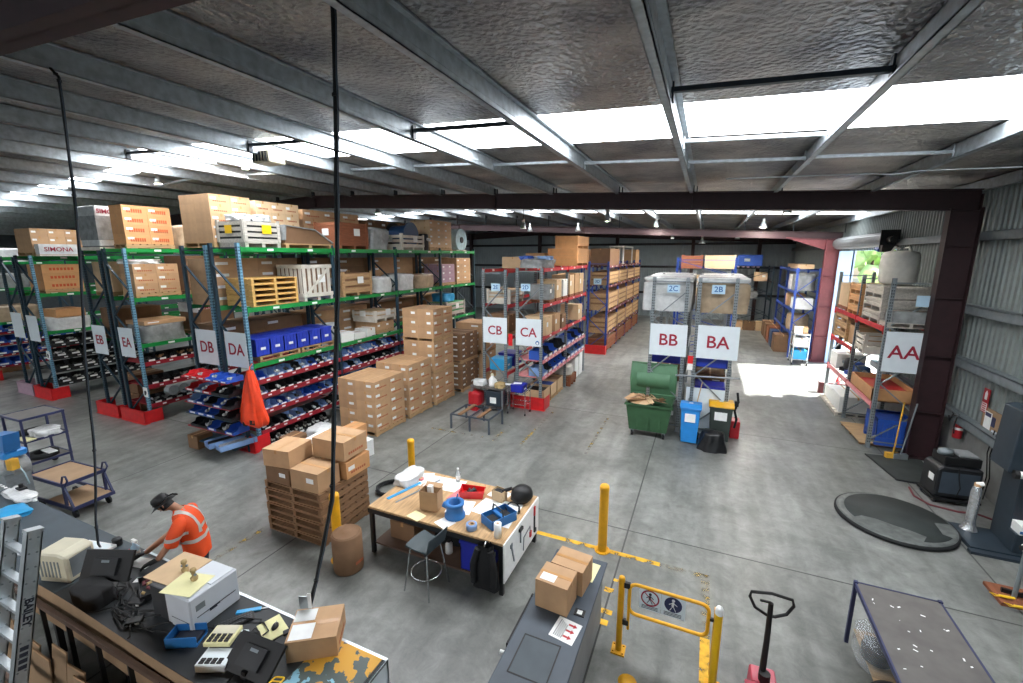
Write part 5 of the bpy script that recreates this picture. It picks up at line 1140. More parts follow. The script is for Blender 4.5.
t=on('tape_roll','dusty blue grey tape roll near the front edge of the bench','tape',-3.02,5.33,0); MB().lathe([(.05,0),(.085,0),(.085,.09),(.05,.09),(.05,0)],n=22).obj('roll',M['binlight'],t); MB().lathe([(.03,.0),(.05,0),(.05,.092),(.03,.092),(.03,0)],n=18).obj('core',M['carton'],t)
t=on('red_tray','open red tray of black fittings on the workbench','tray',-3.48,6.2,R(20))
m=MB(); m.box(-.19,.19,-.13,.13,0,.006); m.prism([(-.19,.0),(.19,0),(.22,.13),(-.22,.13)],-.14,-.13,'Y'); m.prism([(-.19,.0),(.19,0),(.22,.08),(-.22,.13)],.13,.14,'Y'); m.cbox((.2,0,.06),(.008,.27,.12),0,0,0,.22); m.cbox((-.2,0,.06),(.008,.27,.12),0,0,0,-.22); m.obj('tray_body',M['guardred'],t)
m=MB(); r_=random.Random(9); [m.cyl((r_.uniform(-.14,.1),r_.uniform(-.09,.09),.04),(r_.uniform(-.1,.14),r_.uniform(-.09,.09),.08),.022,8) for k in range(8)]; o_=m.obj('fittings',M['partblack'],t); o_['kind']='stuff'
t=on('open_box','small pale open carton of parts in front of the black helmet','box',-2.98,6.25,R(-12)); m=MB()
for q in ((-.11,.11,-.08,-.075),(-.11,.11,.075,.08),(-.11,-.105,-.08,.08),(.105,.11,-.08,.08)): m.box(*q,0,.19)
m.obj('box_walls',M['cartonlight'],t); MB().box(-.1,.1,-.07,.07,0,.16).obj('contents',M['partblack'],t); m=MB(); m.cyl((.05,.03,.16),(.2,.08,.24),.03,10); m.obj('drill_head',M['black'],t)
t=on('helmet','shiny black helmet at the far corner of the workbench','helmet',-2.62,6.38,R(-30)); m=MB(); m.lathe([(.12,0),(.165,.06),(.175,.13),(.15,.21),(.09,.26),(0,.275)],n=26,sy=1.15); m.obj('shell',M['bagblack'] if False else M['black'],t); m=MB(); m.tube([(.165*math.cos(a),.19*math.sin(a),.07+.02*math.cos(a)) for a in [2*PI*k/26 for k in range(26)]],.012,6,closed=True); m.obj('rim',M['rubber'],t); m=MB(); m.grid(lambda u,v:((.172-.03*v)*math.cos(-.9+1.8*u),(.2-.035*v)*math.sin(-.9+1.8*u),.09+.1*v),10,4); m.obj('visor',M['partblack'],t)
t=on('tool_tray','blue open tool tray with a loop handle at the tool board end','tray',-2.72,5.68,R(62)); m=MB(); m.box(-.24,.24,-.15,.15,0,.01)
for q in ((-.24,.24,-.15,-.14),(-.24,.24,.14,.15),(-.24,-.23,-.15,.15),(.23,.24,-.15,.15)): m.box(*q,0,.15)
m.box(-.03,.03,-.14,.14,0,.13); m.obj('tray_body',M['tray'],t); m=MB(); m.tube([(-.02,-.14,.14),(-.02,-.12,.25),(-.02,.12,.25),(-.02,.14,.14)],.012,6); m.obj('handle',M['partblack'],t); m=MB(); m.box(-.2,-.05,-.1,.1,.01,.1); m.box(.05,.2,-.1,.1,.01,.08); m.obj('contents',M['bindark'],t)
t=on('paper_roll','white paper towel roll at the front corner of the workbench','roll',-2.57,5.32,0); MB().lathe([(.022,0),(.058,0),(.058,.22),(.022,.22),(.022,0)],n=22).obj('roll',M['paper'],t); MB().lathe([(.018,.0),(.022,0),(.022,.222),(.018,.222)],n=14).obj('core',M['carton'],t)
t=on('headphones','dark ear muffs beside the helmet on the workbench','ear muffs',-2.62,6.0,R(20)); MB().tube([(.1*math.cos(a),0,.06+.12*math.sin(a)) for a in [PI*k/10 for k in range(11)]],.012,6).obj('band',M['black'],t)
for s in (-1,1): MB().cyl((s*.085,0,.055),(s*.12,0,.055),.05,14).obj('cup',M['partblack'],t)
t=on('drink_bottle','clear drink bottle at the far edge of the workbench','bottle',-3.95,6.5,0); MB().lathe([(.0,0),(.04,0),(.042,.12),(.04,.18),(.018,.22),(.016,.25)],n=18).obj('bottle_body',M['glass'],t); MB().lathe([(.019,.24),(.019,.27),(0,.272)],n=14).obj('cap',M['paper'],t); MB().lathe([(.043,.06),(.043,.12)],n=18).obj('label',M['paper'],t)
t=on('blue_ruler','bright blue straight strip lying on the bench near its left leg','strip',-4.66,5.86,R(66)) if False else on('blue_strip','bright blue straight strip lying across the bare end of the workbench','strip',-4.66,5.83,R(74)); MB().box(-.36,.36,-.03,.03,0,.012).obj('strip',M['cyan'],t); MB().box(-.36,.36,-.005,.005,.012,.014).obj('ridge',M['inkblue'],t)
t=on('steel_ruler','long dark steel ruler lying beside the blue strip','ruler',-4.42,5.93,R(74)); MB().box(-.5,.5,-.018,.018,.004,.008).obj('blade',M['rackgrey'],t); m=MB(); [m.box(-.48+.04*k,-.478+.04*k,0,.018,.008,.009) for k in range(25)]; m.obj('scale_marks',M['ink'],t)
blob('plastic_bag','white plastic bag bulging over the far left bench corner','bag',-4.82,6.2,.871,.36,.6,.14,'wrap',.1,None,121)
t=on('pink_tape','pink tape roll by the white plastic bag on the bench','tape',-4.62,6.28,0); MB().lathe([(.03,0),(.05,0),(.05,.03),(.03,.03),(.03,0)],n=18).obj('roll',M['beampink'],t); MB().lathe([(.025,0),(.03,0),(.03,.031),(.025,.031)],n=14).obj('core',M['carton'],t)
carton('grey brown carton with odds on the lower shelf of the workbench',-4.45,5.75,.19,.5,.6,.32,'cartondark',0); tote('deep blue tub under the workbench by the dark coat',-2.95,5.45,.19,.46,.4,.5,'totedeep')
blob('wrapped_load','small dark parcel on the lower shelf behind the stool','parcel',-3.7,5.9,.19,.6,.5,.3,'blacksoft',.1,None,122); t=thing('white_canister','white canister on the lower shelf behind the stool','canister',(-3.55,5.5,.19)); MB().lathe([(0,0),(.06,0),(.06,.16),(.03,.19),(.03,.22),(0,.22)],n=16).obj('body',M['paper'],t); MB().lathe([(.032,.2),(.032,.23),(0,.23)],n=12).obj('cap',M['partblack'],t)
# coat hanging from the bench front
t=thing('dark_coat','dark coat hanging from the front corner of the workbench','coat',(-2.66,5.1,.14)); mb=MB()
mb.grid(lambda u,v:(.2*(.55+.45*(1-v))*math.cos(2*PI*u)*(1+.12*math.sin(8*PI*u)),.07*math.sin(2*PI*u)*(1+.2*math.sin(6*PI*u+v*4)),.72*v+.03*math.sin(6*PI*u)*(1-v)),36,12); mb.obj('coat_body',M['blacksoft'],t)
for s in (-1,1): MB().tube([(s*.1,-.05,.66),(s*.17,-.08,.4),(s*.16,-.09,.12)],[.05,.055,.045],10).obj('sleeve',M['blacksoft'],t)
m=MB(); m.tube([(0,-.05,.7),(0,.0,.76),(0,.05,.72)],.012,6); m.obj('hook',M['chrome'],t)
# tall stool
t=thing('stool','tall chrome stool with a dark grey moulded seat and low back','stool',(-3.58,4.9,0),R(84))
mb=MB(); mb.grid(lambda u,v:((u-.5)*.42,(v-.5)*.4,.76+.02*math.cos(PI*(u-.5))-.02*math.cos(2*PI*(v-.5))),8,8); mb.grid(lambda u,v:((u-.5)*.42,(v-.5)*.4,.745+.02*math.cos(PI*(u-.5))-.02*math.cos(2*PI*(v-.5))),8,8); mb.tube([(-.21,-.2,.75),(.21,-.2,.75),(.21,.2,.75),(-.21,.2,.75)],.012,6,closed=True); mb.obj('seat',M['cushion'],t)
mb=MB(); mb.grid(lambda u,v:((u-.5)*.42,-.2-.05*v,.78+.2*v),8,5); mb.grid(lambda u,v:((u-.5)*.42,-.215-.05*v,.78+.2*v),8,5); mb.tube([(-.21,-.207,.78),(.21,-.207,.78),(.21,-.257,.98),(-.21,-.257,.98)],.01,6,closed=True); mb.obj('backrest',M['cushion'],t)
for sx in (-1,1):
    for sy in (-1,1): MB().tube([(sx*.15,sy*.15,.75),(sx*.24,sy*.24,0)],.012,8).obj('leg',M['chrome'],t)
MB().tube([(.21*math.cos(a)*1.1,.21*math.sin(a)*1.1,.28) for a in [2*PI*k/24 for k in range(24)]],.01,6,closed=True).obj('foot_ring',M['chrome'],t)
# ------------------------------------------------------------------ long packing bench along the near side
t=thing('packing_bench','long dark grey packing bench with white striped far edge, worker at it','bench',(-5,2.5,0))
def bt(x0,x1,mm): MB().box(x0+5,x1+5,-.48,.5,.865,.9).obj('bench_top',M[mm],t,bevel=.005)
bt(-11.2,-7.1,'benchgrey'); bt(-7.09,-4.0,'benchblack'); bt(-3.99,-2.72,'benchblack')
m=MB()
for k in range(34): m.box(-5.9-.11*k-.06+.0,-5.9-.11*k,.455,.5,.9,.902)
m.obj('edge_stripes',M['paper'],t)
MB().box(-2.0,2.28,.47,.5,.8,.905).obj('edge_strip',M['alu'],t)
m=MB(); m.box(2.255,2.28,-.48,.5,.0,.9); m.box(1.05,2.28,.475,.5,.0,.865); m.obj('end_cabinet',M['signwhite'],t)
for x in (-6.1,-4.2,-2.2,-.6,.9):
    for y in (-.44,.44): MB().box(x-.03,x+.03,y-.03,y+.03,0,.865).obj('leg',M['partblack'],t)
MB().box(-6.1,.9,-.3,.4,.3,.33).obj('lower_shelf',M['masonite'],t)
Z9=.901
# mat at the right end, painted in yellow and blue patches
t=thing('worn_mat','worn cutting mat patched in yellow, grey and pale blue at the white bench end','mat',(-3.15,2.55,Z9)); 
wm=mat('wornmat','#4c5a5c',.6,var=.3,scale=6); nt3=wm.node_tree
def _worn():
    N=nt3.nodes; L=nt3.links; b=N['Principled BSDF']; tc=N.new('ShaderNodeTexCoord'); no=N.new('ShaderNodeTexNoise'); no.inputs['Scale'].default_value=5; no.inputs['Detail'].default_value=6
    L.new(tc.outputs['Object'],no.inputs['Vector']); cr=N.new('ShaderNodeValToRGB'); cr.color_ramp.interpolation='CONSTANT'; e=cr.color_ramp.elements
    e[0].position=0; e[0].color=(*hx('#8fc4d8'),1); e[1].position=.4; e[1].color=(*hx('#56615f'),1); q=e.new(.55); q.color=(*hx('#d9a23a'),1)
    sp=N.new('ShaderNodeSeparateXYZ'); L.new(tc.outputs['Object'],sp.inputs[0]); ad=N.new('ShaderNodeMath'); ad.operation='MULTIPLY_ADD'; ad.inputs[1].default_value=.35; L.new(sp.outputs[1],ad.inputs[0]); L.new(no.outputs['Fac'],ad.inputs[2]); L.new(ad.outputs[0],cr.inputs[0]); L.new(cr.outputs[0],b.inputs['Base Color'])
_worn()
MB().box(-.34,.38,-.48,.42,0,.004).obj('sheet',wm,t)
# white and grey label printers, monitors
t=thing('laser_printer','large pale grey printer with a dark side and papers on top','printer',(-5.22,2.62,Z9),R(2))
FB=MB().box(-.08,.34,-.26,.3,0,.42).obj('front_body',M['printer'],t,bevel=.015); MB().box(-.38,-.08,-.24,.28,0,.4).obj('rear_body',M['printerdark'],t,bevel=.01)
m=MB(); m.box(-.0,.3,-.262,-.258,.12,.126); m.box(.341,.344,-.2,.25,.16,.168); m.box(.341,.344,-.06,.06,.15,.17); m.obj('tray_gap',M['ink'],FB); m=MB(); m.box(.341,.345,-.2,-.1,.24,.31); m.obj('control_panel',M['rackgrey'],FB); MB().box(.344,.35,-.06,.02,.14,.152).obj('tray_handle',M['ink'],FB)
m=MB(); m.box(-.05,.32,.0,.28,.42,.428); m.obj('output_tray',M['printer'],t)
t=thing('card_sheet','brown card sheet lying on the printer, beneath the pale yellow paper','card',(-5.5,2.62,Z9+.405),R(5)); MB().box(-.28,.2,-.2,.28,0,.006).obj('sheet',M['cartonlight'],t)
t=thing('paper_sheet','pale yellow paper with a brass fitting on top of the printer','paper',(-5.12,2.52,Z9+.43),R(14)); MB().box(-.22,.18,-.16,.18,0,.003).obj('sheet',M['manila'],t)
for i,(x,y,z,lb) in enumerate(((-5.14,2.6,Z9+.434,'brass fitting standing on the pale yellow paper'),(-5.42,2.66,Z9+.412,'brass fitting lying on the brown card beside the pale yellow paper'))):
    t=thing('brass_fitting',lb,'fitting',(x,y,z),.5*i,'brass fittings on the printer'); MB().lathe([(.035,0),(.04,.03),(.02,.05),(.02,.1),(.032,.11),(.03,.14),(0,.145)],n=12).obj('body',M['hessian'],t); MB().cyl((-.035,0,.07),(.035,0,.07),.014,8).obj('branch',M['steel'],t)
def monitor(label,x,y,rz,w=.46,h=.32,tilt=.18,base=.1):
    t=thing('monitor',label,'monitor',(x,y,Z9),rz,'black monitors on the long bench')
    Mx=Matrix.Translation((0,0,base))@Matrix.Rotation(-tilt,4,'X')
    MB().box(-w/2,w/2,-.015,.02,0,h,0,Mx).obj('back_shell',M['black'],t); bs=t.children[-1]; MB().box(-w/2+.015,w/2-.015,.02,.022,.015,h-.015,0,Mx).obj('screen',M['ink'],bs); MB().box(-w*.25,w*.25,-.05,-.015,h*.2,h*.75,0,Mx).obj('rear_bulge',M['partblack'],t); MB().box(-.05,.05,-.053,-.05,h*.6,h*.68,0,Mx).obj('badge',M['rackgrey'],bs)
    m=MB(); m.bar((0,.0,.0),(0,.02,base+.05),.06,.03); m.obj('stand_neck',M['black'],t); MB().lathe([(0,0),(.13,0),(.12,.015),(0,.02)],n=20).obj('stand_foot',M['black'],t)
monitor('black monitor with its back to us near the bench end carton',-3.87,2.24,R(4),.58,.34,.95,.03); monitor('black monitor with its back to us among cables beside the cream box',-6.62,2.36,R(22),.62,.36,.5)
# cream box: old CRT style unit
t=thing('cream_unit','cream coloured old equipment box beside the ladder on the long bench','equipment box',(-7.38,2.32,Z9),R(18)); m=MB(); m.prism([(-.2,0),(.22,0),(.22,.36),(.1,.4),(-.2,.4)],-.18,.18,'Y'); m.obj('casing',M['cream'],t,bevel=.02); m=MB(); [m.box(-.15+.05*k,-.13+.05*k,-.184,-.18,.08,.3) for k in range(6)]; m.obj('vent_slots',M['rackgrey'],t); MB().box(.22,.225,-.13,.13,.06,.32).obj('front_panel',M['rackgrey'],t)
t=thing('white_tray','flat white tray behind the cream equipment box','tray',(-7.65,2.68,Z9),R(12)); MB().box(-.25,.25,-.14,.14,0,.05).obj('tray_body',M['paper'],t,bevel=.01); MB().box(-.22,.22,-.11,.11,.05,.052).obj('liner',M['signwhite'],t)
for lb,x,y,mm in (('small red ball shaped cap behind the cream box','-7.0','2.83','guardred'),('black camera sized lump behind the white tray','-7.5','2.9','partblack')):
    o_=blob('small_part',lb,'part',float(x),float(y),Z9,.13,.11,.1,mm,.06,None,131,pw=2.5)
t=thing('spray_bottle','clear white spray bottle by the black monitor with cables','bottle',(-6.95,2.86,Z9)); MB().lathe([(0,0),(.05,0),(.05,.14),(.02,.19),(.02,.22)],n=16).obj('bottle_body',M['signblue'],t); m=MB(); m.cbox((.02,0,.245),(.1,.03,.04)); m.obj('trigger_head',M['paper'],t); MB().lathe([(.051,.04),(.051,.1)],n=16).obj('label',M['paper'],t)
# paperwork and tools in front of the worker
for i,(lb,x,y,w,d,rz,mm) in enumerate((('white paper sheet beside the worker black gloves',-6.72,2.83,.3,.2,.2,'paper'),('white paper strip with a red edge farther along the bench',-7.02,2.72,.34,.14,.5,'paper'),('long white paper strip right before the worker',-6.22,2.72,.5,.09,.55,'paper'))):
    t=thing('paper_sheet',lb,'paper',(x,y,Z9+.001*i),rz,'papers before the worker'); MB().box(-w/2,w/2,-d/2,d/2,0,.002).obj('sheet',M[mm],t); MB().box(-w/2,w/2,d/2-.02,d/2,.002,.004).obj('coloured_edge',M['extred' if i==1 else 'rackgrey'],t)
t=thing('parts_tray','clear tray of reddish fittings in front of the worker','tray',(-6.05,2.62,Z9),R(-24)); m=MB()
for q in ((-.22,.22,-.15,-.145),(-.22,.22,.145,.15),(-.22,-.215,-.15,.15),(.215,.22,-.15,.15)): m.box(*q,0,.08)
m.box(-.22,.22,-.15,.15,0,.005); m.obj('tray_walls',M['partblack'],t); m=MB(); r_=random.Random(5)
for k in range(26): c=(r_.uniform(-.17,.17),r_.uniform(-.11,.11),.03+r_.uniform(0,.05)); m.cyl(c,(c[0]+r_.uniform(-.05,.05),c[1]+r_.uniform(-.05,.05),c[2]+.02),.018,7,r_.choice((0,1,2)))
o_=m.obj('fittings',[M['darkred'],M['part'],M['hessian']],t); o_['kind']='stuff'
t=thing('long_black_rail','thin black rail lying along the bench between the worker and the printer','rail',(-5.75,2.75,Z9),R(-12)); MB().box(-.5,.5,-.015,.015,0,.03).obj('rail_body',M['black'],t); MB().box(-.5,.5,-.003,.003,.03,.034).obj('groove',M['rackgrey'],t)
# keyboards, mouse, pads
def keyboard(lb,x,y,z,rz,mm,w=.4,d=.15):
    t=thing('keyboard',lb,'keyboard',(x,y,z),rz,'keyboards on the long bench'); MB().box(-w/2,w/2,-d/2,d/2,0,.018).obj('base',M[mm],t)
    m=MB()
    for r_ in range(4):
        for c in range(13): m.box(-w/2+.015+c*(w-.03)/13,-w/2+.015+(c+.82)*(w-.03)/13,-d/2+.015+r_*.032,-d/2+.041+r_*.032,.018,.026)
    m.obj('keys',M['black' if mm!='black' else 'printerdark'],t)
keyboard('black keyboard lying behind the cream terminal by the printer',-4.62,2.66,Z9,R(58),'black')
t=thing('card_terminal','cream keyed terminal with a checked screen, upper of two','terminal',(-4.42,2.42,Z9+.1),R(24)); MB().box(-.14,.14,-.12,.12,0,.05).obj('casing',M['manila'],t,bevel=.008); MB().box(-.12,.12,.0,.11,.05,.054).obj('screen',M['cream'],t); m=MB(); [m.box(-.11+.06*c,-.07+.06*c,-.1+.034*r_,-.075+.034*r_,.05,.062) for c in range(4) for r_ in range(3)]; m.obj('keys',M['black'],t)
t=thing('card_terminal','white keyed terminal below the cream one','terminal',(-4.3,2.28,Z9),R(24)); MB().box(-.15,.15,-.14,.3,0,.09).obj('casing',M['signwhite'],t,bevel=.008); m=MB(); [m.box(-.12+.06*c,-.075+.06*c,-.12+.034*r_,-.095+.034*r_,.09,.1) for c in range(4) for r_ in range(2)]; m.obj('keys',M['black'],t); MB().box(-.13,.13,.06,.26,.09,.095).obj('screen',M['ink'],t)
t=thing('mouse_pad','pale yellow pad with a black mouse on it near the bench edge','pad',(-4.14,2.78,Z9),R(-20)); MB().box(-.16,.16,-.12,.12,0,.012).obj('pad',M['manila'],t); MB().box(-.16,.16,-.12,.12,.0,.004).obj('underside',M['black'],t)
t=thing('computer_mouse','black mouse on the pale yellow pad','mouse',(-4.13,2.8,Z9+.013),R(30)); MB().lathe([(.0,0),(.032,0),(.033,.012),(.022,.028),(0,.033)],n=18,sy=1.7).obj('shell',M['black'],t); MB().box(-.002,.002,.0,.05,.028,.034).obj('wheel',M['rackgrey'],t)
t=thing('mobile_phone','black phone lying by the bench edge beside the yellow pad','phone',(-3.92,2.86,Z9),R(58)); MB().box(-.1,.1,-.032,.032,0,.02).obj('case',M['black'],t,bevel=.005); MB().box(-.09,.09,-.028,.028,.02,.021).obj('screen',M['ink'],t)
t=thing('blue_box_cutter','bright blue pen case lying by the printer foot','case',(-4.62,2.84,Z9),R(38)); MB().box(-.13,.13,-.025,.025,0,.02).obj('case_body',M['cyan'],t); MB().box(.13,.2,-.006,.006,.006,.012).obj('tip',M['paper'],t)
t=thing('blue_tray','small deep blue letter tray near the cream terminal','tray',(-4.86,2.3,Z9),R(28)); m=MB(); m.box(-.16,.16,-.1,.1,0,.01); m.box(-.16,.16,-.1,-.09,0,.12); m.box(-.16,.16,.09,.1,0,.12); m.box(-.16,-.15,-.1,.1,0,.12); m.obj('tray_body',M['tray'],t); MB().box(-.12,.14,-.08,.08,.01,.05).obj('papers',M['ink'],t)
t=thing('high_vis_clip','bright yellow green plastic clip at the bench corner by the carton','clip',(-3.48,2.3,Z9),R(-20)); MB().tube(rr(-.05,.05,-.06,.06,.02,3),.008,6,closed=True).obj('ring',M['yellowbright'],t); t.rotation_euler=(PI/2-.3,0,R(20)); t.location=(-3.5,2.32,Z9+.07); MB().bar((-.05,0,0),(.05,0,0),.008,.008).obj('bar',M['yellowbright'],t)
# carton at the end of the bench
carton('brown carton with white shipping papers at the white bench end',-3.55,2.86,Z9,.5,.44,.24,'carton',R(34),None,(),'r'); 
c_=[o for o in bpy.data.objects if o.get('label')=='brown carton with white shipping papers at the white bench end'][0]
MB().box(-.23,.0,-.2,.0,.242,.244).obj('label',M['paper'],c_); MB().box(-.24,-.02,.04,.2,.242,.244).obj('label',M['paper'],c_); MB().box(-.252,-.25,-.15,.1,.05,.16).obj('label',M['paper'],c_)
t=thing('hanging_tag_card','grey card tag at the foot of the thick hanging cable','tag',(-3.8,2.94,Z9+.26),R(20)); MB().box(-.06,.06,-.004,.004,0,.15).obj('card',M['alu'],t); MB().box(.05,.09,-.02,-.01,.02,.2).obj('paper_slip',M['paper'],t)
# cable mess as individual cables
cs=random.Random(12)
CAB=((-6.9,2.3,-5.7,2.25),(-6.6,2.2,-5.5,2.5),(-6.2,2.4,-5.1,2.2),(-5.9,2.15,-5.0,2.35),(-6.7,2.6,-6.1,2.2),(-4.75,2.6,-4.1,2.72),(-4.5,2.5,-3.9,2.62),(-6.8,2.15,-6.0,2.5),(-6.5,2.45,-5.6,2.35),(-6.1,2.2,-5.2,2.45),(-5.8,2.4,-4.9,2.2),(-6.9,2.55,-6.3,2.3),(-6.3,2.12,-5.4,2.15))
for i,(x0,y0,x1,y1) in enumerate(CAB):
    P=[]
    for k in range(9):
        u=k/8; P.append((x0+(x1-x0)*u+cs.uniform(-.08,.08),y0+(y1-y0)*u+.12*math.sin(u*5+i)+cs.uniform(-.03,.03),Z9+.012+.02*abs(math.sin(u*7+i))))
    tag(MB().tube(P,.008,6).obj('cable',M['black']),('black cable winding over the long bench behind the printer, %s from the ladder'%nth(i)) if i<5 else ('thin black cable tangled on the bench by the power boxes, %s from the ladder'%nth(i-7)) if i>6 else ('black cable near the yellow pad, %s the printer'%('nearer' if i==5 else 'farther from')),'cable','loose black cables on the long bench')
for i,(x,y) in enumerate(((-6.35,2.28),(-5.95,2.38),(-5.65,2.2))):
    t=thing('power_adapter','black power box among the bench cables, %s from the ladder'%nth(i),'adapter',(x,y,Z9),.4*i,'power boxes among the cables'); MB().box(-.08,.08,-.05,.05,0,.05).obj('case',M['partblack'],t,bevel=.008); MB().box(.02,.06,-.052,-.05,.01,.03).obj('label',M['paper'],t)
blob('dark_bag','soft black bag among the cables under the black monitor','bag',-6.5,2.2,Z9,.5,.3,.2,'blacksoft',.08,None,141)
# hanging cables from the roof
def hang_cable(lb,pts,r,wob=.012,n=40,extra=()):
    t=thing('hanging_cable',lb,'cable',pts[-1],0,'thick cables hanging from the roof'); B=Vector(pts[-1]); P=[]
    for i in range(len(pts)-1):
        a,b=Vector(pts[i]),Vector(pts[i+1])
        for k in range(8): u=k/8; q=a.lerp(b,u); P.append(q-B+Vector((wob*math.sin(q.z*3.1),wob*math.cos(q.z*2.3),0)))
    P.append(Vector((0,0,0)))
    MB().tube(P,r,8).obj('cable_run',M['rubber'],t); MB().tube([p+Vector((r*1.6,.0,0)) + Vector((.006*math.sin(p.z*9),0,0)) for p in P],r*.5,6).obj('second_cable',M['benchdark'],t)
    for k in range(5,len(P)-2,9): m=MB(); m.cyl(P[k]+Vector((.0,0,-.012)),P[k]+Vector((0,0,.012)),r*1.6,8); m.obj('cable_tie',M['black'],t)
    return t
hang_cable('thick black cable hanging from the roof down to the black monitor with cables',[(-6.58,2.75,roofz(-6.58)-.21),(-6.0,2.56,6.72),(-5.87,2.5,6.64),(-6.03,2.5,5.46),(-6.28,2.5,4.19),(-6.6,2.5,2.83),(-6.86,2.5,1.7),(-6.92,2.5,1.3)],.0125)
hang_cable('thick black cable hanging from the roof to the carton at the white bench end',[(-2.85,3.0,roofz(-2.85)-.02),(-2.93,3.0,5.87),(-3.13,3.0,3.85),(-3.35,3.0,2.55),(-3.63,3.0,1.53),(-3.82,3.0,1.08)],.016)
# curved cardboard and upright board store behind the bench
t=thing('board_store','dark slotted rack of brown cardboard sheets along the near side of the long bench','rack',(-5.6,1.85,0))
m=MB(); m.box(-1.8,1.8,-.02,.02,.98,1.04); m.box(-1.8,1.8,-.5,-.46,.72,.78); m.box(-1.8,1.8,-.5,.02,.1,.14); m.obj('rail',M['masonite'],t)
for x in (-1.8,-1.2,-.6,0,.6,1.2,1.8): m=MB(); m.bar((x,0,0),(x,0,1.0),.025,.04); m.bar((x,-.48,0),(x,-.48,.75),.025,.04); m.obj('divider',M['partblack'],t)
MB().grid(lambda u,v:(-1.75+3.6*u,.06+.02*math.sin(u*5),.7+.48*v-.04*math.sin(u*3.1)),16,2).obj('back_sheet',M['brownboard'],t)
b_=None
for k in range(11):
    x=-7.2+.3*k+cs.uniform(-.05,.05)
    tt=thing('cardboard_sheet','brown cardboard sheet standing in the dark slotted rack, %s from the ladder'%nth(k),'cardboard sheet',(x,1.6,.15),0,'cardboard sheets in the slotted rack'); hgt=cs.uniform(.6,.8)
    w_=cs.uniform(.26,.4); Mx=Matrix.Rotation(-.1+cs.uniform(-.05,.05),4,'X')@Matrix.Rotation(cs.uniform(-.12,.02),4,'Y'); MB().box(-w_/2,w_/2,-.012,.0,0,hgt,0,Mx).obj('sheet',M['brownboard'],tt); MB().box(-w_/2,w_/2,-.013,.001,hgt-.02,hgt,0,Mx).obj('worn_edge',M['carton'],tt)
# ladder
t=thing('ladder','aluminium ladder with black lettering on its rail, leaning at the near end','ladder',(-5.66,1.06,0))
LM=Matrix.Rotation(-math.atan(.54/2.43),4,'X'); LL=2.5
for x in (0,-.46):
    m=MB(); m.box(x-.04,x+.04,-.055,-.045,0,LL,0,LM); m.box(x+.03,x+.04,-.055,.055,0,LL,0,LM); m.box(x-.04,x+.04,.045,.055,0,LL,0,LM)
    for k in range(17): m.cyl(LM@Vector((x+.04,.025,.2+.14*k)),LM@Vector((x+.045,.025,.2+.14*k)),.009,8,1); m.cyl(LM@Vector((x+.04,-.03,.2+.14*k)),LM@Vector((x+.045,-.03,.2+.14*k)),.009,8,1)
    m.obj('rail',[M['alu'],M['rackgrey']],t)
    MB().box(x-.045,x+.045,-.06,.06,LL-.01,LL+.02,0,LM).obj('end_cap',M['alu'],t)
for k in range(8): m=MB(); m.box(-.43,-.03,-.04,.03,.3+.28*k,.325+.28*k,0,LM); m.obj('rung',M['alu'],t)
o_=text_obj('lettering','BAILEY',.085,M['ink'],t,(0,0,0),(0,0,0),bold=.003); o_.matrix_local=LM@Matrix.Translation((.042,-.005,1.72))@Matrix.Rotation(PI/2,4,'Y')@Matrix.Rotation(PI/2,4,'Z')
o_.matrix_local=LM@Matrix.Translation((.043,0,1.74))@Matrix(((0,0,1,0),(0,1,0,0),(-1,0,0,0),(0,0,0,1)))
m=MB()
for k in range(4): m.box(.041,.043,-.03,.03,1.2+.06*k,1.24+.06*k,0,LM)
m.obj('warning_label',M['ink'],t)
# ------------------------------------------------------------------ shelf trolley and stepped cart on the left
t=thing('shelf_trolley','navy framed trolley with three grey shelves, cloth on the middle one','trolley',(-14.1,4.4,0),R(2))
for x in (-.4,.4):
    for y in (-.36,.36): MB().box(x-.02,x+.02,y-.02,y+.02,.1,1.42).obj('post',M['navy'],t); MB().cyl((x-.02,y,.06),(x+.02,y,.06),.06,14).obj('wheel',M['rubber'],t)
for z in (.35,.88,1.4): m=MB(); m.box(-.4,.4,-.36,.36,z,z+.02); m.obj('shelf',M['tabletop'],t); m=MB(); m.box(-.42,.42,-.385,-.365,z-.02,z+.03); m.box(-.42,.42,.365,.385,z-.02,z+.03); m.box(-.425,-.405,-.38,.38,z-.02,z+.03); m.box(.405,.425,-.38,.38,z-.02,z+.03); m.obj('shelf_frame',M['navy'],t)
blob('cloth_heap','crumpled grey white cloth heap on the middle shelf of the navy trolley','cloth',-13.95,4.5,.9,.55,.45,.14,'wrap',.15,None,151)
t=thing('paper_sheet','yellowish paper on the middle trolley shelf in front of the cloth','paper',(-13.9,4.12,.901),.2); MB().box(-.25,.25,-.1,.1,0,.006).obj('sheet',M['manila'],t)
blob('black_cloth','dark cloth at the end of the middle trolley shelf','cloth',-14.3,4.35,.9,.3,.5,.09,'blacksoft',.12,None,152)
t=thing('black_tyre_ring','black and white ring shaped part on the bottom trolley shelf','ring part',(-14.0,4.4,.37)); MB().lathe([(.16,0),(.27,0),(.27,.1),(.16,.1),(.16,0)],n=26).obj('ring',M['rubber'],t); MB().box(-.1,.28,.0,.16,.1,.12).obj('white_strip',M['paper'],t)
t=thing('stepped_cart','navy two level cart with brown decks and loop handles','cart',(-11.55,3.9,0),R(4))
MB().box(-.55,.55,-.32,.32,.66,.69).obj('upper_deck',M['brownboard'],t); m=MB(); m.box(-.57,.57,-.345,-.32,.64,.71); m.box(-.57,.57,.32,.345,.64,.71); m.box(-.575,-.55,-.34,.34,.64,.71); m.box(.55,.575,-.34,.34,.64,.71); m.obj('upper_frame',M['navy'],t)
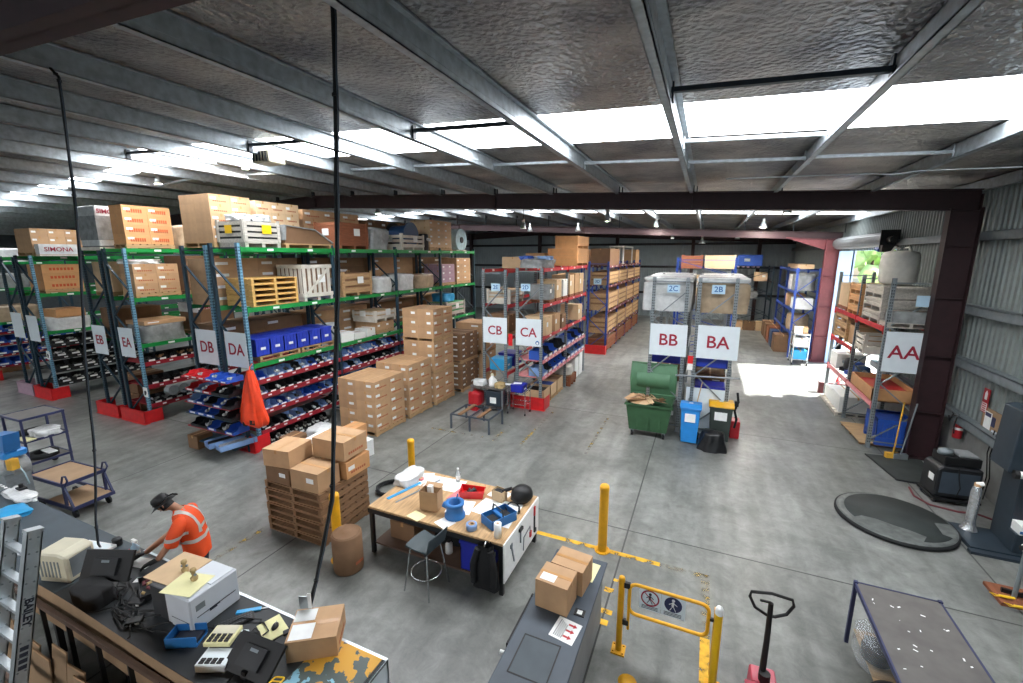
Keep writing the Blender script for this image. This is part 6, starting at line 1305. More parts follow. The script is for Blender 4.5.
MB().box(-.1,.75,-.32,.32,.22,.25).obj('lower_deck',M['brownboard'],t); m=MB(); m.box(-.57,.77,-.345,-.32,.19,.26); m.box(-.57,.77,.32,.345,.19,.26); m.box(.75,.775,-.34,.34,.19,.26); m.obj('lower_frame',M['navy'],t)
for x in (-.54,.54):
    for y in (-.32,.32): MB().bar((x,y,.2),(x,y,.68),.04,.04).obj('post',M['navy'],t)
for y in (-.32,.32): MB().bar((.55,y,.68),(.75,y,.24),.035,.035).obj('strut',M['navy'],t); MB().tube([(.5,y,.7),(.58,y,.86),(.68,y,.88),(.72,y,.8),(.6,y,.66)],.017,7).obj('handle',M['navy'],t)
for x in (-.45,.66):
    for y in (-.27,.27): m=MB(); m.cyl((x,y-.02,.08),(x,y+.02,.08),.08,14); m.obj('wheel',M['rubber'],t)
# strapping machine parts at the far left of the bench
t=thing('strapping_tool','blue and grey strapping machine head standing at the far bench end','machine',(-11.75,3.25,0))
m=MB(); m.cbox((0,0,.5),(.35,.35,1.0)); m.obj('stand',M['steel'],t); m=MB(); m.cyl((0,-.05,1.05),(0,.2,1.05),.2,20); m.obj('coil_drum',M['wrapgrey'],t); m=MB(); m.cbox((-.1,0,1.35),(.5,.35,.14),.2); m.obj('blue_head',M['wheelieblue'],t,bevel=.03); m=MB(); m.prism([(-.3,1.45),(.2,1.45),(.3,1.8),(-.35,1.7)],-.12,.1,'Y'); m.obj('blue_guard',M['tray'],t); m=MB(); m.cbox((.22,-.05,1.2),(.12,.12,.2),.3); m.obj('motor',M['patchyellow'],t); m=MB(); m.tube([(.15,.0,1.25),(.3,.05,1.0),(.25,.1,.75),(.1,.1,.7)],.012,6); m.obj('hose',M['wrapcyan'],t)
blob('cyan_sheet','bright cyan plastic sheets lying on the far end of the bench','plastic',-9.95,2.62,.901,.5,.4,.08,'cyan',.12,None,161)
blob('paper_heap','crumpled white papers at the far bench edge under the blue machine','papers',-10.6,2.95,.901,.8,.26,.07,'wrap',.14,None,162)
t=thing('small_block','dark small block at the bench corner by the cart','block',(-10.75,3.12-.1,.901)); MB().box(-.08,.08,-.05,.05,0,.1).obj('body',M['partblack'],t); MB().cyl((0,0,.1),(0,0,.16),.03,10).obj('knob',M['black'],t)
t=thing('folding_rule','pale strip of board near the ladder top on the bench','strip',(-8.35,2.3,.901),R(25)); MB().box(-.4,.4,-.04,.04,0,.02).obj('strip',M['printer'],t); MB().box(-.4,.4,.03,.04,.02,.03).obj('lip',M['alu'],t)

# ------------------------------------------------------------------ things by the CA rack
t=thing('floor_stand','low dark steel floor stand with timber slats, in front of the CA rack','stand',(-5.95,10.95,0))
m=MB()
for y in (-.45,.45): m.bar((-.62,y,.44),(.62,y,.44),.04,.04)
for x in (-.62,.0,.62): m.bar((x,-.45,.44),(x,.45,.44),.04,.04)
m.obj('frame',M['benchdark'],t)
for x in (-.62,0,.62):
    for y in (-.45,.45): MB().box(x-.022,x+.022,y-.022,y+.022,0,.44).obj('leg',M['benchdark'],t)
for x in (-.32,.3): MB().box(x-.06,x+.06,-.47,.47,.46,.49).obj('slat',M['woodold'],t)
for i,(x,y) in enumerate(((-.05,.35),(.38,.36))): MB().lathe([(.04,0),(.1,0),(.1,.05),(.04,.05)],c=(x,y,.46),n=18).obj('rubber_pad',M['rubber'],t)
t=thing('side_table','small dark steel table cluttered with bottles, beside the CB sign','table',(-6.2,12.45,0))
MB().box(-.65,.55,-.3,.35,.78,.82).obj('table_top',M['tabletop'],t)
for x in (-.6,.5):
    for y in (-.25,.3): MB().box(x-.025,x+.025,y-.025,y+.025,0,.78).obj('leg',M['steel'],t)
MB().box(-.6,.5,-.25,.3,.2,.22).obj('lower_shelf',M['tabletop'],t)
t=thing('white_jug','white chemical jug standing on the small steel table','jug',(-6.15,12.4,.82)); MB().lathe([(0,0),(.11,0),(.12,.03),(.12,.22),(.06,.3),(.045,.32),(.045,.38),(0,.38)],n=22).obj('jug_body',M['paper'],t); MB().tube([(.1,0,.26),(.15,0,.22),(.15,0,.1),(.12,0,.06)],.015,6).obj('handle',M['paper'],t); MB().lathe([(.05,.36),(.05,.41),(0,.41)],n=14).obj('cap',M['cream'],t)
blob('rag_heap','white and brown rags at the end of the small steel table','rags',-6.6,12.4,.82,.4,.35,.18,'wrap',.16,None,171); blob('hessian_bundle','tan fibre bundle beside the white jug on the steel table','bundle',-5.85,12.35,.82,.3,.3,.16,'hessian',.12,None,172)
t=thing('dark_cabinet','dark box with a white notice under the small steel table','cabinet',(-6.0,12.35,.22)); MB().box(-.26,.26,-.2,.2,0,.5).obj('body',M['machine'],t,bevel=.01); MB().box(-.12,.1,-.203,-.2,.1,.3).obj('notice',M['paper'],t)
blob('red_sack','reddish brown bag on the floor at the end of the small steel table','bag',-6.7,12.3,0,.45,.45,.62,'extred',.1,None,173)
t=thing('white_tube','long white tube lying behind the small steel table','tube',(-5.75,12.72,.862)); MB().cyl((-.55,0,0),(.5,-.1,-.02),.04,12).obj('tube_body',M['paper'],t); MB().cyl((.5,-.1,-.02),(.53,-.1,-.02),.045,12).obj('end_cap',M['rackgrey'],t)
t=thing('wire_cart','small chrome wire cart holding a blue box, at the red guard plate','cart',(-5.25,12.5,0))
for x in (-.3,.3):
    for y in (-.22,.22): MB().cyl((x,y,.06),(x,y,.95),.012,8).obj('post',M['chrome'],t); MB().cyl((x-.015,y,.04),(x+.015,y,.04),.04,12).obj('wheel',M['rubber'],t)
for z in (.35,.72): m=MB(); m.tube([(-.3,-.22,z),(.3,-.22,z),(.3,.22,z),(-.3,.22,z)],.01,6,closed=True); [m.bar((-.3+.06*k,-.22,z),(-.3+.06*k,.22,z),.006,.006) for k in range(1,10)]; m.obj('wire_shelf',M['chrome'],t)
tote('royal blue box on the small chrome wire cart',-5.25,12.5,.735,.4,.38,.24,'totedeep')
t=thing('paper_sheet','white paper lying over the blue box on the wire cart','paper',(-5.3,12.5,.98),.3); MB().box(-.12,.14,-.08,.1,0,.006).obj('sheet',M['paper'],t)

# ------------------------------------------------------------------ bins in front of the B racks
t=thing('skip_bin','large green four wheeled bin with its lid open, full of cardboard','bin',(-1.2,12.45,0))
m=MB(); a,b=.6,.48
bot=[(-.5,-.36,.2),(.5,-.36,.2),(.5,.36,.2),(-.5,.36,.2)]; top=[(-a,-b,.98),(a,-b,.98),(a,b,.98),(-a,b,.98)]
m.add(bot+top,[(0,3,2,1),(0,1,5,4),(1,2,6,5),(2,3,7,6),(3,0,4,7)]); inn=[(x*.95,y*.93,z) for x,y,z in top]; m.add(top+inn,[(0,1,5,4),(1,2,6,5),(2,3,7,6),(3,0,4,7)]); ib=[(x*.93,y*.9,.3) for x,y,z in bot]; m.add(inn+ib,[(0,1,5,4),(1,2,6,5),(2,3,7,6),(3,0,4,7),(4,5,6,7)])
m.tube([(-a-.02,-b-.02,.97),(a+.02,-b-.02,.97),(a+.02,b+.02,.97),(-a-.02,b+.02,.97)],.03,8,closed=True)
for x in (-.3,0,.3): m.box(x-.02,x+.02,-.42,-.36,.3,.9)
m.obj('bin_body',M['wheelgreen'],t)
mb=MB(); mb.grid(lambda u,v:((u-.5)*1.24,.5+.04*math.sin(PI*u)-.0*v-.13*math.sin(PI*v),1.02+.92*v),12,8); mb.grid(lambda u,v:((u-.5)*1.24,.53+.04*math.sin(PI*u)-.13*math.sin(PI*v),1.02+.92*v),12,8); mb.tube([(-.62,.5,1.02),(-.62,.37,1.48),(-.62,.5,1.94),(.62,.5,1.94),(.62,.37,1.48),(.62,.5,1.02)],.025,7,closed=True)
mb.obj('lid',M['lidgreen'],t); MB().grid(lambda u,v:((u-.5)*.9,.33+.1*(2*v-1)**2-.02,1.25+.42*v),10,6).obj('lid_bulge',M['lidgreen'],t)
MB().cyl((-.62,.5,1.0),(.62,.5,1.0),.025,10).obj('hinge_bar',M['wheelgreen'],t)
for x in (-.42,.42):
    for y in (-.28,.28): m=MB(); m.cyl((x-.025,y,.09),(x+.025,y,.09),.09,16); m.obj('castor_wheel',M['rubber'],t); MB().cbox((x,y,.17),(.08,.1,.1)).obj('castor_fork',M['steel'],t)
for i in range(9):
    r_=random.Random(200+i); x,y=-1.2+r_.uniform(-.42,.4),12.45+r_.uniform(-.3,.3)
    tt=thing('cardboard_scrap',('flat','folded','torn','small','bent','long','thick','square','narrow')[i]+' cardboard scrap on the heap in the open green bin','cardboard',(x,y,.86+r_.uniform(.0,.12)),r_.uniform(0,3),'cardboard scraps in the green bin'); m=MB(); m.cbox((0,0,.06),(r_.uniform(.3,.5),r_.uniform(.2,.34),.012),0,0,r_.uniform(-.5,.5),r_.uniform(-.4,.4)); m.obj('sheet',M[('carton','cartonlight','cartondark')[i%3]],tt)
    m=MB(); m.cbox((.1,0,.09),(.2,.16,.01),.4,0,r_.uniform(-.6,.6),.5); m.obj('flap',M['cartonlight'],tt)
def wheelie(lb,x,y,body,lidm,w,d,h,hw=.03):
    t=thing('wheelie_bin',lb,'bin',(x,y,0)); a,b=w/2,d/2; s=.82
    m=MB(); v=[(-a*s,-b*s,.03),(a*s,-b*s,.03),(a*s,b*s,.03),(-a*s,b*s,.03),(-a,-b,h-.1),(a,-b,h-.1),(a,b,h-.1),(-a,b,h-.1)]; m.add(v,[(0,3,2,1),(4,5,6,7),(0,1,5,4),(1,2,6,5),(2,3,7,6),(3,0,4,7)]); m.box(-a-.015,a+.015,-b-.015,b+.015,h-.13,h-.09); bb=m.obj('bin_body',M[body],t,bevel=.012)
    m=MB(); m.prism([(-b-.03,h-.09),(b+.03,h-.09),(b+.03,h-.03),(-b*.5,h+.02),(-b-.03,h-.05)],-a-.03,a+.03,'X'); m.obj('lid',M[lidm],t,bevel=.012)
    m=MB(); m.cyl((-a,b+.05,h-.08),(a,b+.05,h-.08),.018,10); m.obj('handle',M[body],t)
    for s_ in (-1,1): m=MB(); m.cyl((s_*a*.8,b*.8,.1),(s_*(a*.8+.05),b*.8,.1),.1,16); m.obj('wheel',M['rubber'],t)
    MB().box(-a*.55,a*.55,-b-.004,-b+.01,h-.45,h-.22).obj('notice',M['paper'],bb); MB().box(-.05,.05,-b*.2,b*.2,h-.0,h+.012).obj('lid_label',M['signwhite'],t)
    return t
wheelie('bright blue bin with a white notice, beside the green wheeled bin',-.13,12.35,'wheelieblue','wheelieblue',.48,.52,1.08); wheelie('dark grey bin with a yellow lid and white notice under the BA sign',.62,12.85,'wheeliegrey','bincover',.56,.62,1.08)
blob('rubbish_bag','shiny black rubbish bag slumped in front of the yellow lidded bin','bag',.45,12.05,0,.72,.6,.5,'bagblack',.12,None,181,pw=2.4,taper=.35)
t=thing('broom','broom with a pale handle leaning between the blue bin and the rack','broom',(-.0,12.85,0)); MB().cyl((-.12,0,.1),(.1,.05,1.55),.014,8).obj('handle',M['cartonlight'],t); MB().cbox((-.13,-.0,.07),(.3,.06,.12)).obj('head',M['partblack'],t)
t=thing('red_box','small dark red box standing behind the yellow lidded bin','box',(1.02,13.2,0)); MB().box(-.12,.12,-.2,.2,0,.5).obj('body',M['extred'],t,bevel=.02); MB().tube([(0,-.1,.5),(0,-.1,.58),(0,.1,.58),(0,.1,.5)],.012,6).obj('handle',M['black'],t)
t=thing('post_hose','black hose and fittings hanging on the BA rack front post','hose',(.98,12.75,0.4)); MB().tube([(0,0,1.0),(.04,-.03,.75),(-.03,-.02,.5),(.04,0,.25),(0,.02,.0)],.03,8).obj('hose_body',M['rubber'],t); MB().cbox((0,-.02,.7),(.1,.1,.14)).obj('nozzle',M['black'],t)

# ------------------------------------------------------------------ stretch wrapper, battery box, fire point on the right
t=thing('turntable','round stretch wrap turntable with a dark worn deck','turntable',(3.62,9.93,0))
MB().lathe([(0,.0),(.88,.0),(.92,.02),(.92,.075),(.88,.085),(0,.085)],n=64).obj('rim',M['rubber'],t); MB().lathe([(0,.085),(.8,.085),(.8,.094),(0,.094)],c=(.05,.05,0),n=64).obj('deck',M['turntop'],t); MB().lathe([(.8,.084),(.89,.084),(.89,.087),(.8,.087)],n=64).obj('worn_ring',M['turnrim'],t)
m=MB(); pts=[(.85*math.cos(a),.85*math.sin(a)) for a in [R(205)+R(75)*k/24 for k in range(25)]]+[(.3,-.55),(.1,-.42),(-.1,-.35),(-.35,-.22),(-.55,-.2)]; m.prism(pts,.094,.096); m.obj('worn_patch',M['turnrim'],t)
m=MB(); pts=[(.85*math.cos(a),.85*math.sin(a)) for a in [R(-30)+R(36)*k/12 for k in range(13)]]+[(.62,.05),(.6,-.34)]; m.prism(pts,.094,.096); m.obj('worn_patch',M['turnrim'],t)
t=thing('stretch_wrapper','dark blue grey stretch wrapping machine tower with control panel','machine',(5.24,9.75,0))
m=MB(); m.prism([(-.72,-.35),(.3,-.35),(.3,.45),(-.72,.45)],0,.07); m.obj('base_plate',M['machine'],t); MB().box(-.76,.3,-.48,-.36,.0,.05).obj('ramp_edge',M['machine'],t)
m=MB(); m.box(-.16,.24,-.08,.4,.07,1.43); m.obj('lower_column',M['machine'],t,bevel=.01); m=MB(); m.prism([(-.36,1.42),(.24,1.42),(.24,2.5),(-.2,2.52),(-.32,2.48)],-.12,.42,'Y'); m.obj('upper_housing',M['machine'],t,bevel=.01)
m=MB(); m.box(-.18,.24,-.3,-.08,.07,.42); m.obj('motor_box',M['machine'],t,bevel=.01); m=MB(); m.box(.02,.24,-.16,-.08,.85,1.4); CPN=m.obj('control_panel',M['partblack'],t)
m=MB()
for r_ in range(3):
    for c in range(2): m.box(.05+.09*c,.11+.09*c,-.175,-.16,1.02+.1*r_,1.07+.1*r_)
m.obj('button',M['paper'],CPN); m=MB(); m.cyl((.1,-.2,.93),(.24,-.2,.93),.05,12); m.obj('orange_handle',M['orange'],t); m=MB(); m.bar((.16,-.18,.9),(.2,-.16,.43),.03,.03); m.obj('strut',M['black'],t)
m=MB(); m.cyl((-.28,-.2,1.43),(-.1,-.22,1.45),.06,14); m.obj('film_spindle',M['paper'],t); MB().cyl((-.32,-.19,1.43),(-.26,-.2,1.43),.075,14).obj('spindle_cap',M['black'],t)
m=MB(); m.cbox((.1,-.17,1.62),(.24,.1,.03),.2,0,0,-.3); m.obj('film_bar',M['chrome'],t)
t=thing('wire_ties_box','red, white and blue printed carton on the wrapper base','box',(5.25,9.55,.425)); m=MB(); m.box(-.16,.16,-.12,.12,0,.16); m.obj('body',M['paper'],t); m=MB(); m.cyl((0,-.0,.161),(0,0,.163),.08,20); m.obj('printed_disc',M['guardred'],t); MB().box(-.16,.16,-.122,-.12,.02,.07).obj('printed_band',M['inkblue'],t)
t=thing('film_roll','silver film wrapped roll standing by the turntable','roll',(4.75,10.05,.072)); MB().lathe([(.13,0),(.1,.05),(.075,.15),(.075,.75),(.06,.82),(.045,.86)],n=20).obj('film',M['foil'],t); MB().cyl((-.02,0,.88),(.07,-.03,.92),.04,12).obj('cap',M['paper'],t); MB().lathe([(.05,.82),(.05,.9),(0,.9)],n=14).obj('core',M['carton'],t)
t=thing('battery_charger','dark battery box on a low trolley against the block wall','battery box',(4.95,11.4,0),R(6))
m=MB(); m.prism([(-.42,.14),(.42,.14),(.42,.82),(-.34,.84),(-.42,.76)],-.3,.3,'Y'); m.obj('case',M['partblack'],t,bevel=.03); MB().box(-.34,.36,-.306,-.3,.24,.72).obj('front_panel',M['benchdark'],t)
m=MB(); m.box(-.44,.44,-.36,.34,.08,.13); m.obj('trolley_base',M['black'],t); MB().box(-.424,-.42,-.2,0,.45,.6).obj('label',M['paper'],t)
for x in (-.36,.36):
    for y in (-.26,.26): m=MB(); m.cyl((x-.02,y,.045),(x+.02,y,.045),.045,12); m.obj('wheel',M['rubber'],t)
MB().tube([(-.05,-.31,.84),(-.03,-.34,.6),(.02,-.34,.4),(-.02,-.33,.2)],.012,6).obj('lead',M['rubber'],t)
t.scale=(.88,.88,.95)
t=thing('charger_unit','black charger unit with a grey top sitting on the battery box','charger',(5.0,11.42,.8),R(6)); MB().box(-.3,.3,-.2,.24,0,.18).obj('case',M['black'],t,bevel=.01); MB().box(-.05,.26,-.15,.2,.18,.23).obj('top_unit',M['benchside'],t,bevel=.01); m=MB(); m.lathe([(0,0),(.1,0),(.1,.1),(0,.13)],c=(-.22,-.02,.18),n=18,sx=1.3); m.obj('clamp_coil',M['rackgrey'],t)
t=thing('cable_on_floor','brown black cable trailing round the battery trolley on the floor','cable',(4.6,11.0,0)); MB().tube([(-.2,.6,.02),(-.25,.2,.02),(-.1,-.1,.02),(.3,-.2,.02),(.6,-.15,.02),(.8,-.3,.02)],.02,7).obj('cable_run',M['darkred'],t); MB().cbox((.82,-.31,.03),(.08,.05,.04)).obj('plug',M['black'],t)
t=thing('rubber_mat','thick dark rubber mat on the floor in front of the AA rack','mat',(4.58,12.65,0),R(0)); m=MB(); m.prism([(-.52,.6),(-.3,-.72),(.5,-.72),(.62,.75)],0,.03); m.obj('mat',M['turntop'],t); m=MB(); m.prism([(-.54,.62),(-.31,-.75),(.5,-.75),(.5,-.72),(-.3,-.72),(-.52,.6)],0,.034); m.obj('edge',M['rubber'],t)
def ext(lb,x,y,z,s=1,mm='extred'):
    t=thing('fire_extinguisher',lb,'fire extinguisher',(x,y,z)); MB().lathe([(0,0),(.08,0),(.085,.03),(.085,.4),(.05,.47),(.03,.49),(0,.49)],n=20).obj('cylinder',M[mm],t); vv=MB().lathe([(.03,.48),(.03,.54),(0,.54)],n=12).obj('valve',M['black'],t); m=MB(); m.bar((-.03,0,.55),(-.16,-.02,.6),.025,.02); m.bar((-.03,0,.53),(-.14,-.02,.53),.025,.015); m.obj('lever',M['black'],vv); MB().tube([(.02,-.04,.52),(-.1,-.09,.5),(-.12,-.09,.3),(-.1,-.09,.12)],.014,7).obj('hose',M['black'],t); MB().lathe([(.0865,.2),(.0865,.26)],n=20).obj('label',M['paper'],t); MB().box(.08,.1,-.06,.06,.15,.35).obj('bracket',M['steel'],t)
ext('red fire extinguisher mounted on the block wall behind the charger',5.58,12.95,.85)
t=thing('air_gun_rack','grey metal bracket with hoses above the fire extinguisher','bracket',(5.44,12.95,1.45)); m=MB(); m.bar((0,-.2,0),(0,.35,.04),.03,.03); m.obj('bar',M['steel'],t); m=MB(); m.tube([(-.03,-.1,0),(-.08,-.12,-.12),(-.06,-.05,-.2),(-.05,.05,-.1)],.014,7); m.obj('hose',M['black'],t)
t=thing('fire_sign','red and white extinguisher location sign on the corrugated wall','sign',(5.67,12.35,1.95)); MB().box(-.01,0,-.11,.11,-.26,.26).obj('panel',M['extred'],t); MB().box(-.014,-.01,-.09,.09,-.24,-.05).obj('lettering_panel',M['paper'],t); m=MB(); m.prism([(-.045,.02),(.045,.02),(.045,.16),(0,.22),(-.045,.16)],-.014,-.01,'X'); m.obj('symbol',M['paper'],t); m=MB(); [m.box(-.016,-.014,-.07,.07,-.09-.045*k,-.065-.045*k) for k in range(4)]; m.obj('lettering',M['extred'],t)
t=thing('pin_board','brown pin board with notices beside the wrapping machine','board',(5.68,12.0,1.5)); MB().box(-.012,0,-.42,.36,-.33,.33).obj('board',M['brownboard'],t); MB().box(-.02,-.012,.02,.26,-.15,.26).obj('notice',M['paper'],t); MB().box(-.02,-.012,-.3,-.06,-.28,-.06).obj('notice',M['signwhite'],t); MB().box(-.02,-.012,-.12,.0,.0,.2).obj('notice',M['navy'],t); MB().box(-.022,-.02,.04,.24,.16,.24).obj('lettering',M['navy'],t)
t=thing('power_pipes','thin grey cables running down the block wall by the wrapper','cable',(5.6,11.6,0)); 
for k in range(2): MB().tube([(0,.1*k,1.5),(-.03,.1*k+.02,1.0),(.02,.1*k-.02,.5),(0,.1*k,.02)],.01,6).obj('cable_run',M['rubber'],t)
t=thing('roller_stand','steel roller stand on a rusty plate with yellow pull cords, at the right edge','stand',(4.5,8.15,0))
MB().box(-.22,.6,-.2,.28,.0,.05).obj('base_plate',M['woodred'],t); MB().cyl((0,.0,.05),(.02,.02,.82),.028,12).obj('post',M['rackgrey'],t); MB().cyl((-.02,0,.86),(.3,.04,.86),.06,18).obj('roller',M['paper'],t); MB().cyl((-.06,-.005,.86),(-.02,0,.86),.035,12).obj('bearing',M['black'],t)
m=MB(); m.bar((-.1,.1,.08),(.6,-.05,.08),.05,.06); m.obj('foot_bar',M['black'],t)
for i,(x,y) in enumerate(((-.14,-.1),(-.06,-.28))): m=MB(); m.cyl((x-.06,y+.02,.08),(x+.1,y,.1),.02,8); m.tube([(x-.06,y+.02,.08),(x-.15,y+.05,.08),(x-.12,y-.01,.08),(x-.06,y+.0,.08)],.008,5); m.obj('pull_cord',M['yellowbright'],t)
# ------------------------------------------------------------------ person bending over the bench
def skin_body(name, verts, edges, radii, mats, parent, root=0, sub=2):
    me=bpy.data.meshes.new(name); me.from_pydata(verts,edges,[]); o=bpy.data.objects.new(name,me); COL.objects.link(o); o.parent=parent
    sk=o.modifiers.new('skin','SKIN'); sk.use_smooth_shade=True
    for i,r_ in enumerate(radii):
        d=me.skin_vertices[0].data[i]; d.radius=(r_,r_) if not isinstance(r_,tuple) else r_; d.use_root=(i==root)
    sb=o.modifiers.new('sub','SUBSURF'); sb.levels=sub; sb.render_levels=sub
    bpy.context.view_layer.update()
    m2=bpy.data.meshes.new_from_object(o.evaluated_get(bpy.context.evaluated_depsgraph_get())); o.modifiers.clear(); o.data=m2
    m2.materials.clear(); m2.materials.append(M[mats])
    for p in m2.polygons: p.use_smooth=True
    return o
PR=R(40); PX,PY=-6.5,3.34
P=thing('person','person in an orange hi-vis shirt, black hat and gloves, bending over the bench','person',(PX,PY,0),PR)
def loc_(x,y,z):
    dx,dy=x-PX,y-PY; return (dx*math.cos(PR)+dy*math.sin(PR),-dx*math.sin(PR)+dy*math.cos(PR),z)
H1=loc_(-6.74,2.86,1.0); H2=loc_(-6.42,2.84,1.0)
# local frame: facing -X
V=[(.04,0,.95),(.03,0,1.12),(.0,0,1.28),(-.05,0,1.40),(-.1,0,1.475),(-.16,0,1.53),(-.22,0,1.58),
   (-.05,-.2,1.385),(-.14,-.27,1.15),tuple(H2),
   (-.05,.2,1.385),(-.16,.27,1.15),tuple(H1),
   (.04,-.11,.86),(.02,-.12,.5),(.05,-.12,.08),(-.12,-.14,.04),
   (.04,.11,.86),(.02,.12,.5),(.06,.12,.08),(-.1,.14,.04),(-.28,0,1.54)]
H1=Vector(H1); H2=Vector(H2)
E_=[(0,1),(1,2),(2,3),(3,4),(4,5),(5,6),(3,7),(7,8),(8,9),(3,10),(10,11),(11,12),(0,13),(13,14),(14,15),(15,16),(0,17),(17,18),(18,19),(19,20),(6,21)]
RD=[(.1,.1),(.1,.1),(.11,.11),(.1,.1),.06,.055,.08,.05,.05,.038,.05,.05,.038,.095,.075,.055,.045,.095,.075,.055,.045,.055]
skin_body('body',V,E_,RD,'skin',P)
# clothing: shirt shell
mb=MB(); SEC=[(.05,.78,.155,.205),(.05,.9,.15,.2),(.04,1.02,.145,.19),(.02,1.15,.145,.19),(.0,1.26,.15,.205),(-.03,1.36,.14,.215),(-.05,1.415,.125,.19),(-.065,1.45,.105,.155),(-.085,1.475,.085,.105),(-.105,1.505,.066,.07)]
def _sec(i,a):
    cx,z,rx,ry=SEC[i]; q=(abs(math.cos(a))**2.6+abs(math.sin(a))**2.6)**(-1/2.6)
    return (cx+rx*q*math.cos(a)+.006*math.sin(7*a+z*9),ry*q*math.sin(a)+.005*math.sin(5*a-z*14),z)
mb.add([_sec(i,2*PI*k/32) for i in range(len(SEC)) for k in range(32)],[(i*32+k,i*32+(k+1)%32,(i+1)*32+(k+1)%32,(i+1)*32+k) for i in range(len(SEC)-1) for k in range(32)],0,True)
mb.add([_sec(0,2*PI*k/32) for k in range(32)],[tuple(range(32))])
for s_ in (-1,1):
    mb.tube([(-.03,s_*.1,1.385),(-.04,s_*.19,1.365),(-.085,s_*.25,1.26),(-.12,s_*.275,1.17),(-.14,s_*.285,1.1)],[.07,.085,.088,.086,.082],14)
mb.obj('shirt','' or M['hivis'],P)
V=[(.05,0,.86),(.05,-.11,.78),(-.02,-.12,.5),(.03,-.12,.12),(.05,.11,.78),(.02,.12,.5),(.06,.12,.12)]
skin_body('trousers',V,[(0,1),(1,2),(2,3),(0,4),(4,5),(5,6)],[(.13,.11),.115,.09,.075,.115,.09,.075],'trouser',P)
for y in (-.13,.13): m=MB(); m.lathe([(0,0),(.06,0),(.065,.05),(.05,.1),(0,.12)],c=(-.05,y,0),n=16,sx=2.1); m.obj('boot',M['black'],P)
# reflective bands
def band(pts,w,name='reflective_band'):
    m=MB(); m.tube(pts,w,8,closed=False); return m.obj(name,M['silvertape'],P)
def ringpts(c,rx,ry,tilt,n=28,a0=0,a1=2*PI):
    T=Euler((0,tilt,0)).to_matrix(); return [Vector(c)+T@Vector((rx*math.cos(a0+(a1-a0)*k/n),ry*math.sin(a0+(a1-a0)*k/n),0)) for k in range(n+1)]
def ribbon(c,rx,ry,tilt,h,name='reflective_band'):
    T=Euler((0,tilt,0)).to_matrix(); m=MB(); m.grid(lambda u,v:tuple(Vector(c)+T@Vector((rx*math.cos(2*PI*u),ry*math.sin(2*PI*u),(v-.5)*h))),32,1); return m.obj(name,M['silvertape'],P)
# head
HC=Vector((-.275,0,1.6))
HT=Matrix.Translation(HC)@Euler((0,-.62,0)).to_matrix().to_4x4()
mb=MB(); bm=bmesh.new(); bmesh.ops.create_uvsphere(bm,u_segments=24,v_segments=18,radius=1)
vs=[]
for v in bm.verts:
    x,y,z=v.co; X=.098*x; Y=.078*y; Z=.118*z
    if z<0: X*=1-.18*abs(z)*(1 if x>0 else .3); Y*=1-.28*z*z
    if x<-.3 and z<-.1: X-=.008*abs(z)
    vs.append(HT@Vector((X,Y,Z)))
fs=[[v.index for v in f.verts] for f in bm.faces]; bm.free(); mb.add(vs,fs,0,True)
mb.add([HT@Vector(p) for p in ((-.094,-.014,.015),(-.094,.014,.015),(-.12,0,-.028),(-.092,-.02,-.036),(-.092,.02,-.036),(-.094,0,.03))],[(0,2,3),(1,4,2),(0,5,2),(5,1,2),(2,4,3)],0,True)
for s in (-1,1): mb.lathe([(0,0),(.02,.004),(.03,.0),(.018,-.012),(0,-.012)],c=(0,0,0),n=10) if False else mb.tube([HT@Vector((.01,s*.078,.03)),HT@Vector((.022,s*.088,.02)),HT@Vector((.022,s*.088,-.015)),HT@Vector((.008,s*.08,-.035))],.009,6)
mb.obj('head',M['skin'],P)
m=MB()
for s in (-1,1):
    bmx=HT@Vector((-.088,s*.032,.012)); m.lathe([(0,-.009),(.009,0),(0,.009)],c=tuple(bmx),n=10)
m.obj('eye',M['ink'],P)
m=MB(); m.tube([HT@Vector((-.089,-.025,-.062)),HT@Vector((-.096,0,-.06)),HT@Vector((-.089,.025,-.062))],.005,6); m.obj('mouth',M['darkred'],P)
m=MB(); m.grid(lambda u,v:tuple(HT@Vector((.099*math.cos(-1.9+3.8*u)*(1-.02*v)+.003,.082*math.sin(-1.9+3.8*u),-.075+.09*v))),16,4); m.obj('hair',M['black'],P)
m=MB(); prof=[(.1,.03),(.105,.05),(.1,.1),(.08,.132),(.04,.142),(0,.142)]
def hv(r_,a,z): return HT@Vector((r_*math.cos(a)*1.04,r_*math.sin(a)*.9,z))
vs=[hv(r_,2*PI*k/24,z) for r_,z in prof for k in range(24)]; m.add(vs,[(i*24+k,i*24+(k+1)%24,(i+1)*24+(k+1)%24,(i+1)*24+k) for i in range(len(prof)-1) for k in range(24)],0,True)
vs=[hv(.1+.085*q+.0,2*PI*k/24,.035-.03*q-.012*q*math.cos(2*2*PI*k/24)-.006) for q in (0,.5,1) for k in range(24)]; m.add(vs,[(i*24+k,i*24+(k+1)%24,(i+1)*24+(k+1)%24,(i+1)*24+k) for i in range(2) for k in range(24)],0,True)
HAT=m.obj('hat',M['black'],P)
m=MB(); m.tube([hv(.105,2*PI*k/24,.055) for k in range(24)],.006,6,closed=True); m.tube([HT@Vector((.1,.0,.05)),HT@Vector((.16,.02,.03)),HT@Vector((.2,.02,-.02))],.01,6); m.obj('hat_band',M['blacksoft'],HAT)
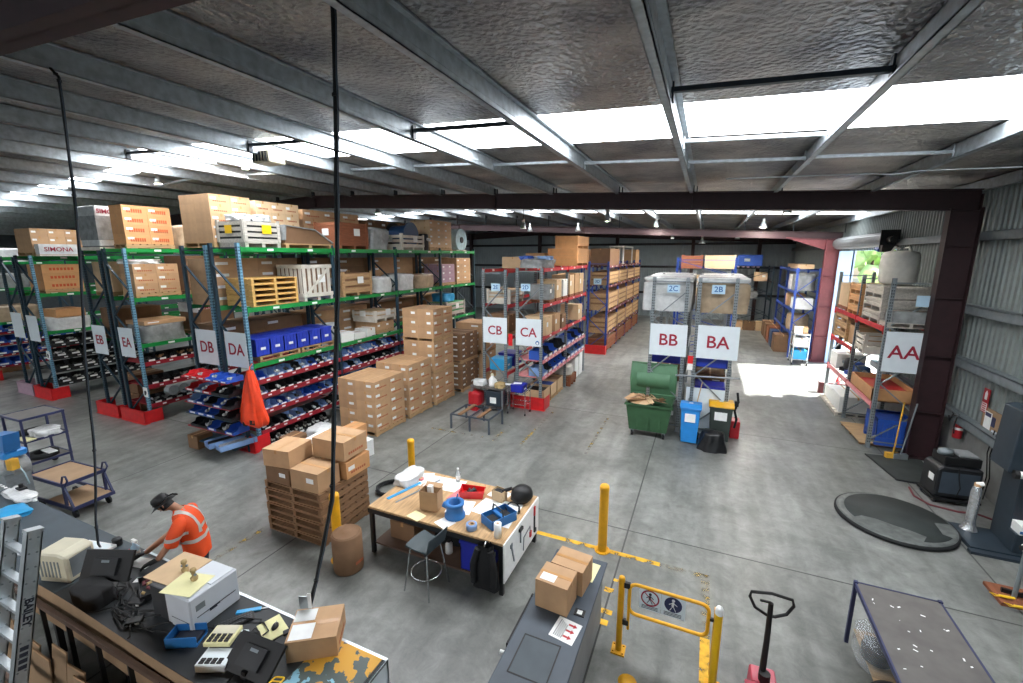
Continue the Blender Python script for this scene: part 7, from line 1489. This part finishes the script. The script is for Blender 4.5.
# gloves: palm with five fingers each
def glove(wx,wy,wz,yaw,s):
    Tm=Matrix.Translation((wx,wy,wz))@Euler((0,R(-14),yaw)).to_matrix().to_4x4()
    V=[(0.05,0,0),(0,0,0),(-.05,0,-.004),(-.085,0,-.008)]; Ed=[(0,1),(1,2),(2,3)]; Rr=[(.036,.036),(.034,.028),(.044,.022),(.04,.018)]
    for y0,L,dr in ((-.033,.058,.0),(-.011,.07,.004),(.011,.066,.002),(.032,.05,-.004)):
        b=len(V); V+=[(-.1,y0,-.008),(-.1-L*.5,y0*1.15,-.016),(-.1-L,y0*1.2,-.04)]; Ed+=[(3,b),(b,b+1),(b+1,b+2)]; Rr+=[.012,.0115,.009]
    b=len(V); V+=[(-.03,s*.04,-.008),(-.065,s*.068,-.02),(-.1,s*.07,-.034)]; Ed+=[(1,b),(b,b+1),(b+1,b+2)]; Rr+=[.014,.013,.01]
    skin_body('glove',[tuple(Tm@Vector(v)) for v in V],Ed,Rr,'black',P,1)
glove(H1.x-.03,H1.y,1.005,R(-10),-1); glove(H2.x-.03,H2.y,1.005,R(8),1)
# reflective tape follows the shirt surface
from mathutils.bvhtree import BVHTree
def on_shirt(path, h, nrm):
    sh=[o for o in P.children if o.name.startswith('shirt')][0]; bv=BVHTree.FromPolygons([v.co.copy() for v in sh.data.vertices],[tuple(p.vertices) for p in sh.data.polygons])
    m=MB(); rows=[]
    for p,d,up in path:
        row=[]
        for s_ in (-.5,0,.5):
            q=Vector(p)+Vector(up)*h*s_; hit=bv.ray_cast(q+Vector(d)*.6,-Vector(d))
            row.append((hit[0]+Vector(d)*.007) if hit[0] else q+Vector(d)*.2)
        rows.append(row)
    vs=[v for r_ in rows for v in r_]; n=len(rows)
    m.add(vs,[(3*i+k,3*i+k+1,3*i+k+4,3*i+k+3) for i in range(n-1) for k in (0,1)],0,True); return m.obj('reflective_band',M['silvertape'],P)
on_shirt([((.03,0,1.06),(math.cos(2*PI*k/36),math.sin(2*PI*k/36),0),(0,0,1)) for k in range(37)],.055,0)
for s_ in (-1,1):
    on_shirt([((.0-.02*math.sin(a),s_*.1,1.2),(math.cos(a),0,math.sin(a)),(0,1,0)) for a in [R(-20)+R(220)*k/24 for k in range(25)]],.05,0)
    on_shirt([((-.115,s_*.26,1.21),(math.cos(a),math.sin(a),0),(0,0,1)) for a in [2*PI*k/20 for k in range(21)]],.045,0)
